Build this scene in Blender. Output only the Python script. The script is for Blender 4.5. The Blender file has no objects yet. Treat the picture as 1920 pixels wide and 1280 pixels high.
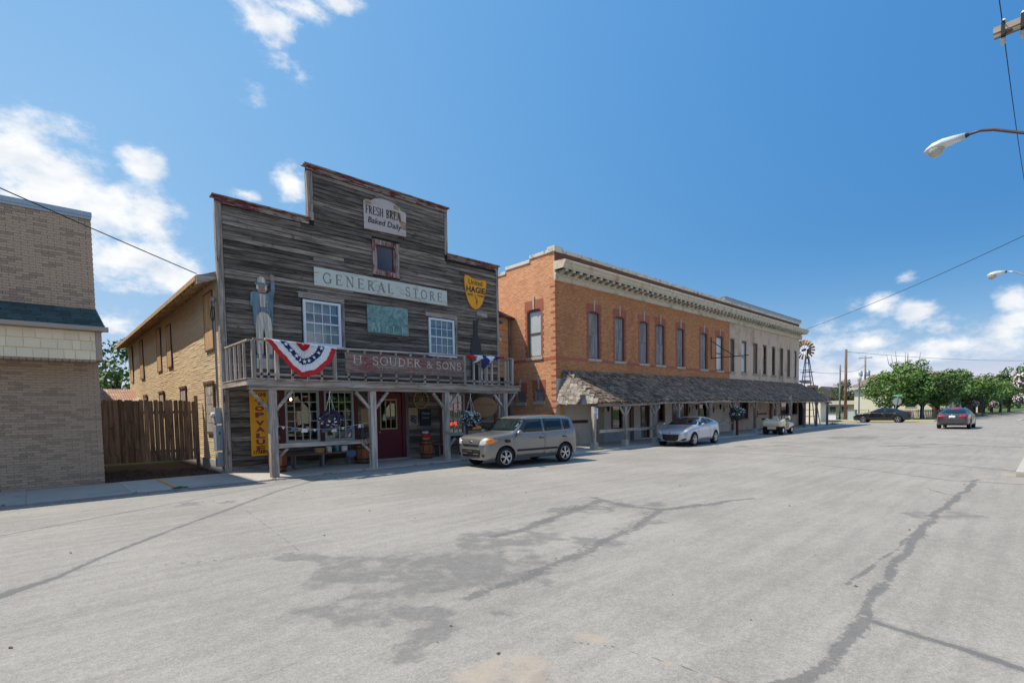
import bpy, bmesh, math, random
import numpy as np
from mathutils import Vector, Matrix
from mathutils.bvhtree import BVHTree

rnd = random.Random(7)
SC = bpy.context.scene
COL = SC.collection

# ------------------------------------------------------------------ camera
cd = bpy.data.cameras.new('camera'); cam = bpy.data.objects.new('camera', cd); COL.objects.link(cam)
RT = ((0.72865424, -0.6846575, -0.01752425), (0.04466622, 0.0219726, 0.9987603), (0.68342368, 0.72853367, -0.0465915))
cam.matrix_world = Matrix(((RT[0][0], RT[1][0], -RT[2][0], 0), (RT[0][1], RT[1][1], -RT[2][1], 0),
                           (RT[0][2], RT[1][2], -RT[2][2], 1.78), (0, 0, 0, 1)))
cd.sensor_width = 36; cd.lens = 954.152 / 1920 * 36; cd.shift_y = 174.96 / 1920
cd.clip_start = 0.05; cd.clip_end = 5000
SC.camera = cam
SC.view_settings.view_transform = 'Standard'; SC.view_settings.look = 'None'
SC.view_settings.exposure = 0.8; SC.view_settings.gamma = 1
SC.view_settings.use_curve_mapping = False
SC.render.engine = 'CYCLES'
SC.cycles.max_bounces = 6; SC.cycles.transparent_max_bounces = 10
SC.cycles.use_denoising = True
SC.cycles.use_adaptive_sampling = True

# ------------------------------------------------------------------ sun and sky
SUNTO = Vector((-0.42, 0.48, 1.0)).normalized()
sl = bpy.data.lights.new('sun', 'SUN'); sun = bpy.data.objects.new('sun', sl); COL.objects.link(sun)
sl.energy = 3.0; sl.angle = math.radians(0.53); sl.color = (1, 0.91, 0.78)
sun.rotation_euler = SUNTO.to_track_quat('Z', 'Y').to_euler(); sun.location = (-15, 30, 40)
W = bpy.data.worlds.new('World'); SC.world = W; W.use_nodes = True
W.cycles.sampling_method = 'MANUAL'; W.cycles.sample_map_resolution = 512
wn = W.node_tree; wn.nodes.clear()
def wnode(t, **k):
    n = wn.nodes.new(t)
    for a, b in k.items(): setattr(n, a, b)
    return n
def wl(a, b): wn.links.new(a, b)
def wm(op, a, b=None, c=None):
    n = wnode('ShaderNodeMath', operation=op)
    for i, v in enumerate((a, b, c)):
        if v is None: continue
        if isinstance(v, (int, float)): n.inputs[i].default_value = v
        else: wl(v, n.inputs[i])
    return n.outputs[0]
sky = wnode('ShaderNodeTexSky', sky_type='NISHITA')
sky.sun_disc = False; sky.sun_elevation = math.asin(SUNTO.z); sky.sun_rotation = math.atan2(SUNTO.x, SUNTO.y)
sky.altitude = 200; sky.air_density = 1.0; sky.dust_density = 0.05; sky.ozone_density = 1.5
tc = wnode('ShaderNodeTexCoord'); sx = wnode('ShaderNodeSeparateXYZ'); wl(tc.outputs['Generated'], sx.inputs[0])
az = wm('ARCTAN2', sx.outputs[1], sx.outputs[0]); el = wm('ARCSINE', sx.outputs[2])
# cumulus banks: centre azimuth, elevation, half extents (radians), weight
CLOUDS = [(1.567, 0.349, 0.064, 0.058, 1), (1.529, 0.325, 0.082, 0.057, 1), (1.482, 0.304, 0.081, 0.05, 1), (1.422, 0.309, 0.044, 0.041, 0.95),
 (1.427, 0.376, 0.034, 0.03, 0.95), (1.446, 0.24, 0.086, 0.042, 0.95), (1.401, 0.226, 0.044, 0.032, 0.9), (1.467, 0.146, 0.055, 0.018, 0.45),
 (1.212, 0.386, 0.032, 0.033, 0.85), (1.283, 0.363, 0.02, 0.009, 0.6), (1.237, 0.598, 0.057, 0.035, 0.75), (1.206, 0.62, 0.071, 0.015, 0.7),
 (1.117, 0.637, 0.042, 0.014, 0.8), (1.214, 0.553, 0.037, 0.018, 0.42), (1.188, 0.541, 0.018, 0.012, 0.35), (1.262, 0.499, 0.034, 0.015, 0.36),
 (1.514, 0.396, 0.031, 0.023, 0.45), (0.201, 0.152, 0.035, 0.021, 0.7), (0.148, 0.141, 0.027, 0.017, 0.85), (0.228, 0.132, 0.042, 0.015, 0.5),
 (0.047, 0.142, 0.022, 0.019, 0.9), (0.042, 0.106, 0.036, 0.025, 0.75), (0.103, 0.087, 0.103, 0.019, 0.62), (0.159, 0.074, 0.102, 0.018, 0.62),
 (0.256, 0.057, 0.065, 0.03, 0.4), (0.21, 0.1, 0.06, 0.02, 0.55), (0.3, 0.09, 0.05, 0.02, 0.4), (0.12, 0.115, 0.05, 0.018, 0.55), (0.2, 0.048, 0.13, 0.018, 0.5), (0.068, 0.087, 0.058, 0.03, 0.55), (0.161, 0.196, 0.019, 0.009, 0.4),
 # unseen clouds round the rest of the sky, extra large ones added to lift shade
 (1.85, 0.33, 0.2, 0.09, 1), (2.3, 0.2, 0.25, 0.06, .9), (2.8, 0.4, 0.2, 0.1, .9), (-0.35, 0.12, 0.2, 0.04, .8), (-0.9, 0.3, 0.2, 0.08, .9),
 (-1.4, 0.16, 0.3, 0.05, .85), (-1.9, 0.42, 0.22, 0.1, .9), (-2.5, 0.2, 0.25, 0.07, .9), (3.05, 0.14, 0.2, 0.05, .8), (-1.15, 0.62, 0.35, 0.14, .95), (2.2, 0.62, 0.4, 0.13, .9), (-2.6, 0.75, 0.45, 0.15, .9), (-0.55, 0.8, 0.3, 0.12, .85), (-1.7, 0.95, 0.5, 0.13, .8), (-0.2, 0.45, 0.12, 0.05, .7)]
acc = None
ae = wnode('ShaderNodeCombineXYZ'); wl(az, ae.inputs[0]); wl(el, ae.inputs[1])
for a0, e0, ra, re, s in CLOUDS:
    vm = wnode('ShaderNodeVectorMath', operation='MULTIPLY_ADD'); wl(ae.outputs[0], vm.inputs[0])
    vm.inputs[1].default_value = (0.8 / ra, 0.8 / re, 0); vm.inputs[2].default_value = (-a0 * 0.8 / ra, -e0 * 0.8 / re, 0)
    ln = wnode('ShaderNodeVectorMath', operation='LENGTH'); wl(vm.outputs[0], ln.inputs[0])
    val = wm('MULTIPLY_ADD', ln.outputs['Value'], -s, s)
    acc = val if acc is None else wm('MAXIMUM', acc, val)
nz = wnode('ShaderNodeTexNoise'); nz.inputs['Scale'].default_value = 17; nz.inputs['Detail'].default_value = 9; nz.inputs['Roughness'].default_value = 0.63
mp = wnode('ShaderNodeMapping'); mp.inputs['Scale'].default_value = (1, 1, 1.7); wl(tc.outputs['Generated'], mp.inputs[0]); wl(mp.outputs[0], nz.inputs['Vector'])
fb = wm('MULTIPLY', wm('SUBTRACT', nz.outputs[0], 0.5), 1.9)
dens = wnode('ShaderNodeMapRange', interpolation_type='SMOOTHSTEP'); wl(wm('ADD', acc, fb), dens.inputs[0])
dens.inputs[1].default_value = 0.02; dens.inputs[2].default_value = 0.75
core = wnode('ShaderNodeMapRange', interpolation_type='SMOOTHSTEP'); wl(acc, core.inputs[0])
core.inputs[1].default_value = -0.4; core.inputs[2].default_value = 0.25
cov = wm('MULTIPLY', dens.outputs[0], core.outputs[0])
nz2 = wnode('ShaderNodeTexNoise'); nz2.inputs['Scale'].default_value = 24; nz2.inputs['Detail'].default_value = 6
wl(mp.outputs[0], nz2.inputs['Vector'])
cr = wnode('ShaderNodeValToRGB'); wl(nz2.outputs[0], cr.inputs[0])
CLOUD_V = 4.0
cr.color_ramp.elements[0].position = 0.27; cr.color_ramp.elements[0].color = (0.74, 0.79, 0.86, 1)
cr.color_ramp.elements[1].position = 0.62; cr.color_ramp.elements[1].color = (1, 1, 1, 1)
cm = wnode('ShaderNodeMix', data_type='RGBA', blend_type='MULTIPLY'); cm.inputs[0].default_value = 1
wl(cr.outputs[0], cm.inputs[6]); cm.inputs[7].default_value = (CLOUD_V, CLOUD_V, CLOUD_V, 1)
# tone response of the photograph's sky: deep polarised blue overhead, no burnt-out horizon
SKYK = 0.15 * 2 ** 0.8
sdot = wnode('ShaderNodeVectorMath', operation='DOT_PRODUCT'); wl(tc.outputs['Generated'], sdot.inputs[0]); sdot.inputs[1].default_value = SUNTO   # darkest away from the sun, as through a polariser
polr = wm('MINIMUM', wm('MAXIMUM', wm('MULTIPLY_ADD', sdot.outputs['Value'], 0.72, 0.7), 0.52), 1.2)
low = wnode('ShaderNodeMapRange', interpolation_type='SMOOTHSTEP'); wl(el, low.inputs[0]); low.inputs[1].default_value = 0.0; low.inputs[2].default_value = 0.3
pol = wm('ADD', wm('MULTIPLY', wm('SUBTRACT', polr, 1.0), low.outputs[0]), 1.0)
ssp = wnode('ShaderNodeSeparateColor'); wl(sky.outputs[0], ssp.inputs[0]); scm = wnode('ShaderNodeCombineColor')
for i, (ga, gg) in enumerate(((1.02, 0.98), (0.79, 0.5), (0.88, 0.21))):
    wl(wm('MULTIPLY', wm('MULTIPLY', wm('POWER', wm('MULTIPLY', ssp.outputs[i], 0.1), gg), wm('POWER', pol, (1.9, 0.95, 0.45)[i])), ga / SKYK), scm.inputs[i])
mx = wnode('ShaderNodeMix', data_type='RGBA'); wl(wm('MULTIPLY', cov, 0.95), mx.inputs[0]); wl(scm.outputs[0], mx.inputs[6]); wl(cm.outputs[2], mx.inputs[7])
bg = wnode('ShaderNodeBackground'); bg.inputs[1].default_value = 0.15; wl(mx.outputs[2], bg.inputs[0])
wo = wnode('ShaderNodeOutputWorld'); wl(bg.outputs[0], wo.inputs[0])

# ------------------------------------------------------------------ materials
MATS = {}
def sock(nt, n, i, v):
    if isinstance(v, (int, float)): n.inputs[i].default_value = v
    elif isinstance(v, tuple): n.inputs[i].default_value = (*v, 1) if len(v) == 3 and n.inputs[i].type == 'RGBA' else v
    else: nt.links.new(v, n.inputs[i])
class MT:
    """small node-tree writer"""
    def __init__(s, name):
        s.m = bpy.data.materials.new(name); s.m.use_nodes = True; s.t = s.m.node_tree; s.t.nodes.clear()
        s.out = s.n('ShaderNodeOutputMaterial'); s.b = s.n('ShaderNodeBsdfPrincipled'); s.t.links.new(s.b.outputs[0], s.out.inputs[0])
        MATS[name] = s.m
    def n(s, t, **k):
        x = s.t.nodes.new(t)
        for a, b in k.items(): setattr(x, a, b)
        return x
    def math(s, op, a, b=0.0, clamp=False):
        x = s.n('ShaderNodeMath', operation=op); x.use_clamp = clamp; sock(s.t, x, 0, a); sock(s.t, x, 1, b); return x.outputs[0]
    def pos(s, local=False, scale=(1, 1, 1), rndoff=True, seed=0.0):
        if local: v = s.n('ShaderNodeTexCoord').outputs['Object']
        else: v = s.n('ShaderNodeNewGeometry').outputs['Position']
        if rndoff:
            oi = s.n('ShaderNodeObjectInfo'); va = s.n('ShaderNodeVectorMath', operation='ADD')
            s.t.links.new(v, va.inputs[0]); s.t.links.new(s.math('MULTIPLY', oi.outputs['Random'], 61.7), va.inputs[1]); v = va.outputs[0]
        mp = s.n('ShaderNodeMapping'); mp.inputs['Scale'].default_value = scale; mp.inputs['Location'].default_value = (seed, seed * 1.7, seed * .6)
        s.t.links.new(v, mp.inputs[0]); return mp.outputs[0]
    def noise(s, vec, scale=5, detail=4, rough=.55, dist=0):
        x = s.n('ShaderNodeTexNoise'); s.t.links.new(vec, x.inputs['Vector']); x.inputs['Scale'].default_value = scale
        x.inputs['Detail'].default_value = detail; x.inputs['Roughness'].default_value = rough; x.inputs['Distortion'].default_value = dist; return x.outputs[0]
    def ramp(s, f, lo, hi):
        x = s.n('ShaderNodeMapRange', interpolation_type='SMOOTHSTEP'); sock(s.t, x, 0, f); x.inputs[1].default_value = lo; x.inputs[2].default_value = hi; return x.outputs[0]
    def mix(s, f, a, b, blend='MIX'):
        x = s.n('ShaderNodeMix', data_type='RGBA', blend_type=blend); sock(s.t, x, 0, f); sock(s.t, x, 6, a); sock(s.t, x, 7, b); return x.outputs[2]
    def val(s, col, f):   # multiply colour by scalar socket
        c = s.n('ShaderNodeCombineXYZ')
        for i in range(3): s.t.links.new(f, c.inputs[i])
        return s.mix(1.0, col, c.outputs[0], 'MULTIPLY')
    def objrnd(s, amt):
        oi = s.n('ShaderNodeObjectInfo'); return s.math('MULTIPLY_ADD' if 0 else 'ADD', s.math('MULTIPLY', oi.outputs['Random'], 2 * amt), 1 - amt)
    def bump(s, h, strength=.4, dist=.01):
        x = s.n('ShaderNodeBump'); x.inputs['Strength'].default_value = strength; x.inputs['Distance'].default_value = dist
        s.t.links.new(h, x.inputs['Height']); s.t.links.new(x.outputs[0], s.b.inputs['Normal'])
    def fin(s, col, rough=.8, metal=0, spec=.5, **k):
        sock(s.t, s.b, 'Base Color', col); sock(s.t, s.b, 'Roughness', rough); s.b.inputs['Metallic'].default_value = metal
        s.b.inputs['Specular IOR Level'].default_value = spec
        for a, b in k.items(): sock(s.t, s.b, a, b)
        return s.m
def plain(name, col, rough=.75, var=.12, rn=.08, sc=6, bump=0, metal=0, spec=.4, local=False, dirt=None, dirt_amt=.35, dsc=2.5, **k):
    t = MT(name); p = t.pos(local)
    n = t.noise(p, sc, 5, .6)
    c = t.mix(n, tuple(x * (1 - var) for x in col), tuple(min(1, x * (1 + var)) for x in col))
    if dirt:
        d = t.noise(p, dsc, 6, .65); c = t.mix(t.math('MULTIPLY', t.ramp(d, .5, .72), dirt_amt), c, dirt)
    if rn: c = t.val(c, t.objrnd(rn))
    if bump: t.bump(n, bump)
    return t.fin(c, rough, metal, spec, **k)
def wood(name, dark, light, axis=0, rough=.85, rn=.3, paint=None, paint_amt=.5, grain=24, bump=.5, k=(1.65, 1.5, 1.38), lo=.36, hi=.66, pm=0):
    """weathered timber, grain along one world axis, optional remnants of paint"""
    dark = tuple(min(.8, a * b) for a, b in zip(dark, k)); light = tuple(min(.8, a * b) for a, b in zip(light, k))
    t = MT(name); s = [grain, grain, grain]; s[axis] = 1.3
    p = t.pos(False, tuple(s)); g = t.noise(p, 1, 6, .68, .6)
    s2 = [5, 5, 5]; s2[axis] = .7
    q = t.noise(t.pos(False, tuple(s2), seed=3.1), 1, 4, .6)
    f = t.math('ADD', t.math('MULTIPLY', g, .65), t.math('MULTIPLY', q, .35))
    if pm:
        oi = t.n('ShaderNodeObjectInfo'); f = t.math('ADD', t.math('MULTIPLY', f, 1 - pm * .5), t.math('MULTIPLY', t.math('ADD', t.math('MULTIPLY', oi.outputs['Random'], .6), .2), pm * .5))
    c = t.mix(t.ramp(f, lo, hi), dark, light)
    c = t.val(c, t.objrnd(rn))
    knots = t.noise(t.pos(False, (2.2, 2.2, 2.2), seed=9), 2, 3, .5)
    c = t.mix(t.math('MULTIPLY', t.ramp(knots, .64, .74), .55), c, tuple(x * .45 for x in dark))
    if paint:
        s3 = [16, 16, 16]; s3[axis] = 3.0
        pn = t.noise(t.pos(False, tuple(s3), seed=5), 1, 6, .7)
        pb = t.noise(t.pos(False, (1.1, 1.1, 1.1), seed=1), 1, 2, .5)
        c = t.mix(t.ramp(t.math('ADD', t.math('MULTIPLY', pn, .7), t.math('MULTIPLY', pb, .3)), .62 - paint_amt * .35, .68 - paint_amt * .35), c, paint)
    t.bump(g, bump, .006)
    return t.fin(c, rough, 0, .25)
def brickmat(name, c1, c2, mortar, bw=.21, rh=.075, ms=.012, axis='x', var=.3, bump=.5, rough=.85, grime=(.1, .08, .06), grime_amt=.3, msmooth=.1, squash=0):
    """brick courses in world metres on a wall whose length runs along x or y"""
    t = MT(name); g = t.n('ShaderNodeNewGeometry'); s = t.n('ShaderNodeSeparateXYZ'); t.t.links.new(g.outputs['Position'], s.inputs[0])
    c = t.n('ShaderNodeCombineXYZ'); t.t.links.new(s.outputs[0 if axis == 'x' else 1], c.inputs[0]); t.t.links.new(s.outputs[2], c.inputs[1])
    b = t.n('ShaderNodeTexBrick'); t.t.links.new(c.outputs[0], b.inputs['Vector'])
    b.inputs['Color1'].default_value = (*c1, 1); b.inputs['Color2'].default_value = (*c2, 1); b.inputs['Mortar'].default_value = (*mortar, 1)
    b.inputs['Scale'].default_value = 1; b.inputs['Mortar Size'].default_value = ms; b.inputs['Mortar Smooth'].default_value = msmooth
    b.inputs['Brick Width'].default_value = bw; b.inputs['Row Height'].default_value = rh; b.inputs['Bias'].default_value = 0
    n1 = t.noise(t.pos(False, (1, 1, 1), False), 6, 6, .65); n2 = t.noise(t.pos(False, (.8, .8, .5), False, seed=4), 1.2, 6, .6)
    n3 = t.noise(t.pos(False, (5, 5, 14), False, seed=8), 1, 1, .5)
    col = t.val(b.outputs[0], t.math('ADD', t.math('MULTIPLY', t.math('ADD', t.math('MULTIPLY', n1, .5), t.math('MULTIPLY', n3, .5)), 2 * var), 1 - var))
    col = t.mix(t.math('MULTIPLY', t.ramp(n2, .48, .75), grime_amt), col, grime)
    h = t.math('SUBTRACT', t.math('MULTIPLY', n1, .3), b.outputs['Fac']); t.bump(h, bump, .012)
    return t.fin(col, rough, 0, .2)
def glassmat(name, tint=(.75, .8, .8), refl=.16, rough=.02):
    t = MT(name); t.t.nodes.remove(t.b)
    tr = t.n('ShaderNodeBsdfTransparent'); tr.inputs[0].default_value = (*tint, 1)
    gl = t.n('ShaderNodeBsdfGlossy'); gl.inputs['Roughness'].default_value = rough; gl.inputs[0].default_value = (.95, .97, 1, 1)
    lw = t.n('ShaderNodeFresnel'); lw.inputs[0].default_value = 1.5
    nz = t.noise(t.pos(False, (1, 1, 1)), 1.7, 2, .5); bp = t.n('ShaderNodeBump'); bp.inputs['Strength'].default_value = .012; bp.inputs['Distance'].default_value = .05
    t.t.links.new(nz, bp.inputs['Height']); t.t.links.new(bp.outputs[0], gl.inputs['Normal'])
    ms = t.n('ShaderNodeMixShader'); t.t.links.new(t.math('ADD', lw.outputs[0], refl, True), ms.inputs[0])
    t.t.links.new(tr.outputs[0], ms.inputs[1]); t.t.links.new(gl.outputs[0], ms.inputs[2]); t.t.links.new(ms.outputs[0], t.out.inputs[0]); return t.m
def emit(name, col, s):
    t = MT(name); return t.fin(col, .5, 0, .3, **{'Emission Color': col, 'Emission Strength': s})

# ------------------------------------------------------------------ objects
def _link(o, parent=None):
    COL.objects.link(o)
    if parent is not None:
        o.parent = parent
        if parent.get('_w'): o.matrix_parent_inverse = Matrix.Translation(-parent.location)
    return o
def tag(o, label=None, cat=None, group=None, kind=None):
    if label: o['label'] = label
    if cat: o['category'] = cat
    if group: o['group'] = group
    if kind: o['kind'] = kind
    return o
def thing(name, label, cat, loc=(0, 0, 0), rz=0, group=None, local=False):
    """Empty at the thing's base; children are given in world metres unless local"""
    o = bpy.data.objects.new(name, None); o.empty_display_size = .3; o.location = loc; o.rotation_euler = (0, 0, rz); COL.objects.link(o)
    if not local: o['_w'] = 1
    return tag(o, label, cat, group)
def mat(m): return MATS[m] if isinstance(m, str) else m
def inst(name, mesh, parent, loc=(0, 0, 0), rot=(0, 0, 0), scale=(1, 1, 1)):
    o = bpy.data.objects.new(name, mesh); o.location = loc; o.rotation_euler = rot; o.scale = scale; return _link(o, parent)
def copy_tree(o, parent=None):
    c = o.copy(); COL.objects.link(c)
    if parent is not None: c.parent = parent
    for ch in list(o.children): copy_tree(ch, c)
    return c
class MB:
    """collects shapes and links them as one mesh object"""
    def __init__(s): s.v = []; s.f = []
    def add(s, vs, fs):
        k = len(s.v); s.v += [tuple(p) for p in vs]; s.f += [tuple(i + k for i in f) for f in fs]; return s
    def box(s, x0, x1, y0, y1, z0, z1):
        return s.add([(x0, y0, z0), (x1, y0, z0), (x1, y1, z0), (x0, y1, z0), (x0, y0, z1), (x1, y0, z1), (x1, y1, z1), (x0, y1, z1)],
                     [(3, 2, 1, 0), (4, 5, 6, 7), (0, 1, 5, 4), (1, 2, 6, 5), (2, 3, 7, 6), (3, 0, 4, 7)])
    def bar(s, p, q, w, h, up=(0, 0, 1)):
        p = Vector(p); q = Vector(q); d = (q - p).normalized(); u = Vector(up); r = d.cross(u)
        if r.length < 1e-4: r = d.cross(Vector((1, 0, 0)))
        r.normalize(); u = r.cross(d); r = r * w / 2; u = u * h / 2
        return s.add([p - r - u, p + r - u, p + r + u, p - r + u, q - r - u, q + r - u, q + r + u, q - r + u],
                     [(3, 2, 1, 0), (4, 5, 6, 7), (0, 1, 5, 4), (1, 2, 6, 5), (2, 3, 7, 6), (3, 0, 4, 7)])
    def tube(s, pts, r, n=8, cap=True):
        pts = [Vector(p) for p in pts]; rs = r if isinstance(r, (list, tuple)) else [r] * len(pts); k = len(s.v); ref = None
        for i, p in enumerate(pts):
            d = (pts[min(i + 1, len(pts) - 1)] - pts[max(i - 1, 0)]).normalized()
            if ref is None:
                ref = Vector((0, 0, 1)) if abs(d.z) < .9 else Vector((1, 0, 0))
            a = (ref - d * ref.dot(d)).normalized(); ref = a; b = d.cross(a)
            for j in range(n):
                t = 2 * math.pi * j / n; s.v.append(tuple(p + (a * math.cos(t) + b * math.sin(t)) * rs[i]))
        for i in range(len(pts) - 1):
            for j in range(n):
                s.f.append((k + i * n + j, k + i * n + (j + 1) % n, k + (i + 1) * n + (j + 1) % n, k + (i + 1) * n + j))
        if cap: s.f.append(tuple(k + j for j in reversed(range(n)))); s.f.append(tuple(k + (len(pts) - 1) * n + j for j in range(n)))
        return s
    def lathe(s, prof, c=(0, 0, 0), n=16, axis='z', cap=True):
        k = len(s.v); c = Vector(c)
        for r, z in prof:
            for j in range(n):
                t = 2 * math.pi * j / n; a, b = r * math.cos(t), r * math.sin(t)
                s.v.append(tuple(c + Vector({'z': (a, b, z), 'x': (z, a, b), 'y': (b, z, a)}[axis])))
        m = len(prof)
        for i in range(m - 1):
            for j in range(n): s.f.append((k + i * n + j, k + i * n + (j + 1) % n, k + (i + 1) * n + (j + 1) % n, k + (i + 1) * n + j))
        if cap: s.f.append(tuple(k + j for j in reversed(range(n)))); s.f.append(tuple(k + (m - 1) * n + j for j in range(n)))
        return s
    def prism(s, poly, a, b, plane='xz'):
        """extrude a 2-D outline between two values of the remaining axis"""
        f = {'xz': lambda p, t: (p[0], t, p[1]), 'yz': lambda p, t: (t, p[0], p[1]), 'xy': lambda p, t: (p[0], p[1], t)}[plane]
        n = len(poly); return s.add([f(p, a) for p in poly] + [f(p, b) for p in poly],
            [tuple(range(n)), tuple(reversed(range(n, 2 * n)))] + [(i, i + n, (i + 1) % n + n, (i + 1) % n) for i in range(n)])
    def quad(s, *p): return s.add(p, [tuple(range(len(p)))])
    def mesh(s, name, m=None, smooth=False):
        me = bpy.data.meshes.new(name); me.from_pydata(s.v, [], s.f)
        bm = bmesh.new(); bm.from_mesh(me); bmesh.ops.recalc_face_normals(bm, faces=bm.faces); bm.to_mesh(me); bm.free()
        if m is not None: me.materials.append(mat(m))
        if smooth: me.polygons.foreach_set('use_smooth', [True] * len(me.polygons))
        me.update(); return me
    def build(s, name, m, parent=None, smooth=False, bevel=0, label=None, cat=None, group=None, kind=None):
        o = bpy.data.objects.new(name, s.mesh(name, m, smooth))
        if bevel:
            bv = o.modifiers.new('bevel', 'BEVEL'); bv.width = bevel; bv.segments = 2; bv.limit_method = 'ANGLE'
        return tag(_link(o, parent), label, cat, group, kind)
def box(name, m, parent, *b, bevel=0, **k): return MB().box(*b).build(name, m, parent, bevel=bevel, **k)
# ------------------------------------------------------------------ material palette
wood('weathered_plank', (.052, .039, .03), (.4, .325, .265), 0, rn=.34, k=(1, 1, 1), lo=.36, hi=.72, pm=.25, grain=34)
wood('weathered_post', (.13, .12, .112), (.36, .34, .32), 2, rn=.15)
wood('weathered_beam', (.11, .1, .095), (.34, .32, .3), 0, rn=.18)
wood('weathered_joist', (.13, .115, .1), (.36, .33, .3), 1, rn=.18)
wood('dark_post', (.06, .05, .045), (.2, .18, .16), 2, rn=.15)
wood('red_trim', (.1, .085, .08), (.3, .27, .25), 0, rn=.1, paint=(.15, .035, .035), paint_amt=.42)
wood('red_trim_upright', (.1, .085, .08), (.3, .27, .25), 2, rn=.1, paint=(.16, .04, .04), paint_amt=.4)
wood('corner_trim', (.1, .09, .085), (.3, .28, .26), 2, rn=.1, paint=(.13, .05, .05), paint_amt=.22)
wood('fence_board', (.07, .047, .033), (.19, .135, .096), 2, rn=.28, grain=15)
wood('sign_white', (.2, .2, .18), (.55, .56, .5), 0, rn=0, paint=(.62, .63, .57), paint_amt=.55)
wood('sign_faded_red', (.13, .1, .09), (.26, .215, .2), 0, rn=0, paint=(.21, .075, .075), paint_amt=.36, k=(1.1, 1.05, 1))
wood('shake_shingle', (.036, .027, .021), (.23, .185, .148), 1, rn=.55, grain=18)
wood('hip_shingle', (.14, .12, .1), (.46, .41, .36), 1, rn=.3, grain=18, k=(1, 1, 1))  # paler copy of the shake shingle, sunlight on the hip put into the colour
wood('shutter_board', (.1, .105, .115), (.26, .265, .28), 2, rn=.15, grain=30)
wood('tan_board', (.25, .17, .09), (.42, .3, .17), 2, rn=.12, grain=12)
wood('barrel_stave', (.1, .035, .016), (.27, .11, .05), 2, rn=.15, grain=20)
wood('bench_seat', (.07, .03, .022), (.2, .1, .075), 0, rn=.1)
wood('bench_leg', (.06, .06, .065), (.19, .19, .2), 2, rn=.1)
wood('annex_board', (.4, .19, .09), (.6, .31, .16), 0, rn=.12, grain=12)
wood('cutout_blue', (.06, .09, .12), (.15, .23, .3), 2, rn=0, grain=16)
wood('cutout_pale', (.24, .22, .19), (.55, .52, .47), 2, rn=0, grain=22)
wood('utility_pole', (.1, .055, .035), (.27, .16, .1), 2, rn=.1, k=(1, 1, 1))
wood('utility_pole_grey', (.14, .12, .11), (.34, .31, .28), 2, rn=.1, k=(1, 1, 1))
wood('cross_arm', (.22, .18, .14), (.5, .43, .35), 1, rn=.1, k=(1, 1, 1))
plain('dark_backing', (.03, .027, .025), .9)
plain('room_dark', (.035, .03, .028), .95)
plain('white_vinyl', (.75, .77, .8), .35, .04, .02)
plain('dull_white', (.62, .6, .55), .6, .12, .05, dirt=(.3, .27, .22), dirt_amt=.3)
plain('pale_green_paint', (.42, .47, .45), .5, .1, .03)
plain('curtain', (.62, .61, .58), .9, .2, .05, 14)
plain('red_paint', (.13, .022, .026), .55, .15, .05, 4)
plain('door_red', (.16, .026, .03), .45, .12, 0, 4)
plain('yellow_sign', (.88, .38, .006), .4, .08, 0, 3, dirt=(.4, .24, .03), dirt_amt=.3)
plain('orange_edge', (.5, .16, .03), .45, .12, 0, 5)
plain('ink_black', (.02, .02, .022), .5, .1, 0)
plain('ink_maroon', (.25, .045, .06), .5, .12, 0)
plain('rust_red', (.5, .13, .02), .6, .2, 0)
plain('bread_pink', (.55, .46, .44), .6, .1, 0, 3, dirt=(.42, .27, .14), dirt_amt=.75, dsc=2.2)
plain('ivory_letter', (.6, .54, .44), .7, .2, 0, 9, dirt=(.3, .22, .2), dirt_amt=.6, dsc=7)
plain('faint_letter', (.36, .29, .27), .7, .2, 0, 9, dirt=(.2, .16, .15), dirt_amt=.7, dsc=7)
plain('carved_letter', (.2, .21, .19), .8, .3, 0, 9, dirt=(.42, .43, .39), dirt_amt=.7, dsc=8)
plain('milk_letter', (.46, .56, .52), .6, .15, 0, 9, dirt=(.2, .36, .33), dirt_amt=.6, dsc=8)
t = MT('verdigris'); p = t.pos(False, (1, 1, 1), False); a = t.noise(p, 3.4, 7, .7, 1.6); b = t.noise(p, 9, 5, .6, .8)
c = t.mix(t.ramp(a, .38, .62), (.09, .2, .185), (.25, .4, .36)); c = t.mix(t.math('MULTIPLY', t.ramp(b, .55, .7), .5), c, (.36, .45, .4)); t.bump(a, .3); t.fin(c, .6)
plain('cloth_red', (.55, .02, .03), .75, .1, 0, 5)
plain('cloth_white', (.78, .77, .76), .8, .04, 0, 5)
plain('cloth_blue', (.018, .03, .13), .8, .1, 0, 5)
plain('concrete', (.42, .385, .34), .9, .16, .06, 3, .25, dirt=(.2, .19, .17), dirt_amt=.5, dsc=1.4)
plain('concrete_pale', (.45, .42, .38), .9, .14, .04, 3, .25, dirt=(.26, .24, .2), dirt_amt=.5, dsc=1.4)
plain('kerb_red', (.36, .25, .22), .9, .2, .05, 3, .2)
plain('kerb_yellow', (.6, .47, .2), .85, .2, .05, 3, .2)
plain('mulch', (.05, .033, .026), 1, .6, .1, 26, .9)
plain('steel_grey', (.3, .32, .33), .45, .08, .05, 5, metal=.3)
plain('meter_grey', (.3, .33, .345), .5, .08, .03, 3)
plain('galvanised', (.45, .47, .48), .4, .1, .05, 4, metal=.6)
plain('iron_black', (.02, .02, .022), .5, .15, .05)
plain('wire_black', (.015, .015, .018), .6, .1, 0)
plain('rubber', (.018, .018, .019), .85, .15, 0, 20)
plain('sandstone', (.5, .44, .36), .85, .15, .06, 7, .3, dirt=(.2, .17, .14), dirt_amt=.5)
plain('coping_white', (.68, .62, .52), .8, .15, .05, 3, .2, dirt=(.13, .12, .1), dirt_amt=.85, dsc=3.5)
plain('cornice_paint', (.66, .58, .46), .75, .15, .05, 4, .2, dirt=(.17, .15, .12), dirt_amt=.8, dsc=2.6)
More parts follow.
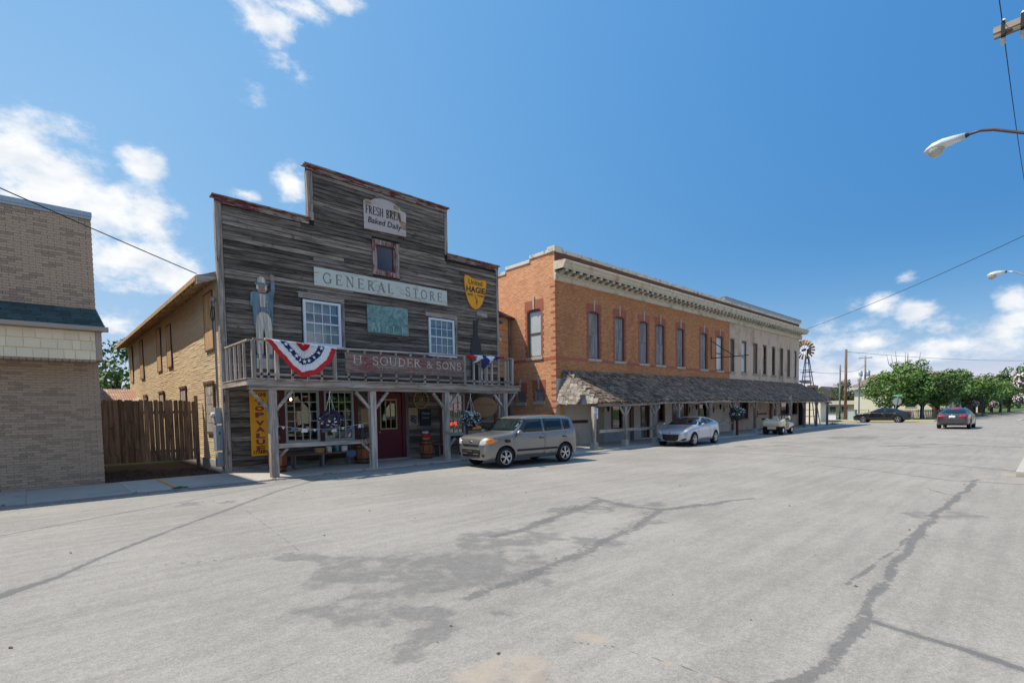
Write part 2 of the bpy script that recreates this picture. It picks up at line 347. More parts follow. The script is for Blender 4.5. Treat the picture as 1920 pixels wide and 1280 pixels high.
plain('cornice_rust', (.66, .57, .43), .75, .15, .05, 4, .2, dirt=(.4, .2, .08), dirt_amt=.8, dsc=2)
plain('bracket_paint', (.6, .55, .46), .8, .2, .12, 5, .2, dirt=(.1, .09, .07), dirt_amt=.7)
plain('parapet_metal', (.38, .4, .4), .45, .06, .03, 2, metal=.25)
plain('red_brick_trim', (.4, .13, .08), .85, .25, .1, 14, .3)
plain('maroon_frame', (.13, .07, .075), .6, .12, .05)
plain('brown_frame', (.16, .09, .06), .6, .15, .05)
plain('tan_plaster', (.42, .35, .29), .85, .14, .04, 3, .3, dirt=(.3, .22, .16), dirt_amt=.7, dsc=.9)
plain('cream_house', (.78, .73, .58), .7, .05, .02, 2)
plain('house_trim', (.75, .74, .7), .6, .05, .02)
plain('roof_brown', (.2, .155, .125), .9, .18, .05, 9)
plain('roof_dark', (.09, .085, .085), .9, .18, .05, 9)
plain('roof_pale', (.55, .52, .47), .8, .12, .05, 2)
plain('gutter_taupe', (.4, .31, .25), .5, .08, .04)
plain('cream_siding', (.84, .69, .48), .7, .06, .06, 5)
plain('green_shingle', (.06, .085, .078), .9, .25, .3, 30, .4)
plain('flashing', (.36, .43, .48), .4, .06, .02, 3, metal=.2)
plain('rust_roof', (.32, .17, .11), .75, .5, .1, 3, dirt=(.5, .48, .45), dirt_amt=.9, dsc=1.6)
t = MT('taupe_brick'); p = t.pos(False); n = t.noise(p, 40, 4, .6); oi = t.n('ShaderNodeObjectInfo')
c = t.mix(t.ramp(oi.outputs['Random'], .3, 1.0), (.5, .355, .25), (.36, .255, .18)); c = t.val(c, t.math('ADD', t.math('MULTIPLY', n, .4), .8)); t.bump(n, .3); t.fin(c, .9, 0, .2)
brickmat('taupe_mass', (.3, .235, .185), (.21, .16, .125), (.33, .27, .22), .25, .0656, .006, 'x', .2, .2)
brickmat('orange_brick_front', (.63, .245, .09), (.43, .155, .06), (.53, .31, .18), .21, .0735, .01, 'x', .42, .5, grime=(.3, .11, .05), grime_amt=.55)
brickmat('orange_brick_side', (.76, .34, .15), (.54, .21, .09), (.68, .44, .29), .21, .0735, .012, 'y', .4, .5, grime=(.4, .19, .1), grime_amt=.35)  # same brick as the front, made paler: sunlight put into the colour
brickmat('dark_brick_front', (.2, .085, .05), (.14, .06, .04), (.2, .13, .1), .21, .0735, .01, 'x', .3, .5)
brickmat('cream_brick', (.82, .71, .6), (.76, .66, .56), (.6, .51, .43), .21, .075, .008, 'x', .1, .5, grime=(.26, .2, .16), grime_amt=.45)
brickmat('tan_brick', (.74, .55, .41), (.7, .52, .39), (.6, .45, .34), .21, .075, .006, 'x', .12, .3, grime=(.26, .19, .14), grime_amt=.75)
brickmat('tan_siding', (.88, .7, .45), (.8, .62, .39), (.5, .37, .22), .2, .0725, .012, 'y', .16, .5, grime=(.5, .35, .2), grime_amt=.4)
brickmat('taupe_side', (.33, .25, .19), (.26, .2, .15), (.38, .3, .24), .25, .0656, .008, 'y', .2, .3)
glassmat('window_glass', (.8, .82, .82), .06)
glassmat('shop_glass', (.6, .62, .62), .07)
plain('dark_pane', (.02, .035, .055), .08, .1, 0, spec=.6)
plain('pale_pane', (.52, .58, .6), .25, .08, .03, 2, spec=.6)
plain('leaf_green', (.095, .18, .035), .6, .35, .12, 3)
plain('leaf_dark', (.05, .1, .025), .65, .35, .12, 3)
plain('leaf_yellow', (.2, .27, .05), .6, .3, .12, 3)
plain('bark', (.07, .052, .04), .95, .3, .1, 12, .6)
plain('grass', (.07, .1, .03), .95, .4, .1, 8)
plain('lawn', (.09, .13, .04), .95, .3, .05, 1.5)

# ------------------------------------------------------------------ road with its cracks, patches and sealed seams
t = MT('old_asphalt'); p = t.pos(False, (1, 1, 1), False)
big = t.noise(p, .35, 5, .6); st = t.noise(t.pos(False, (.5, 5, 1), False, seed=2), 1, 5, .6); fine = t.noise(p, 75, 3, .7); mid = t.noise(p, 7, 5, .65)
f = t.math('ADD', t.math('ADD', t.math('MULTIPLY', big, .4), t.math('MULTIPLY', st, .3)), t.math('MULTIPLY', mid, .3))
c = t.mix(t.ramp(f, .36, .64), (.25, .234, .209), (.35, .327, .293))
vor = t.n('ShaderNodeTexVoronoi'); vor.inputs['Scale'].default_value = 55; t.t.links.new(p, vor.inputs['Vector'])
grit = t.noise(p, 28, 3, .75)
c = t.val(c, t.math('ADD', t.math('ADD', t.math('MULTIPLY', fine, 1.2), t.math('MULTIPLY', grit, .7)), .05))
c = t.mix(t.math('MULTIPLY', t.ramp(vor.outputs[0], .22, .05), .35), c, (.5, .49, .47))
at = t.n('ShaderNodeAttribute', attribute_name='tar'); ant = t.n('ShaderNodeAttribute', attribute_name='soil'); alf = t.n('ShaderNodeAttribute', attribute_name='fade')
tn = t.noise(p, 16, 6, .72); tn2 = t.noise(p, 3.1, 5, .7); tk = t.ramp(t.math('ADD', t.math('ADD', at.outputs['Fac'], t.math('MULTIPLY', t.math('SUBTRACT', tn, .5), 2.2)), t.math('MULTIPLY', t.math('SUBTRACT', tn2, .5), 1.8)), .0, .35)
c = t.mix(t.math('MULTIPLY', tk, .68), c, t.val((.125, .124, .122), t.math('ADD', t.math('MULTIPLY', fine, .8), .6)))
tn3 = t.noise(p, 5, 9, .78, .4); lk = t.ramp(t.math('ADD', alf.outputs['Fac'], t.math('MULTIPLY', t.math('SUBTRACT', tn3, .5), 2.1)), .26, .8)
c = t.mix(t.math('MULTIPLY', lk, t.math('ADD', t.math('MULTIPLY', tn, .8), .2)), c, t.val((.14, .139, .136), t.math('ADD', t.math('MULTIPLY', fine, .9), .55)))
sk = t.ramp(t.math('ADD', ant.outputs['Fac'], t.math('MULTIPLY', t.math('SUBTRACT', tn, .5), .9)), .35, .75)
c = t.mix(t.math('MULTIPLY', sk, .6), c, (.4, .33, .26))
hh = t.math('SUBTRACT', fine, t.math('MULTIPLY', tk, .5)); t.bump(hh, .55, .006); t.fin(c, .9, 0, .25)
TAR = [  # polyline, half width, strength
 ([(3.47, 1.13), (3.73, 1.08), (4.06, 1.04), (4.56, 1.03), (5.11, 1.06), (5.75, 1.13), (6.88, 1.16), (7.73, 1.2), (9.22, 1.25), (10.75, 1.26), (12.45, 1.24), (13.73, 1.2), (16.02, 1.2)], .085, .88),
 ([(5.83, 1.37), (6.72, 1.33), (7.98, 1.3), (9.42, 1.28)], .05, .7), ([(13.7, 1.79), (13.24, 1.56), (12.81, 1.27)], .06, .7),
 ([(3.3, 1.2), (3.5, 1.12), (3.7, 1.08)], .1, .8), ([(9.3, 1.26), (10.2, 1.27), (11.2, 1.25)], .13, .6), ([(5.6, 1.1), (6.1, 1.15)], .1, .6),
 ([(4.96, 0.97), (4.9, 0.69), (4.84, 0.43), (4.78, 0.23), (4.72, 0.05), (4.6, -.8)], .035, 1.7),
 ([(19.65, 10.57), (19.83, 8.03), (20.14, 4.62), (19.17, 1.8), (18.43, 0.5)], .06, 1.4), ([(17.15, 4.68), (16.52, 3.29), (15.43, 1.63), (15.55, 0.41)], .05, 1.2),
 ([(28.82, 5.35), (29.1, 3.47), (28.38, 1.01)], .12, 1.3), ([(21.5, 11.2), (23, 9.5), (26, 8.2), (29.5, 7.4)], .07, .55),
 ([(10.13, 4.0), (9.02, 4.32), (7.99, 4.71), (6.47, 4.26), (5.36, 4.1), (4.7, 3.92)], .17, .62), ([(8.19, 6.32), (7.93, 5.56), (7.99, 4.71)], .18, .6),
 ([(8.02, 6.06), (6.62, 5.75), (5.58, 5.5), (4.73, 5.42)], .24, .6), ([(5.36, 4.1), (4.28, 3.89), (3.57, 3.84), (2.97, 3.8)], .17, .55),
 ([(-3.5, 3.5), (-0.33, 7.21), (-0.09, 7.46), (0.08, 7.61), (0.61, 8.42), (1.58, 9.6), (2.79, 10.96), (4.11, 12.49), (5.68, 13.82)], .03, 1.75),
 ([(0.14, 7.54), (0.69, 7.52), (1.54, 7.09), (2.4, 6.7)], .014, 1.2), ([(-2, 6.9), (-.4, 7.3), (.02, 7.6)], .12, .7),
 ([(2.67, 2.88), (2.92, 2.55), (3.11, 2.24), (3.17, 1.83), (3.21, 1.54), (3.22, 1.33)], .012, 1.2), ([(2.85, 10.49), (2.6, 7.97), (2.45, 6.65)], .014, 1.1)]
BLOT = [(2.61, 6.12, .4), (2.63, 5.07, .42), (2.60, 4.50, .45), (2.43, 3.81, .45), (2.37, 3.32, .28), (2.04, 3.14, .2), (3.76, 4.60, .45), (4.99, 4.92, .4), (2.16, 12.12, .5),
        (2.41, 2.30, .14), (10.49, 1.23, .4), (3.1, 4.2, .4), (3.3, 5.1, .3), (24, 9, 1.2), (33, 7, 2), (27, 4, 1.2), (3.5, 4.9, .6), (3.0, 4.6, .6), (2.7, 5.6, .5), (4.4, 5.2, .45), (3.6, 4.0, .4), (2.3, 3.5, .4), (6, 5.6, .5), (7.2, 5.7, .45), (5.0, 5.2, .5), (4.2, 4.4, .5), (5.4, 4.3, .4), (6.6, 4.4, .35), (8.0, 5.4, .4), (2.0, 4.3, .4), (8.6, 4.5, .3)]
SOIL = [(2.98, 2.34, .2), (2.36, 2.42, .25), (5.03, 1.06, .05), (17.5, .75, .45), (16.4, 1.0, .5), (2.2, 2.7, .3), (3.17, 1.83, .05), (3.2, 1.5, .05)]
def ax(*segs):
    out = []
    for a, b, s in segs: out += list(np.arange(a, b - 1e-6, s))
    return np.array(out + [segs[-1][1]])
gx = ax((-60, -3.5, 7), (-3.5, 1, .08), (1, 8.5, .03), (8.5, 18, .06), (18, 31, .13), (31, 53, 2), (53, 66, 2), (66, 67, 1))
gy = ax((-80, -14, 20), (-14, -1, 1.5), (-1, .6, .05), (.6, 2, .03), (2, 7, .04), (7, 9.2, .08), (9.2, 14.75, .12), (14.75, 120, 20))
XX, YY = np.meshgrid(gx, gy, indexing='ij'); nx, ny = XX.shape
tar = np.zeros_like(XX); soil = np.zeros_like(XX); fade = np.zeros_like(XX)
wob = .05 * np.sin(XX * 5.1 + 2 * np.sin(YY * 2.3)) + .04 * np.sin(YY * 7.7 + XX * 3)
r3 = random.Random(5); STR = []
for poly, w, s in TAR:      # loose strands of sealed crack beside the wider seams
    if w < .06 or len(poly) < 4: continue
    for k in range(3):
        pl = []
        for (x0, y0), (x1, y1) in zip(poly[:-1], poly[1:]):
            L = math.hypot(x1 - x0, y1 - y0); m = max(1, int(L / .22))
            for j in range(m): pl.append((x0 + (x1 - x0) * j / m + r3.gauss(0, w * .55), y0 + (y1 - y0) * j / m + r3.gauss(0, w * .55)))
        c0 = r3.randrange(0, max(1, len(pl) // 2)); STR.append((pl[c0:c0 + max(4, int(len(pl) * r3.uniform(.4, .9)))], .014, 1.0))
tar[:] = -2
for poly, w, s in TAR + STR:
    px = [p[0] for p in poly]; py = [p[1] for p in poly]; i0, i1 = np.searchsorted(gx, (min(px) - 1, max(px) + 1)); j0, j1 = np.searchsorted(gy, (min(py) - 1, max(py) + 1)); sl_ = np.s_[i0:i1, j0:j1]
    Xs, Ys, Wb = XX[sl_], YY[sl_], wob[sl_]; d = np.full_like(Xs, 9.)
    if d.size == 0: continue
    for (x0, y0), (x1, y1) in zip(poly[:-1], poly[1:]):
        L = (x1 - x0) ** 2 + (y1 - y0) ** 2 + 1e-9; tt = np.clip(((Xs - x0) * (x1 - x0) + (Ys - y0) * (y1 - y0)) / L, 0, 1)
        wv = min(.5, w * 5); d = np.minimum(d, np.hypot(Xs - x0 - tt * (x1 - x0) + Wb * wv, Ys - y0 - tt * (y1 - y0) + Wb * wv))
    ww = w * .8; q = np.clip(1 - d / ww, -2, 1) - (1 - s) * .9
    tar[sl_] = np.maximum(tar[sl_], q); fade[sl_] = np.maximum(fade[sl_], (.62 if w > .1 else .5) * s * np.clip(1 - d / (w * (4.2 if w > .15 else 2.6) + .05), 0, 1) * (w > .02))
wb2 = .22 * np.sin(XX * 3.3 + 1.7 * np.sin(YY * 2.9)) + .16 * np.sin(YY * 5.3 + XX * 1.9) + .1 * np.sin(XX * 9.1 - YY * 6.7) + .07 * np.sin(XX * 17 + YY * 13)
for x, y, r in BLOT: fade = np.maximum(fade, .8 * np.clip(1.3 - np.hypot((XX - x + wb2 * r * 2.4) * .85, (YY - y - wb2 * r * 2) ) / r, 0, 1))
for x, y, r in SOIL: soil = np.maximum(soil, np.clip(1.3 - np.hypot(XX - x + wb2 * r * 2.5, YY - y + wb2 * r * 2) / r, 0, 1) * .8)
fade = np.maximum(fade, np.where(XX < 15.6, .5 * np.clip(1 - np.abs(YY - 14.55) / .35, 0, 1), .45 * np.clip(1 - np.abs(YY - 13.0) / .4, 0, 1)) * (.7 + .6 * np.sin(XX * 2.1) * np.sin(XX * .7)))   # gutter grime
for y0 in (3.2, 5.0, 8.6, 10.4): fade = np.maximum(fade, .2 * np.clip(1 - np.abs(YY - y0 + .2 * np.sin(XX * .3)) / .45, 0, 1))          # wheel tracks
cx = (gx[:-1] + gx[1:]) / 2; cy = (gy[:-1] + gy[1:]) / 2
CX, CY = np.meshgrid(cx, cy, indexing='ij')
keep = ((CX < 53) & (CY > .6) & (CY < 14.75)) | ((CX < 17.0) & (CY < .61) & (CY > -14)) | ((CX > 53) & (CX < 66)) | ((CX > 66) & (CX < 66))
I, J = np.nonzero(keep); a = I * ny + J; quads = np.stack([a, a + ny, a + ny + 1, a + 1], 1)
used, inv = np.unique(quads, return_inverse=True); quads = inv.reshape(-1, 4)
me = bpy.data.meshes.new('road'); nv, nf = len(used), len(quads)
me.vertices.add(nv); me.loops.add(nf * 4); me.polygons.add(nf)
co = np.zeros((nv, 3), np.float32); co[:, 0] = XX.ravel()[used]; co[:, 1] = YY.ravel()[used]
me.vertices.foreach_set('co', co.ravel()); me.loops.foreach_set('vertex_index', quads.ravel().astype(np.int32))
me.polygons.foreach_set('loop_start', np.arange(nf, dtype=np.int32) * 4); me.update(calc_edges=True)
for nm, arr in (('tar', tar), ('soil', soil), ('fade', fade)):
    me.attributes.new(nm, 'FLOAT', 'POINT').data.foreach_set('value', arr.ravel()[used].astype(np.float32))
me.materials.append(MATS['old_asphalt'])
road = bpy.data.objects.new('road', me); tag(_link(road), 'pale worn asphalt street crossed by dark tar-sealed cracks', kind='structure')

# ------------------------------------------------------------------ ground, pavements, kerbs
def sheet(name, m, x0, x1, y0, y1, z0, z1, label, bevel=0):
    return box(name, m, None, x0, x1, y0, y1, z0, z1, kind='structure', label=label, bevel=bevel)
MB().quad((-2500, -2500, -.06), (2500, -2500, -.06), (2500, 2500, -.06), (-2500, 2500, -.06)).build('ground', 'lawn', kind='structure', label='flat open ground reaching to the horizon')
pave = []
def slabs(name, m, xs, y0, y1, z, label):
    """pavement: a bed with separate concrete slabs let into it"""
    bed = box(name, 'concrete', None, xs[0], xs[-1], y0 + .02, y1, -.3, z - .012, kind='structure', label=label)
    for a, b in zip(xs[:-1], xs[1:]): MB().box(a + .006, b - .006, y0, y1, -.29, z + rnd.uniform(-.004, .004)).build('paving_slab', m, bed, bevel=.008)
    return bed
slabs('pavement_beside_brick_building', 'concrete', [-16, -12, -9, -6, -4, -2, -.2, 1.6, 3.3, 4.35], 14.72, 17.52, .03, 'grey concrete pavement before the taupe brick building and the fence gap')
slabs('pavement_under_porch', 'concrete_pale', [4.36, 6.2, 8.1, 9.9, 11.7, 13.5, 15.6], 14.68, 17.42, .035, 'pale concrete slab under the timber shop porch')
xs = [15.62]
while xs[-1] < 53: xs.append(xs[-1] + 1.85)
slabs('pavement_under_awning', 'concrete_pale', xs, 13.1, 16.35, .045, 'concrete pavement under the shingled awning')
for x0, x1, y in ((-16, 15.6, 14.655), (15.62, 53, 13.07)):
    n = int((x1 - x0) / 3); st_ = (x1 - x0) / n
    kb = MB()
    for i in range(n): kb.box(x0 + i * st_ + .005, x0 + (i + 1) * st_ - .005, y - .06, y + (.018 if y < 14 else .02), -.2, .028)
    kb.build('kerb', 'kerb_red' if y > 14 else 'concrete', kind='structure', label='worn low kerb edging the pavement')
sheet('earth_bed', 'mulch', 1.34, 4.3, 17.52, 24, -.3, .0, 'dark mulch bed behind the pavement at the fence')
sheet('yard', 'lawn', -14, 4.3, 24, 60, -.3, -.01, 'grass yard behind the board fence')
sheet('gravel_gap', 'concrete', 15.6, 18.2, 16.35, 24, -.3, .02, 'concrete strip between shop and brick building')
sheet('far_pavement', 'concrete_pale', 66, 69.5, 8.3, 90, -.3, .1, 'pale pavement across the side street')
MB().prism([(69.5, 8.2), (230, .5), (230, 160), (69.5, 160)], -.3, .06, 'xy').build('far_lawn', 'lawn', kind='structure', label='lawn beyond the side street')
MB().quad((66, 2.4, 0), (66, 8.3, 0), (230, .6, 0), (230, -5.2, 0)).build('far_road', 'old_asphalt', kind='structure', label='street running on beyond the junction')
sheet('far_kerb', 'kerb_yellow', 65.75, 66, 8.2, 90, -.3, .13, 'yellow painted kerb across the side street')
sheet('corner_kerb', 'concrete_pale', 58.5, 66, 8.0, 8.3, -.3, .12, 'kerb')
MB().prism([(66, 2.2), (66, -60), (230, -60), (230, -5.5)], -.3, .12, 'xy').build('verge', 'lawn', kind='structure', label='grass corner verge with pale kerb across the junction')
sheet('verge_kerb', 'concrete_pale', 65.6, 66, -30, 2.4, -.3, .14, 'pale kerb round the grass corner')
MB().prism([(66, 2.2), (66, 2.4), (230, -5.2), (230, -5.4)], -.3, .14, 'xy').build('verge_kerb', 'concrete_pale', kind='structure', label='pale kerb along the grass verge')
sheet('near_pavement', 'concrete_pale', 17.2, 52, -6, .42, -.3, .1, 'pavement on the near side of the street')
sheet('near_kerb', 'concrete_pale', 17.1, 52.1, .4, .6, -.3, .12, 'kerb on the near side of the street')
bpy.data.objects.remove(bpy.data.objects['corner_kerb'])
# grass tufts and yellow survey line on the pavement
def tuft(x, y, z, n, r, h, label, m='grass', b=None):
    keep_ = b is not None; b = b or MB()
    for i in range(n):
        a = rnd.uniform(0, 6.28); q = r * math.sqrt(rnd.random()); px, py = x + q * math.cos(a) * 1.7, y + q * math.sin(a) * .6
        hh = h * rnd.uniform(.5, 1.1); w = .007; dx, dy = rnd.uniform(-.05, .05), rnd.uniform(-.05, .05); c, s = math.cos(a), math.sin(a)
        b.quad((px - w * s, py + w * c, z), (px + w * s, py - w * c, z), (px + dx, py + dy, z + hh))
    if not keep_: b.build('weeds', m, kind='stuff', label=label)
tuft(2.55, 14.72, .02, 160, .11, .07, 'tuft of weeds at the pavement edge below the yellow line')
tuft(17.6, 13.35, .05, 150, .22, .09, 'weeds round the concrete foot of the first awning post', 'leaf_yellow')
tuft(53.5, 13.9, .02, 260, .7, .3, 'weeds growing at the far corner of the awning pavement', 'leaf_dark')
tuft(2.0, 20.6, 0, 200, .5, .12, 'weeds under the board fence')
MB().quad((2.42, 17.35, .041), (2.5, 17.35, .041), (2.52, 14.75, .041), (2.46, 14.75, .041)).build('survey_line', 'yellow_sign', kind='structure', label='thin yellow paint line across the pavement')
# ------------------------------------------------------------------ lettering
GL = {}
def _serif(x, y, w=.26): return ('l', x - w / 2, y, x + w / 2, y, .06)
T_, t_ = .13, .055
GL['A'] = (.8, [('l', .06, 0, .4, 1, t_), ('l', .4, 1, .74, 0, T_), ('l', .2, .34, .6, .34, t_), _serif(.06, .02), _serif(.74, .02, .3)])
GL['B'] = (.74, [('l', .15, 0, .15, 1, T_), ('a', .15, .755, .4, .225, -90, 90, .1), ('a', .15, .265, .48, .245, -90, 90, .1), _serif(.1, .97, .2), _serif(.1, .03, .2)])
GL['C'] = (.84, [('a', .44, .5, .37, .48, 42, 318, .1), ('l', .73, .62, .73, .92, t_)])
GL['D'] = (.86, [('l', .15, 0, .15, 1, T_), ('a', .15, .5, .6, .47, -90, 90, .1), _serif(.1, .97, .2), _serif(.1, .03, .2)])
GL['E'] = (.72, [('l', .15, 0, .15, 1, T_), ('l', .05, .97, .62, .97, t_), ('l', .15, .51, .5, .51, t_), ('l', .05, .03, .66, .03, t_), ('l', .61, .8, .61, 1, t_), ('l', .65, 0, .65, .2, t_), ('l', .49, .42, .49, .6, t_)])
GL['F'] = (.68, [('l', .15, 0, .15, 1, T_), ('l', .05, .97, .62, .97, t_), ('l', .15, .51, .5, .51, t_), ('l', .61, .8, .61, 1, t_), ('l', .49, .42, .49, .6, t_), _serif(.15, .03, .3)])
GL['G'] = (.9, [('a', .44, .5, .37, .48, 42, 318, .1), ('l', .73, .66, .73, .92, t_), ('l', .74, .08, .74, .42, .11), _serif(.74, .42, .28)])
GL['H'] = (.88, [('l', .15, 0, .15, 1, T_), ('l', .7, 0, .7, 1, T_), ('l', .15, .5, .7, .5, t_), _serif(.15, .97), _serif(.15, .03), _serif(.7, .97), _serif(.7, .03)])
GL['I'] = (.36, [('l', .17, 0, .17, 1, T_), _serif(.17, .97), _serif(.17, .03)])
GL['K'] = (.82, [('l', .15, 0, .15, 1, T_), ('l', .17, .4, .62, .98, t_), ('l', .3, .55, .7, .02, T_), _serif(.15, .97), _serif(.15, .03), _serif(.62, .97, .2), _serif(.7, .03, .22)])
GL['L'] = (.68, [('l', .15, 0, .15, 1, T_), ('l', .05, .03, .6, .03, t_), ('l', .6, 0, .6, .22, t_), _serif(.15, .97)])
GL['M'] = (1.04, [('l', .12, 0, .15, 1, t_), ('l', .15, 1, .5, .08, T_), ('l', .5, .08, .86, 1, t_), ('l', .86, 1, .88, 0, T_), _serif(.12, .03), _serif(.88, .03), _serif(.1, .97, .2), _serif(.9, .97, .2)])
GL['N'] = (.88, [('l', .13, 0, .13, 1, t_), ('l', .13, 1, .72, .02, T_), ('l', .72, .0, .72, 1, t_), _serif(.13, .03), _serif(.08, .97, .2), _serif(.72, .97)])
GL['O'] = (.9, [('a', .44, .5, .37, .47, 0, 360, .1)])
GL['R'] = (.8, [('l', .15, 0, .15, 1, T_), ('a', .15, .745, .42, .225, -90, 90, .1), ('l', .36, .5, .7, .02, T_), _serif(.1, .97, .2), _serif(.15, .03), _serif(.72, .03, .18)])
GL['S'] = (.68, [('a', .34, .745, .24, .225, 35, 270, .1), ('a', .34, .265, .26, .245, 90, -150, .1), ('l', .56, .76, .56, .97, t_), ('l', .09, .05, .09, .26, t_)])
GL['T'] = (.76, [('l', .38, 0, .38, 1, T_), ('l', .06, .97, .7, .97, t_), ('l', .07, .78, .07, 1, t_), ('l', .69, .78, .69, 1, t_), _serif(.38, .03, .3)])
GL['U'] = (.86, [('l', .14, .35, .14, 1, T_), ('l', .7, .35, .7, 1, t_), ('a', .42, .35, .28, .32, 180, 360, .09), _serif(.14, .97), _serif(.7, .97)])
GL['&'] = (.95, [('a', .36, .78, .16, .18, 0, 360, .075), ('l', .24, .66, .8, .02, .12), ('a', .34, .27, .25, .24, 60, 330, .085), ('l', .55, .14, .78, .5, t_), _serif(.8, .5, .24), _serif(.82, .03, .2)])
GL['.'] = (.3, [('l', .12, .0, .12, .12, .13)])
GL[' '] = (.5, [])
def serif(name, m, parent, s, x0, x1, z0, z1, y, weight=1.0, droop=0.0, gap=.1):
    """roman lettering cut as thin raised strokes, fitted into a rectangle on a wall facing -y"""
    wid = sum(GL[c][0] + gap for c in s) - gap; k = (x1 - x0) / wid; h = z1 - z0; b = MB(); x = x0
    for ch in s:
        if h > .2 and b.f: b.build('letter', m, parent); b = MB()
        w, st = GL[ch]; zb = z0 + droop * (x - x0)
        for q in st:
            if q[0] == 'l': pts = [(q[1], q[2]), (q[3], q[4])]; th = q[5]
            else:
                _, cx, cy, rx, ry, d0, d1, th = q; n = max(6, int(abs(d1 - d0) / 18))
                pts = [(cx + rx * math.cos(math.radians(d0 + (d1 - d0) * i / n)), cy + ry * math.sin(math.radians(d0 + (d1 - d0) * i / n))) for i in range(n + 1)]
            P = [Vector((x + p[0] * k, zb + p[1] * h)) for p in pts]; hw = th * weight * min(k, h) / 2
            L, Rr = [], []
            for i, p in enumerate(P):
                d = (P[min(i + 1, len(P) - 1)] - P[max(i - 1, 0)]).normalized(); nrm = Vector((-d.y, d.x)) * hw; L.append(p + nrm); Rr.append(p - nrm)
            for i in range(len(P) - 1): b.prism([L[i], L[i + 1], Rr[i + 1], Rr[i]], y, y - .005 - .0004 * (len(b.f) % 5), 'xz')
        x += (w + gap) * k
    if b.f: return b.build('letter' if h > .2 else name, m, parent, kind=None if h > .2 else 'stuff')
def sans(name, m, parent, s, x0, x1, z0, z1, y, bold=0.0, shear=0.0, ext=.004, axis='y-', depth=None):
    cu = bpy.data.curves.new('lettering', 'FONT'); cu.body = s; cu.offset = bold; cu.shear = shear; cu.extrude = .01; cu.resolution_u = 3
    o = bpy.data.objects.new('lettering_tmp', cu); COL.objects.link(o)
    me = bpy.data.meshes.new_from_object(o.evaluated_get(bpy.context.evaluated_depsgraph_get())); bpy.data.objects.remove(o)
    v = np.array([tuple(q.co) for q in me.vertices]); lo, hi = v.min(0), v.max(0); ft = (v - lo) / np.maximum(hi - lo, 1e-6)
    for q, p in zip(me.vertices, ft):
        a = x0 + p[0] * (x1 - x0); c = z0 + p[1] * (z1 - z0); d = p[2] * ext
        q.co = (a, y - d, c) if axis == 'y-' else (y - d, -a, c)
    me.materials.clear(); me.materials.append(mat(m)); me.update()
    o = bpy.data.objects.new(name, me)
    if len(s) > 1: o['kind'] = 'stuff'
    return _link(o, parent)

# ------------------------------------------------------------------ generic building pieces
def cells(x0, x1, z0, z1, holes):
    """rectangles that fill x0..x1, z0..z1 except the holes (hx0,hx1,hz0,hz1)"""
    zs = sorted({z0, z1, *[min(max(h[i], z0), z1) for h in holes for i in (2, 3)]}); out = []
    for a, b in zip(zs[:-1], zs[1:]):
        if b - a < 1e-5: continue
        zc = (a + b) / 2; cut = sorted((max(h[0], x0), min(h[1], x1)) for h in holes if h[2] < zc < h[3] and h[1] > x0 and h[0] < x1); x = x0
        for p, q in cut:
            if p > x + 1e-5: out.append((x, p, a, b))
            x = max(x, q)
        if x < x1 - 1e-5: out.append((x, x1, a, b))
    return out
def wall_x(mb, x0, x1, y0, y1, z0, z1, holes=()):   # wall along x
    for a, b, c, d in cells(x0, x1, z0, z1, holes): mb.box(a, b, y0, y1, c, d)
    return mb
def wall_y(mb, x0, x1, y0, y1, z0, z1, holes=()):   # wall along y
    for a, b, c, d in cells(y0, y1, z0, z1, holes): mb.box(x0, x1, a, b, c, d)
    return mb
PANE = {}
def pane_mesh(m):
    if m not in PANE: PANE[m] = MB().box(0, 1, -.5, .5, 0, 1).mesh('pane', m)
    return PANE[m]
def window(parent, x0, x1, z0, z1, y, cols, rows, fm, fw=.07, mw=.022, gm='window_glass', proud=.05, meet=None, sill=True, mm=None):
    """sash window in a wall facing -y: frame > muntin, panes, sill"""
    f = MB().box(x0, x0 + fw, y - proud, y + .05, z0, z1).box(x1 - fw, x1, y - proud, y + .05, z0, z1).box(x0 + fw, x1 - fw, y - proud + .004, y + .05, z1 - fw, z1).box(x0 + fw, x1 - fw, y - proud + .004, y + .05, z0, z0 + fw)
    w = f.build('window', fm, parent, bevel=.006); a, b, c, d = x0 + fw, x1 - fw, z0 + fw, z1 - fw; mu = MB()
    for i in range(1, cols):
        x = a + (b - a) * i / cols; mu.box(x - mw / 2, x + mw / 2, y - .012, y + .012, c, d)
    for j in range(1, rows):
        z = c + (d - c) * j / rows; h = mw / 2 * (2.2 if meet == j else 1); e = .02 if meet == j else .014
        mu.box(a, b, y - e, y + .01, z - h, z + h)
    if cols * rows > 1: mu.build('muntin', mm or fm, w)
    pw, ph = (b - a) / cols, (d - c) / rows
    for i in range(cols):
        for j in range(rows): inst('pane', pane_mesh(gm), w, (a + i * pw, y + .016, c + j * ph), (rnd.uniform(-.004, .004), 0, rnd.uniform(-.004, .004)), (pw, .004, ph))
    if sill: MB().box(x0 - .05, x1 + .05, y - proud - .04, y, z0 - .06, z0 - .002).build('sill', fm, w)
    return w

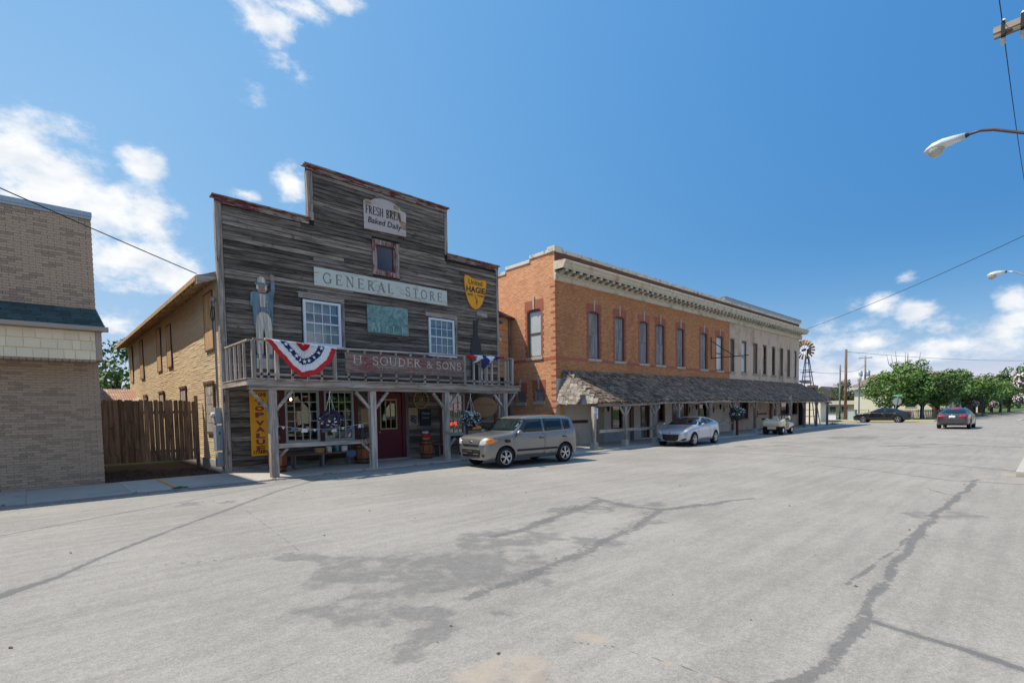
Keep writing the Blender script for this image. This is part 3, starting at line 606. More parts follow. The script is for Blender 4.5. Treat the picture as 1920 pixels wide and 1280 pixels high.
# ------------------------------------------------------------------ taupe brick building beside the store
LB = thing('brick_building', 'taupe brick building with green shingled eave beside the board fence', 'building', (-4, 17.6, 0))
MB().box(-14, 1.33, 17.66, 40, -.2, 7.06).box(-14, 1.332, 17.625, 17.66, 0, 7.06).build('wall', plain('mortar_taupe', (.55, .41, .3), .95), LB)
plain('taupe_light', (.5, .355, .25), .9, .15, 0, 20, .3); plain('taupe_dark', (.37, .262, .186), .9, .15, 0, 20, .3)
bk = [MB().box(0, .243, 0, .05, 0, .0586).mesh('brick', 'taupe_brick'), MB().box(0, .118, 0, .05, 0, .0586).mesh('brick', 'taupe_brick')]
lite, dark = MB(), MB(); nb = 0
for z0, nr in ((.02, 49), (4.6, 38)):
    for r in range(nr):
        z = z0 + r * .0656; x = 1.338 - (.125 if r % 2 else 0)
        if r % 2:
            if nb < 300 and z < 3: inst('brick', bk[1], LB, (1.338 - .118, 17.6 + rnd.uniform(-.003, .003), z)); nb += 1
            else: lite.box(1.338 - .118, 1.338, 17.6, 17.65, z, z + .0586)
        while x > -6:
            x -= .25; dy = rnd.uniform(-.004, .004)
            if x > -.8 and nb < 300 and z < 3: inst('brick', bk[0], LB, (x, 17.6 + dy, z)); nb += 1
            else: (dark if rnd.random() < .22 else lite).box(x, x + .243, 17.6 + dy, 17.65, z, z + .0586)
lite.build('brickwork', 'taupe_light', LB, kind='stuff'); dark.build('brickwork', 'taupe_dark', LB, kind='stuff')
MB().box(-14, 1.36, 17.56, 17.9, 7.1, 7.22).box(-14, 1.35, 17.57, 17.6, 7.03, 7.1).build('coping', 'flashing', LB, bevel=.01)
sh = MB().add([(0, 0, 0), (1, 0, 0), (1, 0, 1), (0, 0, 1), (0, -1, 0), (1, -1, 0), (1, -.4, 1), (0, -.4, 1)], [(0, 1, 2, 3), (4, 7, 6, 5), (0, 4, 5, 1), (1, 5, 6, 2), (2, 6, 7, 3), (3, 7, 4, 0)]).mesh('shingle', 'green_shingle')
sang = math.atan2(.83, .64)
EV = MB().add([(-14, 17.6, 4.66), (1.34, 17.6, 4.66), (1.47, 16.78, 4.02), (-14, 16.78, 4.02), (-14, 17.6, 4.02), (1.34, 17.6, 4.02)], [(0, 1, 2, 3), (3, 2, 5, 4), (1, 5, 2), (0, 3, 4)]).build('shingled_eave', 'green_shingle', LB)
for r in range(9):
    f = r / 9; x = -3 + (r % 2) * .12
    while x < 1.3 + .1 * (1 - f):
        w = min(rnd.uniform(.2, .3), 1.47 - .13 * f - x)
        inst('shingle', sh, EV, (x + .004, 16.775 + .83 * f - .006, 4.03 + .64 * f + .004), (-sang, 0, 0), (w - .008, .014, .135)); x += w
MB().box(-14, 1.5, 16.64, 16.78, 3.985, 4.0).box(-14, 1.5, 16.64, 16.655, 3.985, 4.1).box(1.485, 1.5, 16.655, 16.78, 4.0, 4.1).box(-14, 1.485, 16.77, 16.782, 4.0, 4.08).build('gutter', 'gutter_taupe', LB, bevel=.006)
FS = box('fascia', 'cream_siding', LB, -14, 1.24, 16.83, 17.0, 3.27, 3.985)
ss = MB().add([(0, 0, 0), (1, 0, 0), (1, 0, 1), (0, 0, 1), (0, -1, 0), (1, -1, 0), (1, -.2, 1), (0, -.2, 1)], [(0, 1, 2, 3), (4, 7, 6, 5), (0, 4, 5, 1), (1, 5, 6, 2), (2, 6, 7, 3), (3, 7, 4, 0)]).mesh('shake', 'cream_siding')
for r in range(3):
    x = -3 + rnd.uniform(0, .2)
    while x < 1.235:
        w = min(rnd.choice((.16, .22, .28, .3)), 1.238 - x)
        inst('shake', ss, FS, (x + .004, 16.829, 3.275 + r * .235), (0, 0, 0), (w - .008, .03, .23)); x += w
MB().box(1.241, 1.365, 16.8, 17.6, 3.265, 3.984).build('corner_board', 'gutter_taupe', LB)
so = MB()
for i in range(34): so.box(1.24 - .13 * (i + 1), 1.24 - .13 * i - .012, 16.84, 17.6, 3.225, 3.262)
so.build('soffit', 'gutter_taupe', LB); box('soffit_backing', 'gutter_taupe', LB, -14, 1.24, 16.85, 17.6, 3.262, 3.27)

# ------------------------------------------------------------------ board fence
FE = thing('board_fence', 'dark brown dog-eared board fence between the brick building and the store', 'fence', (2.9, 20.3, 0))
bd = [MB().prism([(0, 0), (.125, 0), (.125, 1.98 + d), (.105, 2.02 + d), (.02, 2.02 + d), (0, 1.98 + d)], 0, .02, 'xz').mesh('fence_board', 'fence_board') for d in (0, -.02, .015)]
x = 1.3; i = 0
while x < 4.05:
    inst('board', rnd.choice(bd), FE, (x, 20.3 + rnd.uniform(-.006, .006), .34 - .03 * i / 20), (0, rnd.uniform(-.008, .008), 0)); x += .125 + rnd.uniform(.003, .018); i += 1
for z in (.6, 1.9): box('rail', 'fence_board', FE, 1.3, 4.15, 20.335, 20.38, z, z + .09)
for px, top in ((1.42, 2.2), (4.12, 2.5)): box('post', 'fence_board', FE, px - .05, px + .05, 20.34, 20.44, -.1, top)
# ------------------------------------------------------------------ wooden general store
ST = thing('general_store', 'weathered plank-fronted store with stepped false front and timber balcony', 'store', (9.9, 17.4, 0))
S = 17.40
HOLES = [(9.40, 10.50, 6.94, 8.22), (6.73, 8.11, 4.08, 5.68), (11.76, 13.09, 4.06, 5.64), (6.0, 7.2, .83, 2.62), (7.33, 8.47, .83, 2.62), (9.36, 10.44, .04, 2.6), (12.36, 13.53, .8, 2.58)]
fw_ = MB()
for x0, x1, z0, z1 in ((4.26, 7.06, 0, 8.36), (7.06, 12.8, 0, 10.14), (12.8, 15.56, 0, 8.28)):
    wall_x(fw_, x0, x1, S + .02, S + .14, z0, z1, HOLES)
fw_.build('wall', 'dark_backing', ST)
def plank_mesh(k):
    b = MB(); n = 10; vs = []; r2 = random.Random(k)
    for i in range(n + 1):
        x = i / n; w0 = r2.uniform(-.07, .07); w1 = r2.uniform(-.04, .04); o = r2.uniform(-.25, .25)
        vs += [(x, -1 + o, w0), (x, -.35 + o * .5, .97 + w1), (x, 0.2, .97 + w1), (x, 0.2, w0)]
    fs = []
    for i in range(n):
        for j in range(4): fs.append((i * 4 + j, i * 4 + (j + 1) % 4, i * 4 + 4 + (j + 1) % 4, i * 4 + 4 + j))
    fs += [(0, 3, 2, 1), (n * 4, n * 4 + 1, n * 4 + 2, n * 4 + 3)]
    return b.add(vs, fs).mesh('plank', 'weathered_plank')
PL = [plank_mesh(i) for i in range(8)]
def clad(parent, xlim, z0, z1, holes, y, hmin=.13, hmax=.165, lmin=2.2, lmax=5.2, th=.032, meshes=PL):
    z = z0; n = 0
    while z < z1 - .03:
        h = min(rnd.uniform(hmin, hmax), z1 - z); a, b = xlim(z + h / 2)
        zc = z + h / 2; cut = sorted((p[0], p[1]) for p in holes if p[2] - h * .4 < zc < p[3] + h * .4); segs = []; x = a
        for p, q in cut:
            if p > x: segs.append((x, p))
            x = max(x, q)
        if x < b: segs.append((x, b))
        for p, q in segs:
            x = p
            while x < q - .01:
                L = rnd.uniform(lmin, lmax)
                if q - x - L < 1.0: L = q - x
                inst('plank', rnd.choice(meshes), parent, (x + .003, y + rnd.uniform(-.006, .006), z), (rnd.uniform(-.02, .03), rnd.uniform(-.0022, .0022), 0), (L - .006, th * rnd.uniform(.85, 1.2), h * .95)); x += L; n += 1
        z += h
    return n
def lim(z): return (4.42, 15.46) if z < 8.2 else (7.24, 12.66)
tr = .1
np_ = clad(ST, lim, .08, 10.0, [(h[0] - .02, h[1] + .02, h[2], h[3]) for h in HOLES] + [(4.42, 7.24, 8.17, 9), (12.66, 15.46, 8.1, 9)], S)
# corner boards, step returns, caps
for n_, b_ in (('corner_board', (4.23, 4.41, S - .045, S + .16, .02, 8.2)), ('corner_board', (15.47, 15.6, S - .045, S + .16, .02, 8.12)), ('corner_board', (7.04, 7.23, S - .046, S + .16, 8.36, 9.98)), ('corner_board', (12.67, 12.82, S - .046, S + .16, 8.28, 9.98))):
    box(n_, 'corner_trim', ST, *b_, bevel=.008)
for b_ in ((4.23, 7.06, S - .05, S - .004, 8.2, 8.37), (7.03, 12.82, S - .051, S - .004, 9.985, 10.15), (12.8, 15.6, S - .05, S - .004, 8.12, 8.29)): box('frieze_board', 'red_trim', ST, *b_)
for b_ in ((4.15, 7.12, S - .13, S + .2, 8.372, 8.42), (6.95, 12.9, S - .13, S + .2, 10.152, 10.2), (12.74, 15.68, S - .13, S + .2, 8.292, 8.34)): box('cap_board', 'red_trim', ST, *b_, bevel=.008)
# openings
aw = MB().box(9.38, 9.56, S - .07, S + .05, 6.93, 8.23).box(10.33, 10.51, S - .07, S + .05, 6.93, 8.23).box(9.56, 10.33, S - .065, S + .05, 8.05, 8.23).box(9.56, 10.33, S - .065, S + .05, 6.93, 7.11).build('window', 'red_trim_upright', ST, bevel=.006)
MB().box(10.27, 10.33, S - .03, S + .05, 7.11, 8.05).box(9.56, 10.27, S - .03, S + .05, 7.11, 7.15).build('sash', 'red_trim_upright', aw)
MB().box(9.56, 10.27, S + .03, S + .036, 7.15, 8.05).build('pane', 'dark_pane', aw)
w1 = window(ST, 6.76, 8.08, 4.14, 5.66, S - .01, 4, 4, 'white_vinyl', .085, .022, meet=2)
w2 = window(ST, 11.79, 13.06, 4.12, 5.62, S - .01, 4, 4, 'white_vinyl', .085, .022, meet=2)
for a, b, top in ((6.62, 8.22, 5.68), (11.64, 13.22, 5.64)):
    box('window_head', 'weathered_beam', ST, a, b, S - .06, S - .005, top + .02, top + .17); box('drip_cap', 'weathered_beam', ST, a - .05, b + .05, S - .09, S - .005, top + .172, top + .2)
    box('side_casing', 'corner_trim', ST, b - .12, b - .001, S - .05, S - .005, top - 1.6, top + .018)
# lace curtains behind the upper windows
def drape(x0, x1, z0, z1, y, folds, name='curtain', zig=0):
    n = 40; vs = []; fs = []
    for i in range(n + 1):
        f = i / n; yy = y + .03 * math.sin(f * folds * 6.28); zt = z1 - (zig * abs(((f * 3.5) % 1) - .5) if zig else 0)
        vs += [(x0 + (x1 - x0) * f, yy, z0), (x0 + (x1 - x0) * f, yy + .01, zt)]
    for i in range(n): fs.append((2 * i, 2 * i + 2, 2 * i + 3, 2 * i + 1))
    return MB().add(vs, fs)
drape(6.86, 7.98, 5.22, 5.6, S + .1, 9).build('curtain', 'curtain', w1, smooth=True)
drape(6.86, 7.6, 4.2, 5.02, S + .12, 6, zig=.22).build('curtain', 'curtain', w1, smooth=True)
drape(11.88, 12.98, 5.35, 5.56, S + .1, 7, zig=.08).build('curtain', 'curtain', w2, smooth=True)
# shop windows, door
for a, b in ((6.04, 7.18), (7.36, 8.44)):
    window(ST, a, b, .86, 2.6, S - .02, 4, 5, 'pale_green_paint', .07, .026, 'shop_glass', .06, sill=True, mm='dull_white')
window(ST, 12.4, 13.5, .84, 2.56, S - .02, 4, 5, 'pale_green_paint', .07, .026, 'shop_glass', .06, sill=True, mm='dull_white')
for a, b in ((5.87, 6.03), (7.19, 7.35), (8.45, 8.6), (9.22, 9.36), (10.44, 10.58), (12.24, 12.39), (13.51, 13.66), (15.2, 15.35)): box('casing', 'red_paint', ST, a, b, S - .065, S - .004, .05, 2.62)
box('casing', 'bench_leg', ST, 10.6, 10.72, S - .06, S - .004, .05, 2.62)
D = MB(); wall_x(D, 9.37, 10.43, S - .02, S + .03, .05, 2.55, [(9.55, 10.18, 1.22, 2.27)]); door = D.build('door', 'door_red', ST)
MB().box(9.5, 9.55, S - .035, S + .01, 1.17, 2.32).box(10.18, 10.23, S - .035, S + .01, 1.17, 2.32).box(9.55, 10.18, S - .033, S + .01, 2.27, 2.32).box(9.55, 10.18, S - .033, S + .01, 1.17, 1.22).build('glazing_frame', plain('gold_trim', (.5, .36, .14), .5), door)
gm_ = MB()
for i in (1, 2): gm_.box(9.55 + .21 * i - .01, 9.55 + .21 * i + .01, S - .02, S + .01, 1.22, 2.27)
for j in (1,): gm_.box(9.55, 10.18, S - .018, S + .01, 1.57 - .01, 1.57 + .01)
gm_.build('muntin', 'gold_trim', door)
for i in range(3):
    for j, (c, d) in enumerate(((1.22, 1.57), (1.57, 2.27))): inst('pane', pane_mesh('shop_glass'), door, (9.55 + .21 * i, S + .012, c), (0, 0, 0), (.21, .004, d - c))
MB().lathe([(.0, -.09), (.03, -.08), (.03, -.05), (.012, -.04), (.012, 0)], (9.45, S - .02, 1.08), 10, 'y').build('knob', 'gold_trim', door)
MB().prism([(9.62, 1.5), (9.74, 1.5), (9.75, 1.62), (9.72, 1.72), (9.68, 1.78), (9.64, 1.72), (9.61, 1.62)], S - .045, S - .025, 'xz').build('door_notice', 'dull_white', door)
box('threshold', 'concrete_pale', ST, 9.2, 10.6, S - .35, S + .1, .02, .075)
# interior the windows look into
RM = MB()
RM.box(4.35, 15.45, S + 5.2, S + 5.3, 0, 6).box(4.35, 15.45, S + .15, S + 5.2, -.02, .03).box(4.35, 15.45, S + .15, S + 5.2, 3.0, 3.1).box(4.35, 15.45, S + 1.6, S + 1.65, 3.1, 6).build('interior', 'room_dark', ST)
emit('bulb_glow', (1, .8, .5), 14)
MB().lathe([(.0, .06), (.035, .03), (.04, 0), (.03, -.03), (.0, -.05)], (6.55, S + .8, 2.32), 10).build('lamp_bulb', 'bulb_glow', ST)
# side wall with rolled brick-pattern siding in courses
sd = MB(); ys = np.linspace(17.55, 38, 42); r2 = random.Random(3)
SH = [(18.2, 19.3, 3.9, 5.75), (24.9, 25.85, 3.85, 5.62), (27.2, 28.2, 3.82, 5.75), (32.2, 33.3, 3.78, 5.8), (36.0, 36.9, 3.8, 5.85), (18.45, 19.6, 1.2, 2.9), (22.5, 23.5, 1.9, 2.93), (27, 28.1, 1.9, 2.93), (31.6, 32.6, 1.9, 2.93)]
zc = .35; rows = []
while zc < 6.0: rows.append(zc); zc += .0725
k0 = len(sd.v)
for z in rows:
    k = len(sd.v)
    for y in ys:
        o = r2.uniform(-.004, .004) + .012 * math.sin(y * .9 + z * 1.3)
        sd.v += [(4.285 - .004 + o, y, z), (4.285 + o, y, z + .0725)]
    for i in range(len(ys) - 1): sd.f += [(k + 2 * i, k + 2 * i + 1, k + 2 * i + 3, k + 2 * i + 2)]
    for i in range(len(ys) - 1): sd.f += [(k + 2 * i, k + 2 * i + 2, k + 2 * i + 2, k + 2 * i)][:0]
sd.build('siding', 'tan_siding', ST)
MB().box(4.32, 4.45, 17.54, 38, .0, 6.05).box(15.35, 15.5, 17.54, 38, 0, 6.05).prism([(4.32, 0), (15.5, 0), (15.5, 6.05), (9.9, 8.3), (4.32, 6.05)], 37.9, 38.05, 'xz').box(4.24, 4.4, 17.56, 38, -.1, .36).build('side_wall', 'concrete', ST)
for y0, y1, z0, z1 in SH[:5]:
    s_ = box('window', 'tan_board', ST, 4.235, 4.27, y0 + .05, y1 - .05, z0 + .05, z1 - .05)
    MB().box(4.23, 4.262, y0, y0 + .05, z0, z1).box(4.23, 4.262, y1 - .05, y1, z0, z1).box(4.231, 4.262, y0 + .05, y1 - .05, z0, z0 + .05).box(4.231, 4.262, y0 + .05, y1 - .05, z1 - .05, z1).build('frame', 'brown_frame', s_)
for y0, y1, z0, z1 in SH[5:]:
    s_ = MB().box(4.22, 4.262, y0, y0 + .07, z0, z1).box(4.22, 4.262, y1 - .07, y1, z0, z1).box(4.221, 4.262, y0 + .07, y1 - .07, z0, z0 + .07).box(4.2, 4.262, y0 - .04, y1 + .04, z1 - .07, z1 + .02).build('window', 'brown_frame', ST)
    n = 5 if z0 < 1.5 else 2; hh = (z1 - z0 - .2) / n
    for i in range(n): box('board', 'weathered_post', s_, 4.235, 4.266, y0 + .08, y1 - .08, z0 + .08 + i * hh, z0 + .07 + (i + 1) * hh - .01)
# roof behind the false front
rf = MB()
for sx in (1, -1):
    e = 3.72 if sx > 0 else 16.1; k = len(rf.v)
    rf.add([(e, S + .2, 5.86), (9.9, S + .2, 8.3), (9.9, 38.4, 8.3), (e, 38.4, 5.86), (e, S + .2, 5.98), (9.9, S + .2, 8.42), (9.9, 38.4, 8.42), (e, 38.4, 5.98)], [(0, 1, 2, 3), (4, 5, 6, 7), (0, 1, 5, 4), (1, 2, 6, 5), (2, 3, 7, 6), (3, 0, 4, 7)])
roof = rf.build('roof', 'roof_brown', ST)
box('eave_fascia', 'tan_board', ST, 3.68, 3.72, S + .2, 38.4, 5.83, 5.97); MB().prism([(3.7, 5.72), (4.26, 5.94), (4.26, 6.12), (3.7, 5.98)], S + .1, S + .22, 'xz').build('rake_board', 'weathered_beam', ST)
for i in range(34): MB().prism([(3.73, 5.76), (4.28, 5.98), (4.28, 6.06), (3.73, 5.85)], S + .5 + i * .6, S + .55 + i * .6, 'xz').build('rafter_tail', 'tan_board', ST)
# ---- porch and balcony
PX = (4.9, 7.97, 10.88, 13.74); PB = 15.06
for i, x in enumerate(PX):
    w = .105 if i == 0 else .1
    p = box('porch_post', 'weathered_post', ST, x - w, x + w, PB - w, PB + w, .0, 2.49, bevel=.012)
    for s in (-1, 1):
        MB().bar((x + s * w * .9, PB, 1.93), (x + s * .56, PB, 2.47), .085, .1, (0, 1, 0)).build('brace', 'weathered_beam', ST, bevel=.006)
box('porch_beam', 'weathered_beam', ST, 4.3, 14.4, PB - .1, PB + .1, 2.492, 2.605, bevel=.008)
for a, b in ((4.23, 9.62), (9.625, 14.44)): box('fascia_board', 'weathered_beam', ST, a, b, PB - .17, PB - .105, 2.59, 2.765, bevel=.006)
box('fascia_board', 'weathered_joist', ST, 4.225, 4.275, PB - .1, S - .05, 2.61, 2.765, bevel=.006); box('fascia_board', 'weathered_joist', ST, 14.39, 14.44, PB - .1, S - .05, 2.61, 2.765, bevel=.006)
for i in range(20): box('joist', 'weathered_joist', ST, 4.45 + i * .52, 4.5 + i * .52, PB - .1, S - .02, 2.607, 2.755)
dk = [MB().box(0, .245, 0, 1, -.03, 0).mesh('deck_board', 'weathered_joist')]
for i in range(41): inst('deck_board', dk[0], ST, (4.2 + i * .251, PB - .2 + rnd.uniform(-.07, .04), 2.8 + rnd.uniform(-.008, .008)), (0, 0, rnd.uniform(-.01, .01)), (1, S - PB + .1, 1))
for a, b, za, zb in ((4.46, 6.76, 3.88, 3.78), (6.76, 11.75, 3.78, 3.86), (11.75, 14.24, 3.87, 3.89)): MB().bar((a, PB, za), (b, PB, zb), .09, .05).build('top_rail', 'weathered_beam', ST, bevel=.006)
for a, b in ((4.46, 14.24),): box('bottom_rail', 'weathered_beam', ST, a, b, PB - .03, PB + .03, 2.9, 2.96)
for x in (4.46, 5.07, 6.76, 11.75, 14.2): box('rail_post', 'weathered_post', ST, x - .05, x + .05, PB - .05, PB + .05, 2.8, 3.86 if x != 6.76 else 3.77, bevel=.006)
bal = [4.65, 4.84, 5.5, 5.95, 6.35] + [7.2 + i * .56 for i in range(8)] + [12.2, 12.58, 12.85, 13.1, 13.45, 13.8, 13.98]
for x in bal: box('baluster', 'weathered_post', ST, x - .03, x + .03, PB - .03, PB + .03, 2.8, 3.78)
for y in (15.5, 15.95, 16.4, 16.85, 17.25):
    for x in (4.35, 14.28): box('baluster', 'weathered_post', ST, x - .03, x + .03, y - .03, y + .03, 2.8, 3.82)
for x in (4.35, 14.28): box('top_rail', 'weathered_joist', ST, x - .045, x + .045, PB, S - .05, 3.822, 3.87)
# lower porch rails
lr = box('porch_rail', 'weathered_beam', ST, 5.0, 7.87, PB - .06, PB + .06, .84, .97, bevel=.008)
for x, s in ((5.0, 1), (7.87, -1)): MB().bar((x, PB, .55), (x + s * .28, PB, .83), .07, .08, (0, 1, 0)).build('brace', 'weathered_beam', ST)
MB().bar((10.98, PB, .55), (11.26, PB, .83), .07, .08, (0, 1, 0)).build('brace', 'weathered_beam', ST)
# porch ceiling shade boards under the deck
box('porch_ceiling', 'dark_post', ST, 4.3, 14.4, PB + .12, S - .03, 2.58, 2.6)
# foundation sill
box('sill_plate', 'weathered_beam', ST, 4.25, 9.2, S - .05, S + .1, .0, .1); box('sill_plate', 'weathered_beam', ST, 10.6, 15.55, S - .05, S + .1, .0, .1)

# ------------------------------------------------------------------ annex with live-edge boards between store and brick building
AX = thing('annex', 'narrow annex clad in peach live-edge boards between store and orange building', 'annex', (16.8, 19.3, 0))
box('wall', 'dark_backing', AX, 15.6, 18.1, 19.3, 24, 0, 6.5)
def live(k):
    r2 = random.Random(k); n = 14; vs = []; fs = []
    for i in range(n + 1):
        w = r2.uniform(-.12, .12); vs += [(i / n, -1, w), (i / n, -.3, 1), (i / n, 0, 1), (i / n, 0, w)]
    for i in range(n):
        for j in range(4): fs.append((i * 4 + j, i * 4 + (j + 1) % 4, i * 4 + 4 + (j + 1) % 4, i * 4 + 4 + j))
    return MB().add(vs, fs + [(0, 3, 2, 1), (n * 4, n * 4 + 1, n * 4 + 2, n * 4 + 3)]).mesh('board', 'annex_board')
LV = [live(i) for i in range(5)]
for i in range(10): inst('board', LV[i % 5], AX, (15.62, 19.29, 3.5 + i * .3), (0, 0, 0), (2.3, .04, .31))
box('corner_board', 'dark_post', AX, 17.92, 18.1, 19.2, 19.32, 0, 6.5)
MB().prism([(15.6, 6.95), (18.1, 6.42), (18.1, 6.5), (15.6, 7.05)], 18.9, 24, 'xz').build('roof', 'red_trim', AX)
LP = thing('wall_lamp', 'grey barn lamp with pale globe on the peach boards', 'lamp', (16.95, 19.15, 5.2))
MB().tube([(16.95, 19.25, 5.75), (16.95, 18.98, 5.85), (16.95, 18.9, 5.7)], .02, 8).build('arm', 'steel_grey', LP)
MB().lathe([(.05, .2), (.09, .16), (.1, .02), (.15, -.04), (.16, -.1)], (16.95, 18.9, 5.55), 16, cap=True).build('shade', 'steel_grey', LP, smooth=True)
MB().lathe([(.1, 0), (.13, -.1), (.1, -.24), (.05, -.27)], (16.95, 18.9, 5.45), 14).build('globe', 'dull_white', LP, smooth=True)
# ------------------------------------------------------------------ signs on the store front
SG = thing('sign_board', 'long whitewashed board lettered GENERAL STORE under the attic window', 'sign', (9.9, S - .05, 6.17))
MB().prism([(7.16, 6.18), (12.71, 6.17), (12.7, 6.79), (7.17, 6.8)], S - .075, S - .04, 'xz').build('board', 'sign_white', SG, bevel=.006)
serif('lettering', 'carved_letter', SG, 'GENERAL', 7.46, 10.2, 6.3, 6.66, S - .075, 1.1, 0, .34); serif('lettering', 'carved_letter', SG, 'STORE', 10.72, 12.45, 6.3, 6.66, S - .075, 1.1, 0, .34)
SG = thing('sign_board', 'peeling pink arched sign lettered FRESH BREAD Baked Daily near the gable', 'sign', (9.95, S - .05, 8.55))
MB().prism([(9.07, 8.52), (10.82, 8.58), (10.84, 9.44), (10.78, 9.5), (10.62, 9.52), (10.54, 9.6), (10.36, 9.7), (10.1, 9.75), (9.8, 9.75), (9.5, 9.68), (9.36, 9.58), (9.15, 9.58), (9.07, 9.5)], S - .075, S - .045, 'xz').build('board', 'bread_pink', SG)
for pp_ in ([(10.0, 9.4), (10.25, 9.44), (10.6, 9.42), (10.62, 9.14), (10.83, 9.1), (10.83, 8.8), (10.6, 8.84), (10.56, 9.02), (10.44, 9.3), (10.2, 9.3)], [(9.12, 9.4), (9.4, 9.45), (9.36, 9.55), (9.12, 9.56)], [(10.3, 9.5), (10.55, 9.5), (10.48, 9.62), (10.3, 9.66)]): MB().prism(pp_, S - .0768, S - .07, 'xz').build('peeled_patch', wood('bare_tan_%d' % int(pp_[0][0] * 100), (.3, .19, .11), (.5, .36, .24), 0, rn=0, k=(1, 1, 1)), SG)
serif('lettering', 'ink_black', SG, 'FRESH', 9.14, 9.86, 9.08, 9.38, S - .075, 1.7, .02); serif('lettering', 'ink_black', SG, 'BREA', 9.98, 10.58, 9.1, 9.4, S - .078, 1.7, .02)
sans('lettering', 'ink_black', SG, 'Baked Daily', 9.22, 10.62, 8.7, 8.98, S - .078, .012, .18)
SG = thing('sign_board', 'mottled green metal MILK sign between the upper windows', 'sign', (9.95, S - .05, 4.76))
MB().prism([(9.09, 4.78), (10.82, 4.76), (10.8, 5.79), (10.4, 5.83), (9.9, 5.8), (9.08, 5.8)], S - .07, S - .05, 'xz').build('board', 'verdigris', SG)
serif('lettering', 'milk_letter', SG, 'M', 9.24, 9.6, 4.84, 5.16, S - .07, 1); serif('lettering', 'milk_letter', SG, 'I', 9.8, 9.92, 4.86, 5.04, S - .07, .9); serif('lettering', 'milk_letter', SG, 'L', 10.12, 10.3, 4.84, 5.08, S - .07, .9); serif('lettering', 'milk_letter', SG, 'K', 10.5, 10.76, 4.84, 5.1, S - .07, .9)
MB().tube([(9.86 + .1 * math.cos(a * .4) * (1 - a / 30), S - .075, 5.3 + .1 * math.sin(a * .4) * (1 - a / 30)) for a in range(26)], .008, 5).build('scroll', 'milk_letter', SG)
SG = thing('sign_board', 'orange-yellow shield sign lettered United HAGIE on the plank front', 'sign', (14.22, S - .05, 6.2))
shp = [(14.2, 6.2), (14.42, 6.27), (14.62, 6.5), (14.76, 6.85), (14.87, 7.3), (14.88, 7.5), (14.8, 7.58), (14.65, 7.56), (14.45, 7.52), (14.25, 7.52), (14.0, 7.58), (13.82, 7.64), (13.68, 7.64), (13.61, 7.54), (13.62, 7.25), (13.7, 6.8), (13.82, 6.48), (14.0, 6.27)]
cx_ = (14.24, 6.95); MB().prism(shp, S - .065, S - .045, 'xz').build('rim', 'orange_edge', SG)
MB().prism([(cx_[0] + (x - cx_[0]) * .95, cx_[1] + (z - cx_[1]) * .95) for x, z in shp], S - .07, S - .064, 'xz').build('face', 'yellow_sign', SG)
sans('lettering', 'ink_black', SG, 'United', 13.86, 14.62, 7.26, 7.48, S - .07, .008); sans('lettering', 'ink_black', SG, 'HAGIE', 13.73, 14.77, 6.93, 7.19, S - .07, .03)
sans('lettering', 'ink_black', SG, 'SEED', 13.78, 14.1, 6.78, 6.87, S - .07, .02); sans('lettering', 'ink_black', SG, 'TWINE', 14.32, 14.7, 6.78, 6.87, S - .07, .02)
MB().prism([(14.16, 6.9), (14.2, 6.72), (14.27, 6.62), (14.22, 6.55), (14.3, 6.38), (14.33, 6.52), (14.38, 6.56), (14.32, 6.68), (14.24, 6.78)], S - .074, S - .069, 'xz').build('emblem', 'rust_red', SG)
box('backing_plate', 'weathered_beam', SG, 14.3, 14.9, S - .05, S - .035, 5.93, 6.17)
MB().prism([(13.92, 3.2), (14.5, 3.2), (14.5, 4.55), (14.46, 4.85), (14.34, 5.05), (14.31, 5.5), (14.36, 5.55), (14.36, 5.75), (14.08, 5.75), (14.08, 5.55), (14.12, 5.5), (14.09, 5.05), (13.96, 4.85), (13.92, 4.55)], S - .06, S - .045, 'xz').build('bottle_silhouette', plain('bottle_black', (.035, .036, .038), .6), label='flat black bottle-shaped sign below the yellow shield', cat='sign')
# balcony board
SG = thing('sign_board', 'faded red board lettered H. SOUDER & SONS on the balcony rail', 'sign', (9.3, 14.95, 3.08))
MB().box(7.04, 11.62, 14.9, 14.945, 3.22, 3.67).box(7.045, 11.6, 14.905, 14.945, 3.07, 3.216).build('board', 'sign_faded_red', SG, bevel=.005)
serif('lettering', 'ivory_letter', SG, 'H.', 7.28, 7.75, 3.36, 3.6, 14.9, .9); serif('lettering', 'ivory_letter', SG, 'SOUDER', 7.93, 9.75, 3.33, 3.6, 14.9, .85)
serif('lettering', 'ivory_letter', SG, '&', 9.98, 10.25, 3.31, 3.56, 14.9, .9); serif('lettering', 'ivory_letter', SG, 'SONS', 10.38, 11.5, 3.31, 3.56, 14.9, .95)
serif('lettering', 'faint_letter', SG, 'GENERAL', 7.75, 8.85, 3.17, 3.3, 14.898, .8); serif('lettering', 'faint_letter', SG, 'MERCHANDISERS', 8.95, 11.05, 3.13, 3.26, 14.898, .8)
# tall yellow sign under the porch
SG = thing('sign_board', 'tall yellow TOP VALUE STAMPS sign beside the shop window', 'sign', (5.23, S - .05, .5))
MB().box(4.97, 5.5, S - .065, S - .045, .5, 2.56).build('board', 'yellow_sign', SG, bevel=.02)
sans('lettering', 'ink_black', SG, 'WE GIVE', 5.02, 5.46, 2.39, 2.5, S - .065, .03)
for i, ch in enumerate('TOPVALUE'):
    z = 2.12 - i * .2 - (.06 if i > 2 else 0); sans('lettering', 'ink_maroon', SG, ch, 5.12, 5.39, z, z + .16, S - .065, .05)
sans('lettering', 'ink_black', SG, 'STAMPS', 5.02, 5.46, .56, .66, S - .065, .03)
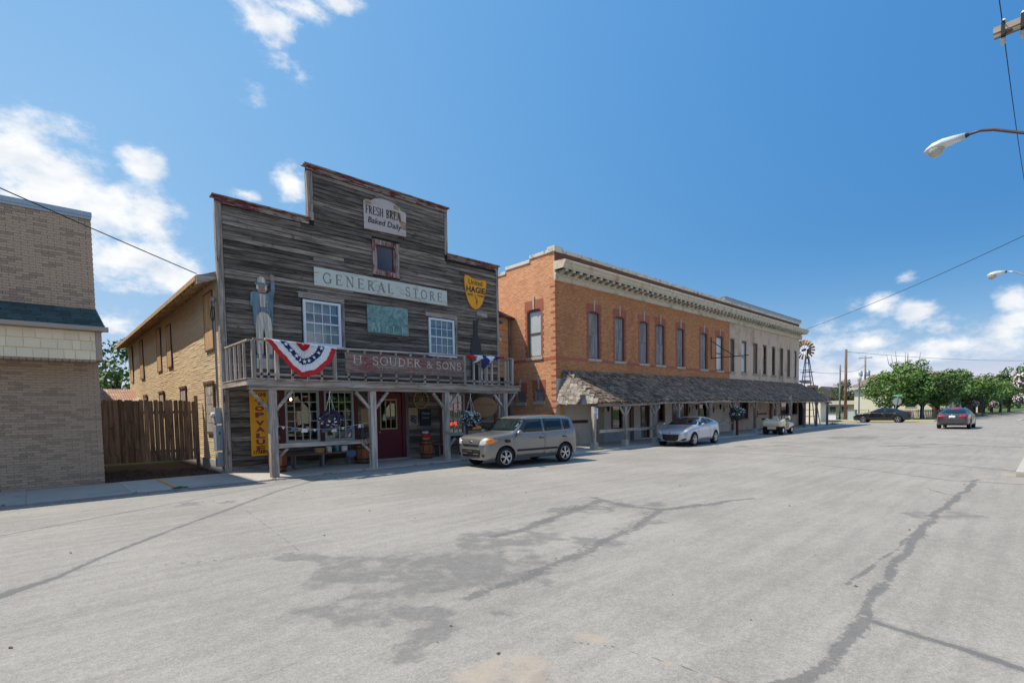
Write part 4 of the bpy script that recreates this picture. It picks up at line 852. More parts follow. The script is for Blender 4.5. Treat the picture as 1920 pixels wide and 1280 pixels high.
# painted cut-out figure standing on the balcony
CF = thing('cutout_figure', 'flat painted wooden man in blue coat with one arm raised on the balcony', 'figure', (5.5, S - .06, 3.25))
def flat(n, m, pts, d=0.0, t=.03): return MB().prism([(5.05 + .86 * u, 3.27 + w) for u, w in pts], S - .06 - t - d, S - .06, 'xz').build(n, m, CF)
flat('plinth', 'cutout_pale', [(.2, 0), (.82, 0), (.83, .33), (.2, .33)])
flat('boots', 'cutout_blue', [(.2, .335), (.8, .335), (.8, .42), (.7, .46), (.57, .45), (.5, .39), (.44, .45), (.28, .46), (.2, .42)], .004)
flat('trousers', 'cutout_pale', [(.23, .465), (.45, .465), (.47, 1.15), (.5, 1.3), (.53, 1.15), (.54, .465), (.77, .465), (.8, 1.5), (.74, 1.7), (.62, 1.8), (.42, 1.8), (.28, 1.72), (.22, 1.55)], 0)
flat('coat', 'cutout_blue', [(.16, 1.35), (.22, 1.4), (.25, 1.62), (.34, 1.76), (.5, 1.81), (.66, 1.75), (.76, 1.6), (.79, 1.38), (.83, 1.4), (.84, 1.9), (.86, 2.2), (.88, 2.3), (.95, 2.55), (.93, 2.82), (.8, 2.82), (.79, 2.5), (.7, 2.42), (.6, 2.38), (.4, 2.38), (.2, 2.42), (.08, 2.36), (.06, 2.0), (.14, 1.92), (.15, 1.6)], .01)
flat('hand', plain('cutout_skin', (.36, .25, .2), .7, .25, 0, 12), [(.79, 2.825), (.93, 2.825), (.95, 2.95), (.9, 3.02), (.86, 2.98), (.83, 3.04), (.8, 3.0), (.78, 2.9)], .005)
flat('head', 'cutout_skin', [(.34, 2.4), (.6, 2.4), (.65, 2.5), (.64, 2.66), (.32, 2.66), (.3, 2.5)], .012)
flat('shirt_front', 'cutout_pale', [(.4, 1.95), (.56, 1.95), (.6, 2.36), (.38, 2.36)], .016)
flat('hat', 'cutout_blue', [(.24, 2.64), (.68, 2.63), (.7, 2.67), (.6, 2.71), (.34, 2.72), (.24, 2.69)], .018)
for u_ in (.42, .53): flat('eye', 'ink_black', [(u_ - .02, 2.56), (u_ + .02, 2.56), (u_ + .02, 2.585), (u_ - .02, 2.585)], .016)
flat('mouth', 'brown_frame', [(.43, 2.455), (.53, 2.455), (.52, 2.475), (.44, 2.475)], .016); flat('nose', 'brown_frame', [(.46, 2.5), (.5, 2.5), (.48, 2.56)], .016)
for s_ in ((.3, .35), (.6, .65)): flat('hair', 'cutout_pale', [(s_[0] - .02, 2.5), (s_[1] + .01, 2.5), (s_[1], 2.63), (s_[0], 2.63)], .014)
for w_ in (1.86, 1.98, 2.1): flat('button', 'sandstone', [(.62, w_), (.66, w_), (.66, w_ + .04), (.62, w_ + .04)], .016)
flat('hat_crown', 'cutout_pale', [(.33, 2.722), (.6, 2.712), (.6, 2.8), (.55, 2.88), (.46, 2.91), (.38, 2.88), (.33, 2.8)], .012)

# ------------------------------------------------------------------ bunting
def bunting():
    B = thing('bunting', 'red white and blue star bunting fanned from the balcony rail', 'bunting', (5.7, 14.95, 3.86))
    OUT = [(4.72, 3.88), (4.9, 3.66), (5.12, 3.4), (5.32, 3.17), (5.5, 2.98), (5.66, 2.87), (5.84, 2.88), (6.1, 2.97), (6.35, 3.14), (6.56, 3.36), (6.7, 3.58), (6.78, 3.76)]
    def pt(f, r):   # f 0..1 round the hem, r 0..1 from the gathered centre out
        u_ = f * (len(OUT) - 1); i = min(int(u_), len(OUT) - 2); k = u_ - i; x, z = (OUT[i][q] + (OUT[i + 1][q] - OUT[i][q]) * k for q in (0, 1)); c = (5.76, 3.83)
        th = math.pi * f; fold = math.sin(f * 6.283 * 15 + 1.5 * math.sin(f * 9)); sg = .02 * math.sin(f * 37) * r * r
        return (c[0] + (x - c[0]) * r, 14.9 - .03 * fold * (1 - .5 * r) * min(1, r * 4) - .1 * r * math.sin(th) + .03 * math.sin(f * 9 + r * 5) * r, c[1] + (z - c[1]) * r + sg - .03 * (1 - r) * math.sin(th))
    def ring(name, m, r0, r1, f0=0, f1=1):
        n = int(170 * (f1 - f0)) + 2; k = 5; vs = []; fs = []
        for i in range(n + 1):
            for j in range(k + 1): vs.append(pt(f0 + (f1 - f0) * i / n, r0 + (r1 - r0) * j / k))
        for i in range(n):
            for j in range(k): a = i * (k + 1) + j; fs.append((a, a + k + 1, a + k + 2, a + 1))
        o = MB().add(vs, fs).build(name, m, B, smooth=True); o.modifiers.new('cloth', 'SOLIDIFY').thickness = .004; return o
    ring('centre_panel', 'cloth_red', .03, .2); ring('white_band', 'cloth_white', .2, .44); bl = ring('star_band', 'cloth_blue', .44, .62)
    ring('white_band', 'cloth_white', .62, .84); ring('red_band', 'cloth_red', .84, 1.0)
    st = MB()
    for i in range(9):
        f = .06 + i * .11; c = Vector(pt(f, .53)); q = []
        for a in range(10):
            rr = .07 if a % 2 == 0 else .028; q.append((c.x + rr * math.sin(a * .628), c.y - .03, c.z + rr * math.cos(a * .628)))
        st.add(q + [(c.x, c.y - .03, c.z)], [(a, (a + 1) % 10, 10) for a in range(10)])
    st.build('stars', 'cloth_white', bl)
    MB().bar((4.72, 14.93, 3.89), (6.78, 14.93, 3.77), .03, .05).build('header_tape', 'cloth_white', B)
bunting()
B2 = thing('bunting', 'bunched red white and blue bunting caught up on the far balcony rail', 'bunting', (12.7, 14.95, 3.8))
def swag(name, m, f0, f1, seed, drop):
    n, k = 40, 10; vs = []; fs = []; r2 = random.Random(seed); ph = r2.uniform(0, 6)
    for i in range(n + 1):
        f = f0 + (f1 - f0) * i / n; x = 11.76 + 1.85 * f; d = drop * math.sin(math.pi * min(1, f * 1.1)) ** .7 * (.75 + .35 * math.sin(f * 14 + ph)) + .05
        for j in range(k + 1):
            g = j / k; vs.append((x + .06 * math.sin(g * 7 + f * 20), 14.95 - .09 * math.sin(g * 3.1) - .03 * math.sin(f * 40 + g * 9), 3.9 + .02 * f - d * g))
    for i in range(n):
        for j in range(k): a = i * (k + 1) + j; fs.append((a, a + k + 1, a + k + 2, a + 1))
    o = MB().add(vs, fs).build(name, m, B2, smooth=True); o.modifiers.new('cloth', 'SOLIDIFY').thickness = .006
swag('red_cloth', 'cloth_red', 0, .22, 1, .22); swag('white_cloth', 'cloth_white', .2, .42, 2, .34); swag('blue_cloth', 'cloth_blue', .38, .6, 3, .42); swag('white_cloth', 'cloth_white', .55, .75, 4, .4); swag('blue_cloth', 'cloth_blue', .7, .86, 5, .2); swag('red_cloth', 'cloth_red', .84, 1.0, 6, .1)

# ------------------------------------------------------------------ things under the porch
def barrel(x, y, z, label, s=1.0, plants=None):
    b = thing('barrel', label, 'barrel', (x, y, z), 0, 'wooden barrels under the porch', local=True); b.scale = (s, s, s)
    prof = [(.2, 0), (.235, .12), (.255, .28), (.26, .36), (.25, .46), (.225, .6), (.2, .72)]
    n = 18
    for i in range(n):
        a0, a1 = 2 * math.pi * (i + .04) / n, 2 * math.pi * (i + .96) / n; vs = []
        for r, h in prof: vs += [(r * math.cos(a0), r * math.sin(a0), h), (r * math.cos(a1), r * math.sin(a1), h)]
        MB().add(vs, [(2 * k, 2 * k + 1, 2 * k + 3, 2 * k + 2) for k in range(len(prof) - 1)]).build('stave', 'barrel_stave', b)
    MB().lathe([(.19, .02), (.19, .68)], n=18).build('head', 'barrel_stave', b)
    for h, r in ((.03, .215), (.16, .245), (.54, .24), (.66, .218)): MB().lathe([(r - .004, h - .022), (r + .006, h - .022), (r + .006, h + .022), (r - .004, h + .022)], n=24, cap=False).build('hoop', 'iron_black', b, smooth=True)
    return b
barrel(5.42, 16.35, .04, 'brown oak barrel behind the first porch post', 1.05)
barrel(8.42, 16.7, .04, 'brown oak barrel at the door end of the long bench', 1.0)
barrel(10.95, 16.5, .04, 'brown oak barrel holding a red sack beside the red door', 1.0)
SK = thing('gift_sack', 'red sack stuffed with pale tissue on the barrel by the door', 'sack', (10.95, 16.5, .76))
MB().lathe([(.13, .0), (.16, .06), (.17, .15), (.165, .22)], (10.95, 16.5, .765), 18).build('sack', 'cloth_red', SK, smooth=True)
MB().lathe([(.135, .0), (.165, .06)], (10.95, 16.5, .764), 18).build('straw_base', plain('straw', (.5, .33, .14), .9, .3), SK)
tb = MB()
for i in range(26):
    a, r = rnd.uniform(0, 6.28), rnd.uniform(0, .13); tb.lathe([(.0, -.04), (.04, 0), (.0, .045)], (10.95 + r * math.cos(a), 16.5 + r * math.sin(a), .99 + rnd.uniform(-.02, .05)), 5)
tb.build('tissue', 'cloth_white', SK)
def bench(x0, x1, y, z, label, h=.46, d=.34):
    b = thing('bench', label, 'bench', ((x0 + x1) / 2, y, z))
    for i in range(2): box('seat_plank', 'bench_seat', b, x0, x1, y - d / 2 + i * d / 2 + .004, y + i * d / 2 - .004, z + h - .045, z + h, bevel=.006)
    for x in (x0 + .13, (x0 + x1) / 2, x1 - .13): box('leg', 'bench_leg', b, x - .03, x + .03, y - d / 2 + .03, y + d / 2 - .03, z, z + h - .047)
    return b
bench(5.95, 8.08, 16.85, .04, 'long low bench with reddish seat below the shop window')
bench(11.55, 14.2, 16.8, .04, 'dark bench below the neon-lit window')
def basket(x, y, z, r, h, label):
    b = thing('basket', label, 'basket', (x, y, z), local=True)
    for i in range(5): MB().lathe([(r * (.8 + .05 * i) - .012, h * i / 5), (r * (.8 + .05 * i) + .008, h * (i + .1) / 5), (r * (.8 + .05 * i) + .008, h * (i + .8) / 5), (r * (.8 + .05 * i) - .012, h * (i + .95) / 5)], n=20, cap=(i == 0)).build('band', 'straw', b, smooth=True)
basket(6.95, 16.85, .505, .17, .16, 'shallow straw basket on the long bench')
for n_, m_, x0, x1, z1, lab in (('gift_box', 'dull_white', 7.18, 7.32, .2, 'small cream box next to the straw basket'), ('gift_box', 'cloth_white', 7.72, 7.88, .18, 'pale blue-white box at the end of the long bench')): MB().box(x0, x1, 16.75, 16.9, .505, .505 + z1).build(n_, m_, label=lab, cat='box', bevel=.006)
plain('teal_tin', (.1, .3, .3), .5); MB().lathe([(.07, 0), (.075, .02), (.07, .03), (.07, .2), (.074, .21), (.07, .23)], (7.6, 16.95, .505), 16).build('tin', 'teal_tin', label='teal tin behind the white box on the bench', cat='tin')
def folded(x, y, z, w, label, m):
    n = 14; vs = []; fs = []
    for i in range(n + 1):
        f = i / n
        for j in range(6): g = j / 5; vs.append((x + w * f, y - .13 - .05 * math.sin(g * 2), z + .012 - (.26 * g * (1 - .6 * abs(f - .5))) + .01 * math.sin(f * 25)))
    for i in range(n):
        for j in range(5): a = i * 6 + j; fs.append((a, a + 6, a + 7, a + 1))
    o = MB().add(vs, fs).build('cloth', m, label=label, cat='cloth', smooth=True); o.modifiers.new('cloth', 'SOLIDIFY').thickness = .006
plain('denim', (.13, .17, .28), .9); folded(7.8, 16.82, .51, .35, 'blue cloth hanging over the bench end', 'denim')
# pennant string with pale flags, doll ornament
PS = thing('pennant_string', 'string of small pale cloth pennants across the shop window', 'pennants', (6.8, 15.2, 1.35))
pp = [(4.95 + i * .3, 15.25 + .02 * math.sin(i), 1.5 - .16 * math.sin(math.pi * i / 10)) for i in range(11)]
MB().tube(pp, .006, 5).build('string', 'cloth_white', PS)
for i, (x, y, z) in enumerate(pp[1:-1]): MB().prism([(x - .06, z), (x + .06, z), (x + .1, z - .11), (x - .1, z - .11)] if i % 3 else [(x - .05, z), (x + .05, z), (x, z - .09)], y - .01, y - .005, 'xz').build('pennant', ('cloth_white', 'denim', 'cloth_white')[i % 3], PS)
# hanging flower baskets
plain('petunia_white', (.75, .74, .76), .7, .08, .05); plain('petunia_purple', (.07, .015, .14), .7, .3, .1); plain('petunia_red', (.5, .02, .05), .7, .2, .1); plain('petunia_pink', (.6, .25, .4), .7, .2, .1)
def ball(mb, c, r, rz, n, size, seed, lo=-1.0, up=1.0, hollow=.72):
    r2 = random.Random(seed)
    for i in range(n):
        u = r2.uniform(lo, up); a = r2.uniform(0, 6.283); s = math.sqrt(max(0, 1 - u * u)); k = r2.uniform(hollow, 1.05)
        nrm = Vector((s * math.cos(a), s * math.sin(a), u)); p = Vector(c) + Vector((nrm.x * r, nrm.y * r, nrm.z * rz)) * k
        nrm = (nrm + Vector((r2.uniform(-.6, .6), r2.uniform(-.6, .6), r2.uniform(-.6, .6)))).normalized(); t = nrm.orthogonal().normalized(); b = nrm.cross(t); sz = size * r2.uniform(.7, 1.3)
        q = [p + (t * math.cos(v) + b * math.sin(v)) * sz * (1 if w % 2 == 0 else .8) for w, v in enumerate([j * 6.283 / 5 for j in range(5)])]
        mb.add(q + [p - nrm * sz * .25], [(j, (j + 1) % 5, 5) for j in range(5)])
    return mb
def hanging(x, y, z, r, hook, label, mix, seed, leaf='leaf_dark', n=420, fs=.026, cords=True):
    h = thing('hanging_basket', label, 'flower basket', (x, y, z), 0, 'hanging flower baskets')
    MB().lathe([(.05, -r * .75), (r * .55, -r * .6), (r * .75, -.02), (r * .78, 0)], (x, y, z), 16).build('pot', 'dark_post', h, smooth=True)
    if cords:
        c = MB()
        for a in (0, 2.1, 4.2): c.tube([(x + r * .7 * math.cos(a), y + r * .7 * math.sin(a), z), (x, y, hook - .12)], .006, 5)
        c.build('hanger', 'cloth_white', h); MB().tube([(x, y, hook - .14), (x, y, hook - .05), (x + .02, y, hook - .01), (x + .04, y, hook - .03)], .012, 6).build('hook', 'cloth_white', h)
    ball(MB(), (x, y, z - r * .1), r, r * .85, n * 2, .04 * r / .3, seed, hollow=.5).build('leaves', leaf, h, kind='stuff')
    for i, (m, f, lo, up) in enumerate(mix): ball(MB(), (x, y, z - r * .1), r * 1.05, r * .9, int(n * f), fs, seed + 9 + i, lo, up, .9).build('blossoms', m, h, kind='stuff')
hanging(6.55, 15.02, 1.66, .32, 2.48, 'purple petunia basket with some white blooms hanging before the shop window', [('petunia_purple', 1.2, -1, 1), ('petunia_white', .28, -1, .2), ('petunia_red', .03, .3, .9)], 11)
hanging(11.98, 15.02, 1.55, .37, 2.48, 'white petunia basket hanging above the grey car bonnet', [('petunia_white', .85, -.8, .9), ('petunia_red', .07, .4, 1), ('petunia_purple', .4, -1, .3), ('petunia_pink', .08, -1, -.3)], 23)
# wagon wheel, framed poster, chalkboard, oval sign, neon, notices
WW = thing('wagon_wheel', 'old wagon wheel hung high on the dark porch wall', 'wheel', (11.3, S - .08, 2.32))
MB().lathe([(.32, -.02), (.36, -.02), (.36, .02), (.32, .02), (.32, -.02)], (11.3, S - .09, 2.3), 32, 'y', False).build('rim', 'straw', WW)
MB().lathe([(.06, -.06), (.07, 0), (.06, .05)], (11.3, S - .09, 2.3), 14, 'y').build('hub', 'straw', WW)
for i in range(12): a = i * math.pi / 6; MB().tube([(11.3 + .05 * math.cos(a), S - .09, 2.3 + .05 * math.sin(a)), (11.3 + .33 * math.cos(a), S - .09, 2.3 + .33 * math.sin(a))], .012, 6).build('spoke', 'straw', WW)
PO = thing('framed_poster', 'tan framed poster with dark picture beside the red door', 'poster', (10.93, S - .06, 1.28))
MB().box(10.72, 11.13, S - .075, S - .04, 1.28, 1.98).build('frame', plain('poster_tan', (.48, .34, .16), .6), PO, bevel=.02)
t = MT('poster_print'); q = t.noise(t.pos(False, (1, 1, 1), False), 14, 5, .7); t.fin(t.mix(t.ramp(q, .45, .6), (.04, .035, .03), (.4, .37, .32)), .5)
box('picture', 'poster_print', PO, 10.77, 11.08, S - .082, S - .074, 1.34, 1.7); box('lettering', 'brown_frame', PO, 10.78, 11.07, S - .082, S - .074, 1.78, 1.8); box('lettering', 'brown_frame', PO, 10.78, 11.07, S - .082, S - .074, 1.87, 1.89)
CB = thing('chalkboard', 'black chalkboard reading Welcome under the wagon wheel', 'chalkboard', (11.5, S - .06, 1.26))
box('slate', plain('slate', (.012, .018, .024), .6), CB, 11.26, 11.76, S - .075, S - .04, 1.26, 1.9); sans('lettering', plain('chalk', (.3, .36, .38), .8), CB, 'Welcome', 11.32, 11.7, 1.7, 1.82, S - .075, 0, .2); sans('lettering', 'chalk', CB, 'Come In', 11.34, 11.66, 1.54, 1.62, S - .075, 0, .2)
OV = thing('oval_sign', 'large tan oval wooden sign on the wall behind the white flower basket', 'sign', (14.6, S - .06, 1.55))
MB().prism([(14.6 + .78 * math.cos(a * .196), 1.98 + .45 * math.sin(a * .196)) for a in range(32)], S - .08, S - .045, 'xz').build('board', plain('oval_tan', (.3, .175, .08), .6, .12), OV)
sans('lettering', 'brown_frame', OV, 'I C E   C R E A M', 14.2, 15.1, 2.05, 2.13, S - .08, .01)
NE = thing('neon_sign', 'small glowing red neon sign low in the window', 'neon sign', (13.0, S + .06, 1.2))
sans('lettering', emit('neon_red', (1, .02, .01), 5), NE, 'CAVE', 12.68, 13.2, 1.2, 1.36, S + .1, .01)
RB = MB().box(13.1, 13.4, S + .14, S + .16, 1.0, 2.4).build('red_banner', 'cloth_red', label='red paper banner hung inside the neon window', cat='banner')
MB().prism([(13.9, 1.02), (14.4, 1.02), (14.4, 1.12), (14.3, 1.16), (14.15, 1.22), (14.0, 1.16), (13.9, 1.12)], S - .08, S - .05, 'xz').build('plaque', 'yellow_sign', label='small yellow arched plaque above the car bonnet', cat='plaque')
MB().box(5.62, 5.82, S - .06, S - .045, 1.36, 1.72).build('notice', 'dull_white', label='small white paper notice left of the shop window', cat='notice')
MB().box(8.72, 9.06, S - .06, S - .045, 1.35, 1.95).build('poster', 'poster_tan', label='faded picture poster between shop window and red door', cat='poster')
# plants and planters in the shop window
for i, (a, b) in enumerate(((6.1, 7.1), (7.4, 8.4))):
    PB_ = thing('planter_box', ('planter of green plants inside the shop window by the yellow sign', 'planter of pale-leaved plants inside the shop window by the door')[i], 'planter', ((a + b) / 2, S + .4, .75))
    box('trough', 'orange_edge', PB_, a, b, S + .25, S + .55, .75, 1.0)
    m_ = MB()
    for k in range(7): ball(m_, (a + .1 + (b - a - .2) * k / 6, S + .38, 1.12 + rnd.uniform(0, .14)), .14, .15, 60, .04, k + i * 9)
    m_.build('leaves', ('leaf_green', 'leaf_yellow')[i], PB_, kind='stuff')
# doll ornament by the second post
DL = thing('doll_ornament', 'small doll in dark dress seated on the porch rail by the second post', 'doll', (7.6, 15.06, .97))
MB().lathe([(.0, .13), (.035, .11), (.045, .07), (.03, .03), (.015, 0)], (7.6, 15.06, 1.34), 12).build('head', 'cutout_skin', DL, smooth=True)
MB().lathe([(.13, 0), (.11, .1), (.06, .22), (.05, .32), (.02, .36)], (7.6, 15.06, .99), 14).build('dress', 'ink_black', DL, smooth=True)
MB().tube([(7.56, 14.99, 1.02), (7.54, 14.93, .92), (7.52, 14.93, .8)], .018, 6).tube([(7.64, 14.99, 1.02), (7.66, 14.93, .92), (7.68, 14.93, .8)], .018, 6).build('legs', 'cutout_skin', DL)

# ------------------------------------------------------------------ electric service on the side wall
EM = thing('meter_cabinet', 'grey electric meter boxes and riser pipe on the tan side wall', 'meter', (4.15, 17.75, 0))
MB().tube([(4.18, 17.72, 2.0), (4.18, 17.72, 5.05), (4.18, 17.74, 5.3)], .032, 10).build('riser_pipe', 'steel_grey', EM, smooth=True)
MB().lathe([(.035, 0), (.07, .04), (.07, .12), (.03, .17)], (4.18, 17.74, 5.28), 12).build('weatherhead', 'steel_grey', EM, smooth=True)
box('meter_box', 'meter_grey', EM, 4.06, 4.24, 17.6, 17.86, 1.55, 2.05, bevel=.012); MB().lathe([(.0, -.09), (.08, -.08), (.085, -.02), (.09, 0)], (4.06, 17.73, 1.82), 16, 'x').build('meter_dial', 'dull_white', EM, smooth=True)
box('breaker_box', 'meter_grey', EM, 4.05, 4.24, 17.56, 17.9, .72, 1.5, bevel=.012); box('junction_box', 'meter_grey', EM, 4.07, 4.24, 17.58, 17.86, .22, .66, bevel=.012)
sans('lettering', 'ink_black', EM, '4', 4.12, 4.17, 1.2, 1.32, 17.56, .02)
lp = MB()
for k in range(2): lp.tube([(4.15, 17.8 + .22 * math.cos(a * .32 + k) , 5.05 - .12 + (.2 + .03 * k) * math.sin(a * .32 + k)) for a in range(20)], .012, 6)
lp.build('service_loop', 'wire_black', EM)
# ------------------------------------------------------------------ orange brick commercial block with tan painted bay and shingled awning
OB = thing('brick_building', 'orange brick two-storey block with bracketed white cornice', 'building', (27, 16.2, 0))
TB = thing('brick_building', 'tan painted two-storey building at the far end of the brick block', 'building', (44, 16.2, 0))
BW, BX, TX, EX = 16.2, 18.13, 36.95, 51.6
OWN = [(20.62, 21.55), (22.86, 23.79), (25.25, 26.15), (27.0, 27.97), (29.42, 30.35), (32.5, 33.48), (34.83, 35.9)]
TWN = [(37.06, 37.8), (39.06, 39.94), (41.17, 42.06), (43.06, 43.94), (44.98, 45.82), (46.78, 47.64), (48.56, 49.36), (50.28, 51.0)]
ZL, ZH = 4.38, 6.78
GO = [(22.54, 23.6, .7, 2.02), (25.35, 26.2, .1, 2.15), (27.2, 27.9, .95, 2.3), (28.88, 30.8, .1, 2.4), (32.26, 33.56, .95, 2.4)]
GT = [(38.82, 40.2, .86, 2.4), (47.12, 49.08, 1.0, 2.3), (49.86, 51.14, 1.0, 2.3)]
b = MB(); wall_x(b, BX + .002, TX, BW, BW + .3, 3.3, 7.9, [(x0, x1, ZL, ZH) for x0, x1 in OWN]); b.build('wall', 'orange_brick_front', OB)
b = MB(); wall_x(b, BX + .01, TX, BW + .004, BW + .3, -.1, 3.3, GO); b.build('ground_floor_wall', 'cream_brick', OB)
b = MB(); b.box(BX + .004, TX, BW + .004, BW + .3, 7.902, 9.215); b.build('parapet', 'dark_brick_front', OB)
SW = [(17.13, 18.07, 4.42, 6.74), (17.05, 17.62, 2.24, 2.84), (18.32, 18.97, 2.2, 2.76)]
b = MB(); wall_y(b, BX, BX + .3, BW + .3, 17.8, -.1, 9.2, SW); wall_y(b, BX, BX + .3, 17.8, 19.55, -.1, 9.02, SW); wall_y(b, BX, BX + .3, 19.55, 34, -.1, 8.82)
b.box(BX, BX + .3, BW + .012, BW + .3, 3.31, 9.2); b.build('side_wall', 'orange_brick_side', OB)
box('side_wall_base', 'orange_brick_side', OB, BX, BX + .3, BW + .012, BW + .3, -.1, 3.309)
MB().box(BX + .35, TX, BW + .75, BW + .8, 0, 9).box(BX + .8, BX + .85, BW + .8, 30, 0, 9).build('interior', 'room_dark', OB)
box('roof', 'roof_dark', OB, BX + .3, TX, BW + .3, 34, 8.4, 8.5)
# coping: stepped on the side, long on the front
for y0, y1, z in ((16.62, 17.82, 9.2), (17.82, 19.57, 9.02), (19.57, 34, 8.82)): MB().box(BX - .05, BX + .36, y0, y1, z, z + .17).build('coping', 'coping_white', OB, bevel=.02)
MB().box(BX - .07, BX + .5, BW - .07, 16.62, 9.21, 9.48).build('corner_block', 'coping_white', OB, bevel=.02)
x = BX + .5
while x < TX: x2 = min(TX, x + 1.6); MB().box(x + .003, x2 - .003, BW - .06, BW + .36, 9.222 + rnd.uniform(-.006, .006), 9.4 + rnd.uniform(-.01, .01)).build('coping', 'coping_white', OB, bevel=.02); x = x2
# segmental-arch windows
def teeth(mb, y, x, s, z0, z1):   # red brick quoins beside an opening
    z = z0; i = 0
    while z < z1 - .05: w = .17 if i % 2 else .1; mb.box(min(x, x + s * w), max(x, x + s * w), y - .012, y + .03, z, z + .14); z += .147; i += 1
def arch_panel(x0, x1, z, rise, y0, y1, up):
    n = 10; lo = [(x0 + (x1 - x0) * i / n, z - rise * (2 * i / n - 1) ** 2) for i in range(n + 1)]
    return MB().prism(lo + [(x1, z + up), (x0, z + up)], y0, y1, 'xz')
def shutter(parent, x0, x1, z0, z1, y, m='shutter_board', fm='maroon_frame'):
    f = MB().box(x0, x0 + .05, y + .05, y + .2, z0, z1).box(x1 - .05, x1, y + .05, y + .2, z0, z1).box(x0 + .05, x1 - .05, y + .052, y + .2, z1 - .12, z1).box(x0 + .05, x1 - .05, y + .052, y + .2, z0, z0 + .05).build('window', fm, parent)
    mid = z0 + (z1 - z0) * .49; n = 6; a, bb = x0 + .05, x1 - .05
    for i in range(n):
        for c, d in ((z0 + .05, mid - .02), (mid + .02, z1 - .12)): inst('board', PANE.setdefault(m, MB().box(0, 1, 0, 1, 0, 1).mesh('board', m)), f, (a + (bb - a) * i / n + .004, y + .12 + rnd.uniform(0, .008), c), (0, 0, 0), ((bb - a) / n - .008, .03, d - c))
    box('meeting_rail', m, f, a, bb, y + .1, y + .15, mid - .019, mid + .019); return f
def sash(parent, x0, x1, z0, z1, y, fm='maroon_frame', pm='pale_pane'):
    f = MB().box(x0, x0 + .07, y + .05, y + .2, z0, z1).box(x1 - .07, x1, y + .05, y + .2, z0, z1).box(x0 + .07, x1 - .07, y + .052, y + .2, z1 - .14, z1).box(x0 + .07, x1 - .07, y + .052, y + .2, z0, z0 + .07).build('window', fm, parent); mid = z0 + (z1 - z0) * .49
    box('meeting_rail', fm, f, x0 + .07, x1 - .07, y + .09, y + .14, mid - .03, mid + .03)
    for c, d in ((z0 + .07, mid - .03), (mid + .03, z1 - .14)): box('pane', pm, f, x0 + .07, x1 - .07, y + .13, y + .136, c, d)
    return f
for i, (x0, x1) in enumerate(OWN):
    w = sash(OB, x0, x1, ZL, ZH + .04, BW, 'maroon_frame') if i == 6 else shutter(OB, x0, x1, ZL, ZH + .04, BW)
    arch_panel(x0, x1, ZH + .003, .09, BW - .002, BW + .1, .1).build('arch_filler', 'red_brick_trim', w)
    arch_panel(x0 - .13, x1 + .13, ZH + .006, -.0, BW - .014, BW + .03, .36).build('lintel', 'red_brick_trim', OB)
    q = MB(); teeth(q, BW, x0 - .004, -1, ZL, ZH + .25); teeth(q, BW, x1 + .004, 1, ZL, ZH + .25); q.build('quoins', 'red_brick_trim', OB, kind='stuff')
    xm = (x0 + x1) / 2; MB().prism([(xm - .035, ZH - .0), (xm + .035, ZH - .0), (xm + .06, ZH + .56), (xm - .06, ZH + .56)], BW - .04, BW, 'xz').build('keystone', 'sandstone', OB)
    box('sill', 'sandstone', OB, x0 - .08, x1 + .08, BW - .06, BW + .12, ZL - .14, ZL - .002, bevel=.01)
for i, (x0, x1) in enumerate(TWN):
    w = sash(TB, x0, x1, ZL, ZH, BW, 'brown_frame', 'window_glass' if i in (3, 4) else 'pale_pane') if i in (1, 3, 4, 7) else shutter(TB, x0, x1, ZL, ZH, BW, 'dark_post', 'brown_frame')
    box('sill', 'tan_plaster', TB, x0 - .08, x1 + .08, BW - .07, BW + .12, ZL - .14, ZL - .002, bevel=.01)
    if i in (1, 3, 4, 7): box('blind', 'curtain', w, x0 + .08, x1 - .08, BW + .3, BW + .31, 5.3, ZH)
prev = BX + .02
for x0, x1 in [(o[0] - .09, o[1] + .09) for o in OWN] + [(TX, TX)]: box('string_course', 'red_brick_trim', OB, prev, x0, BW - .01, BW + .02, 4.2, 4.345); prev = x1
# corner quoins
q = MB(); z = 3.4; i = 0
while z < 7.8: w = .3 if i % 2 else .14; q.box(BX - .011, BX + w, BW - .011, BW + .002, z, z + .075); q.box(BX - .012, BX + .002, BW - .0105, BW + .44 - w, z + (.0), z + .075); z += .3; i += 1
for z in np.arange(.4, 3.3, .3): q.box(BX - .012, BX + .002, BW + .004, BW + .3, z, z + .075)
q.build('quoins', 'red_brick_trim', OB, kind='stuff')
box('string_course', 'red_brick_trim', OB, BX - .011, BX + .002, BW + .003, 17.05, 4.2, 4.345); box('string_course', 'red_brick_trim', OB, BX - .011, BX + .002, 18.15, 34, 4.2, 4.345)
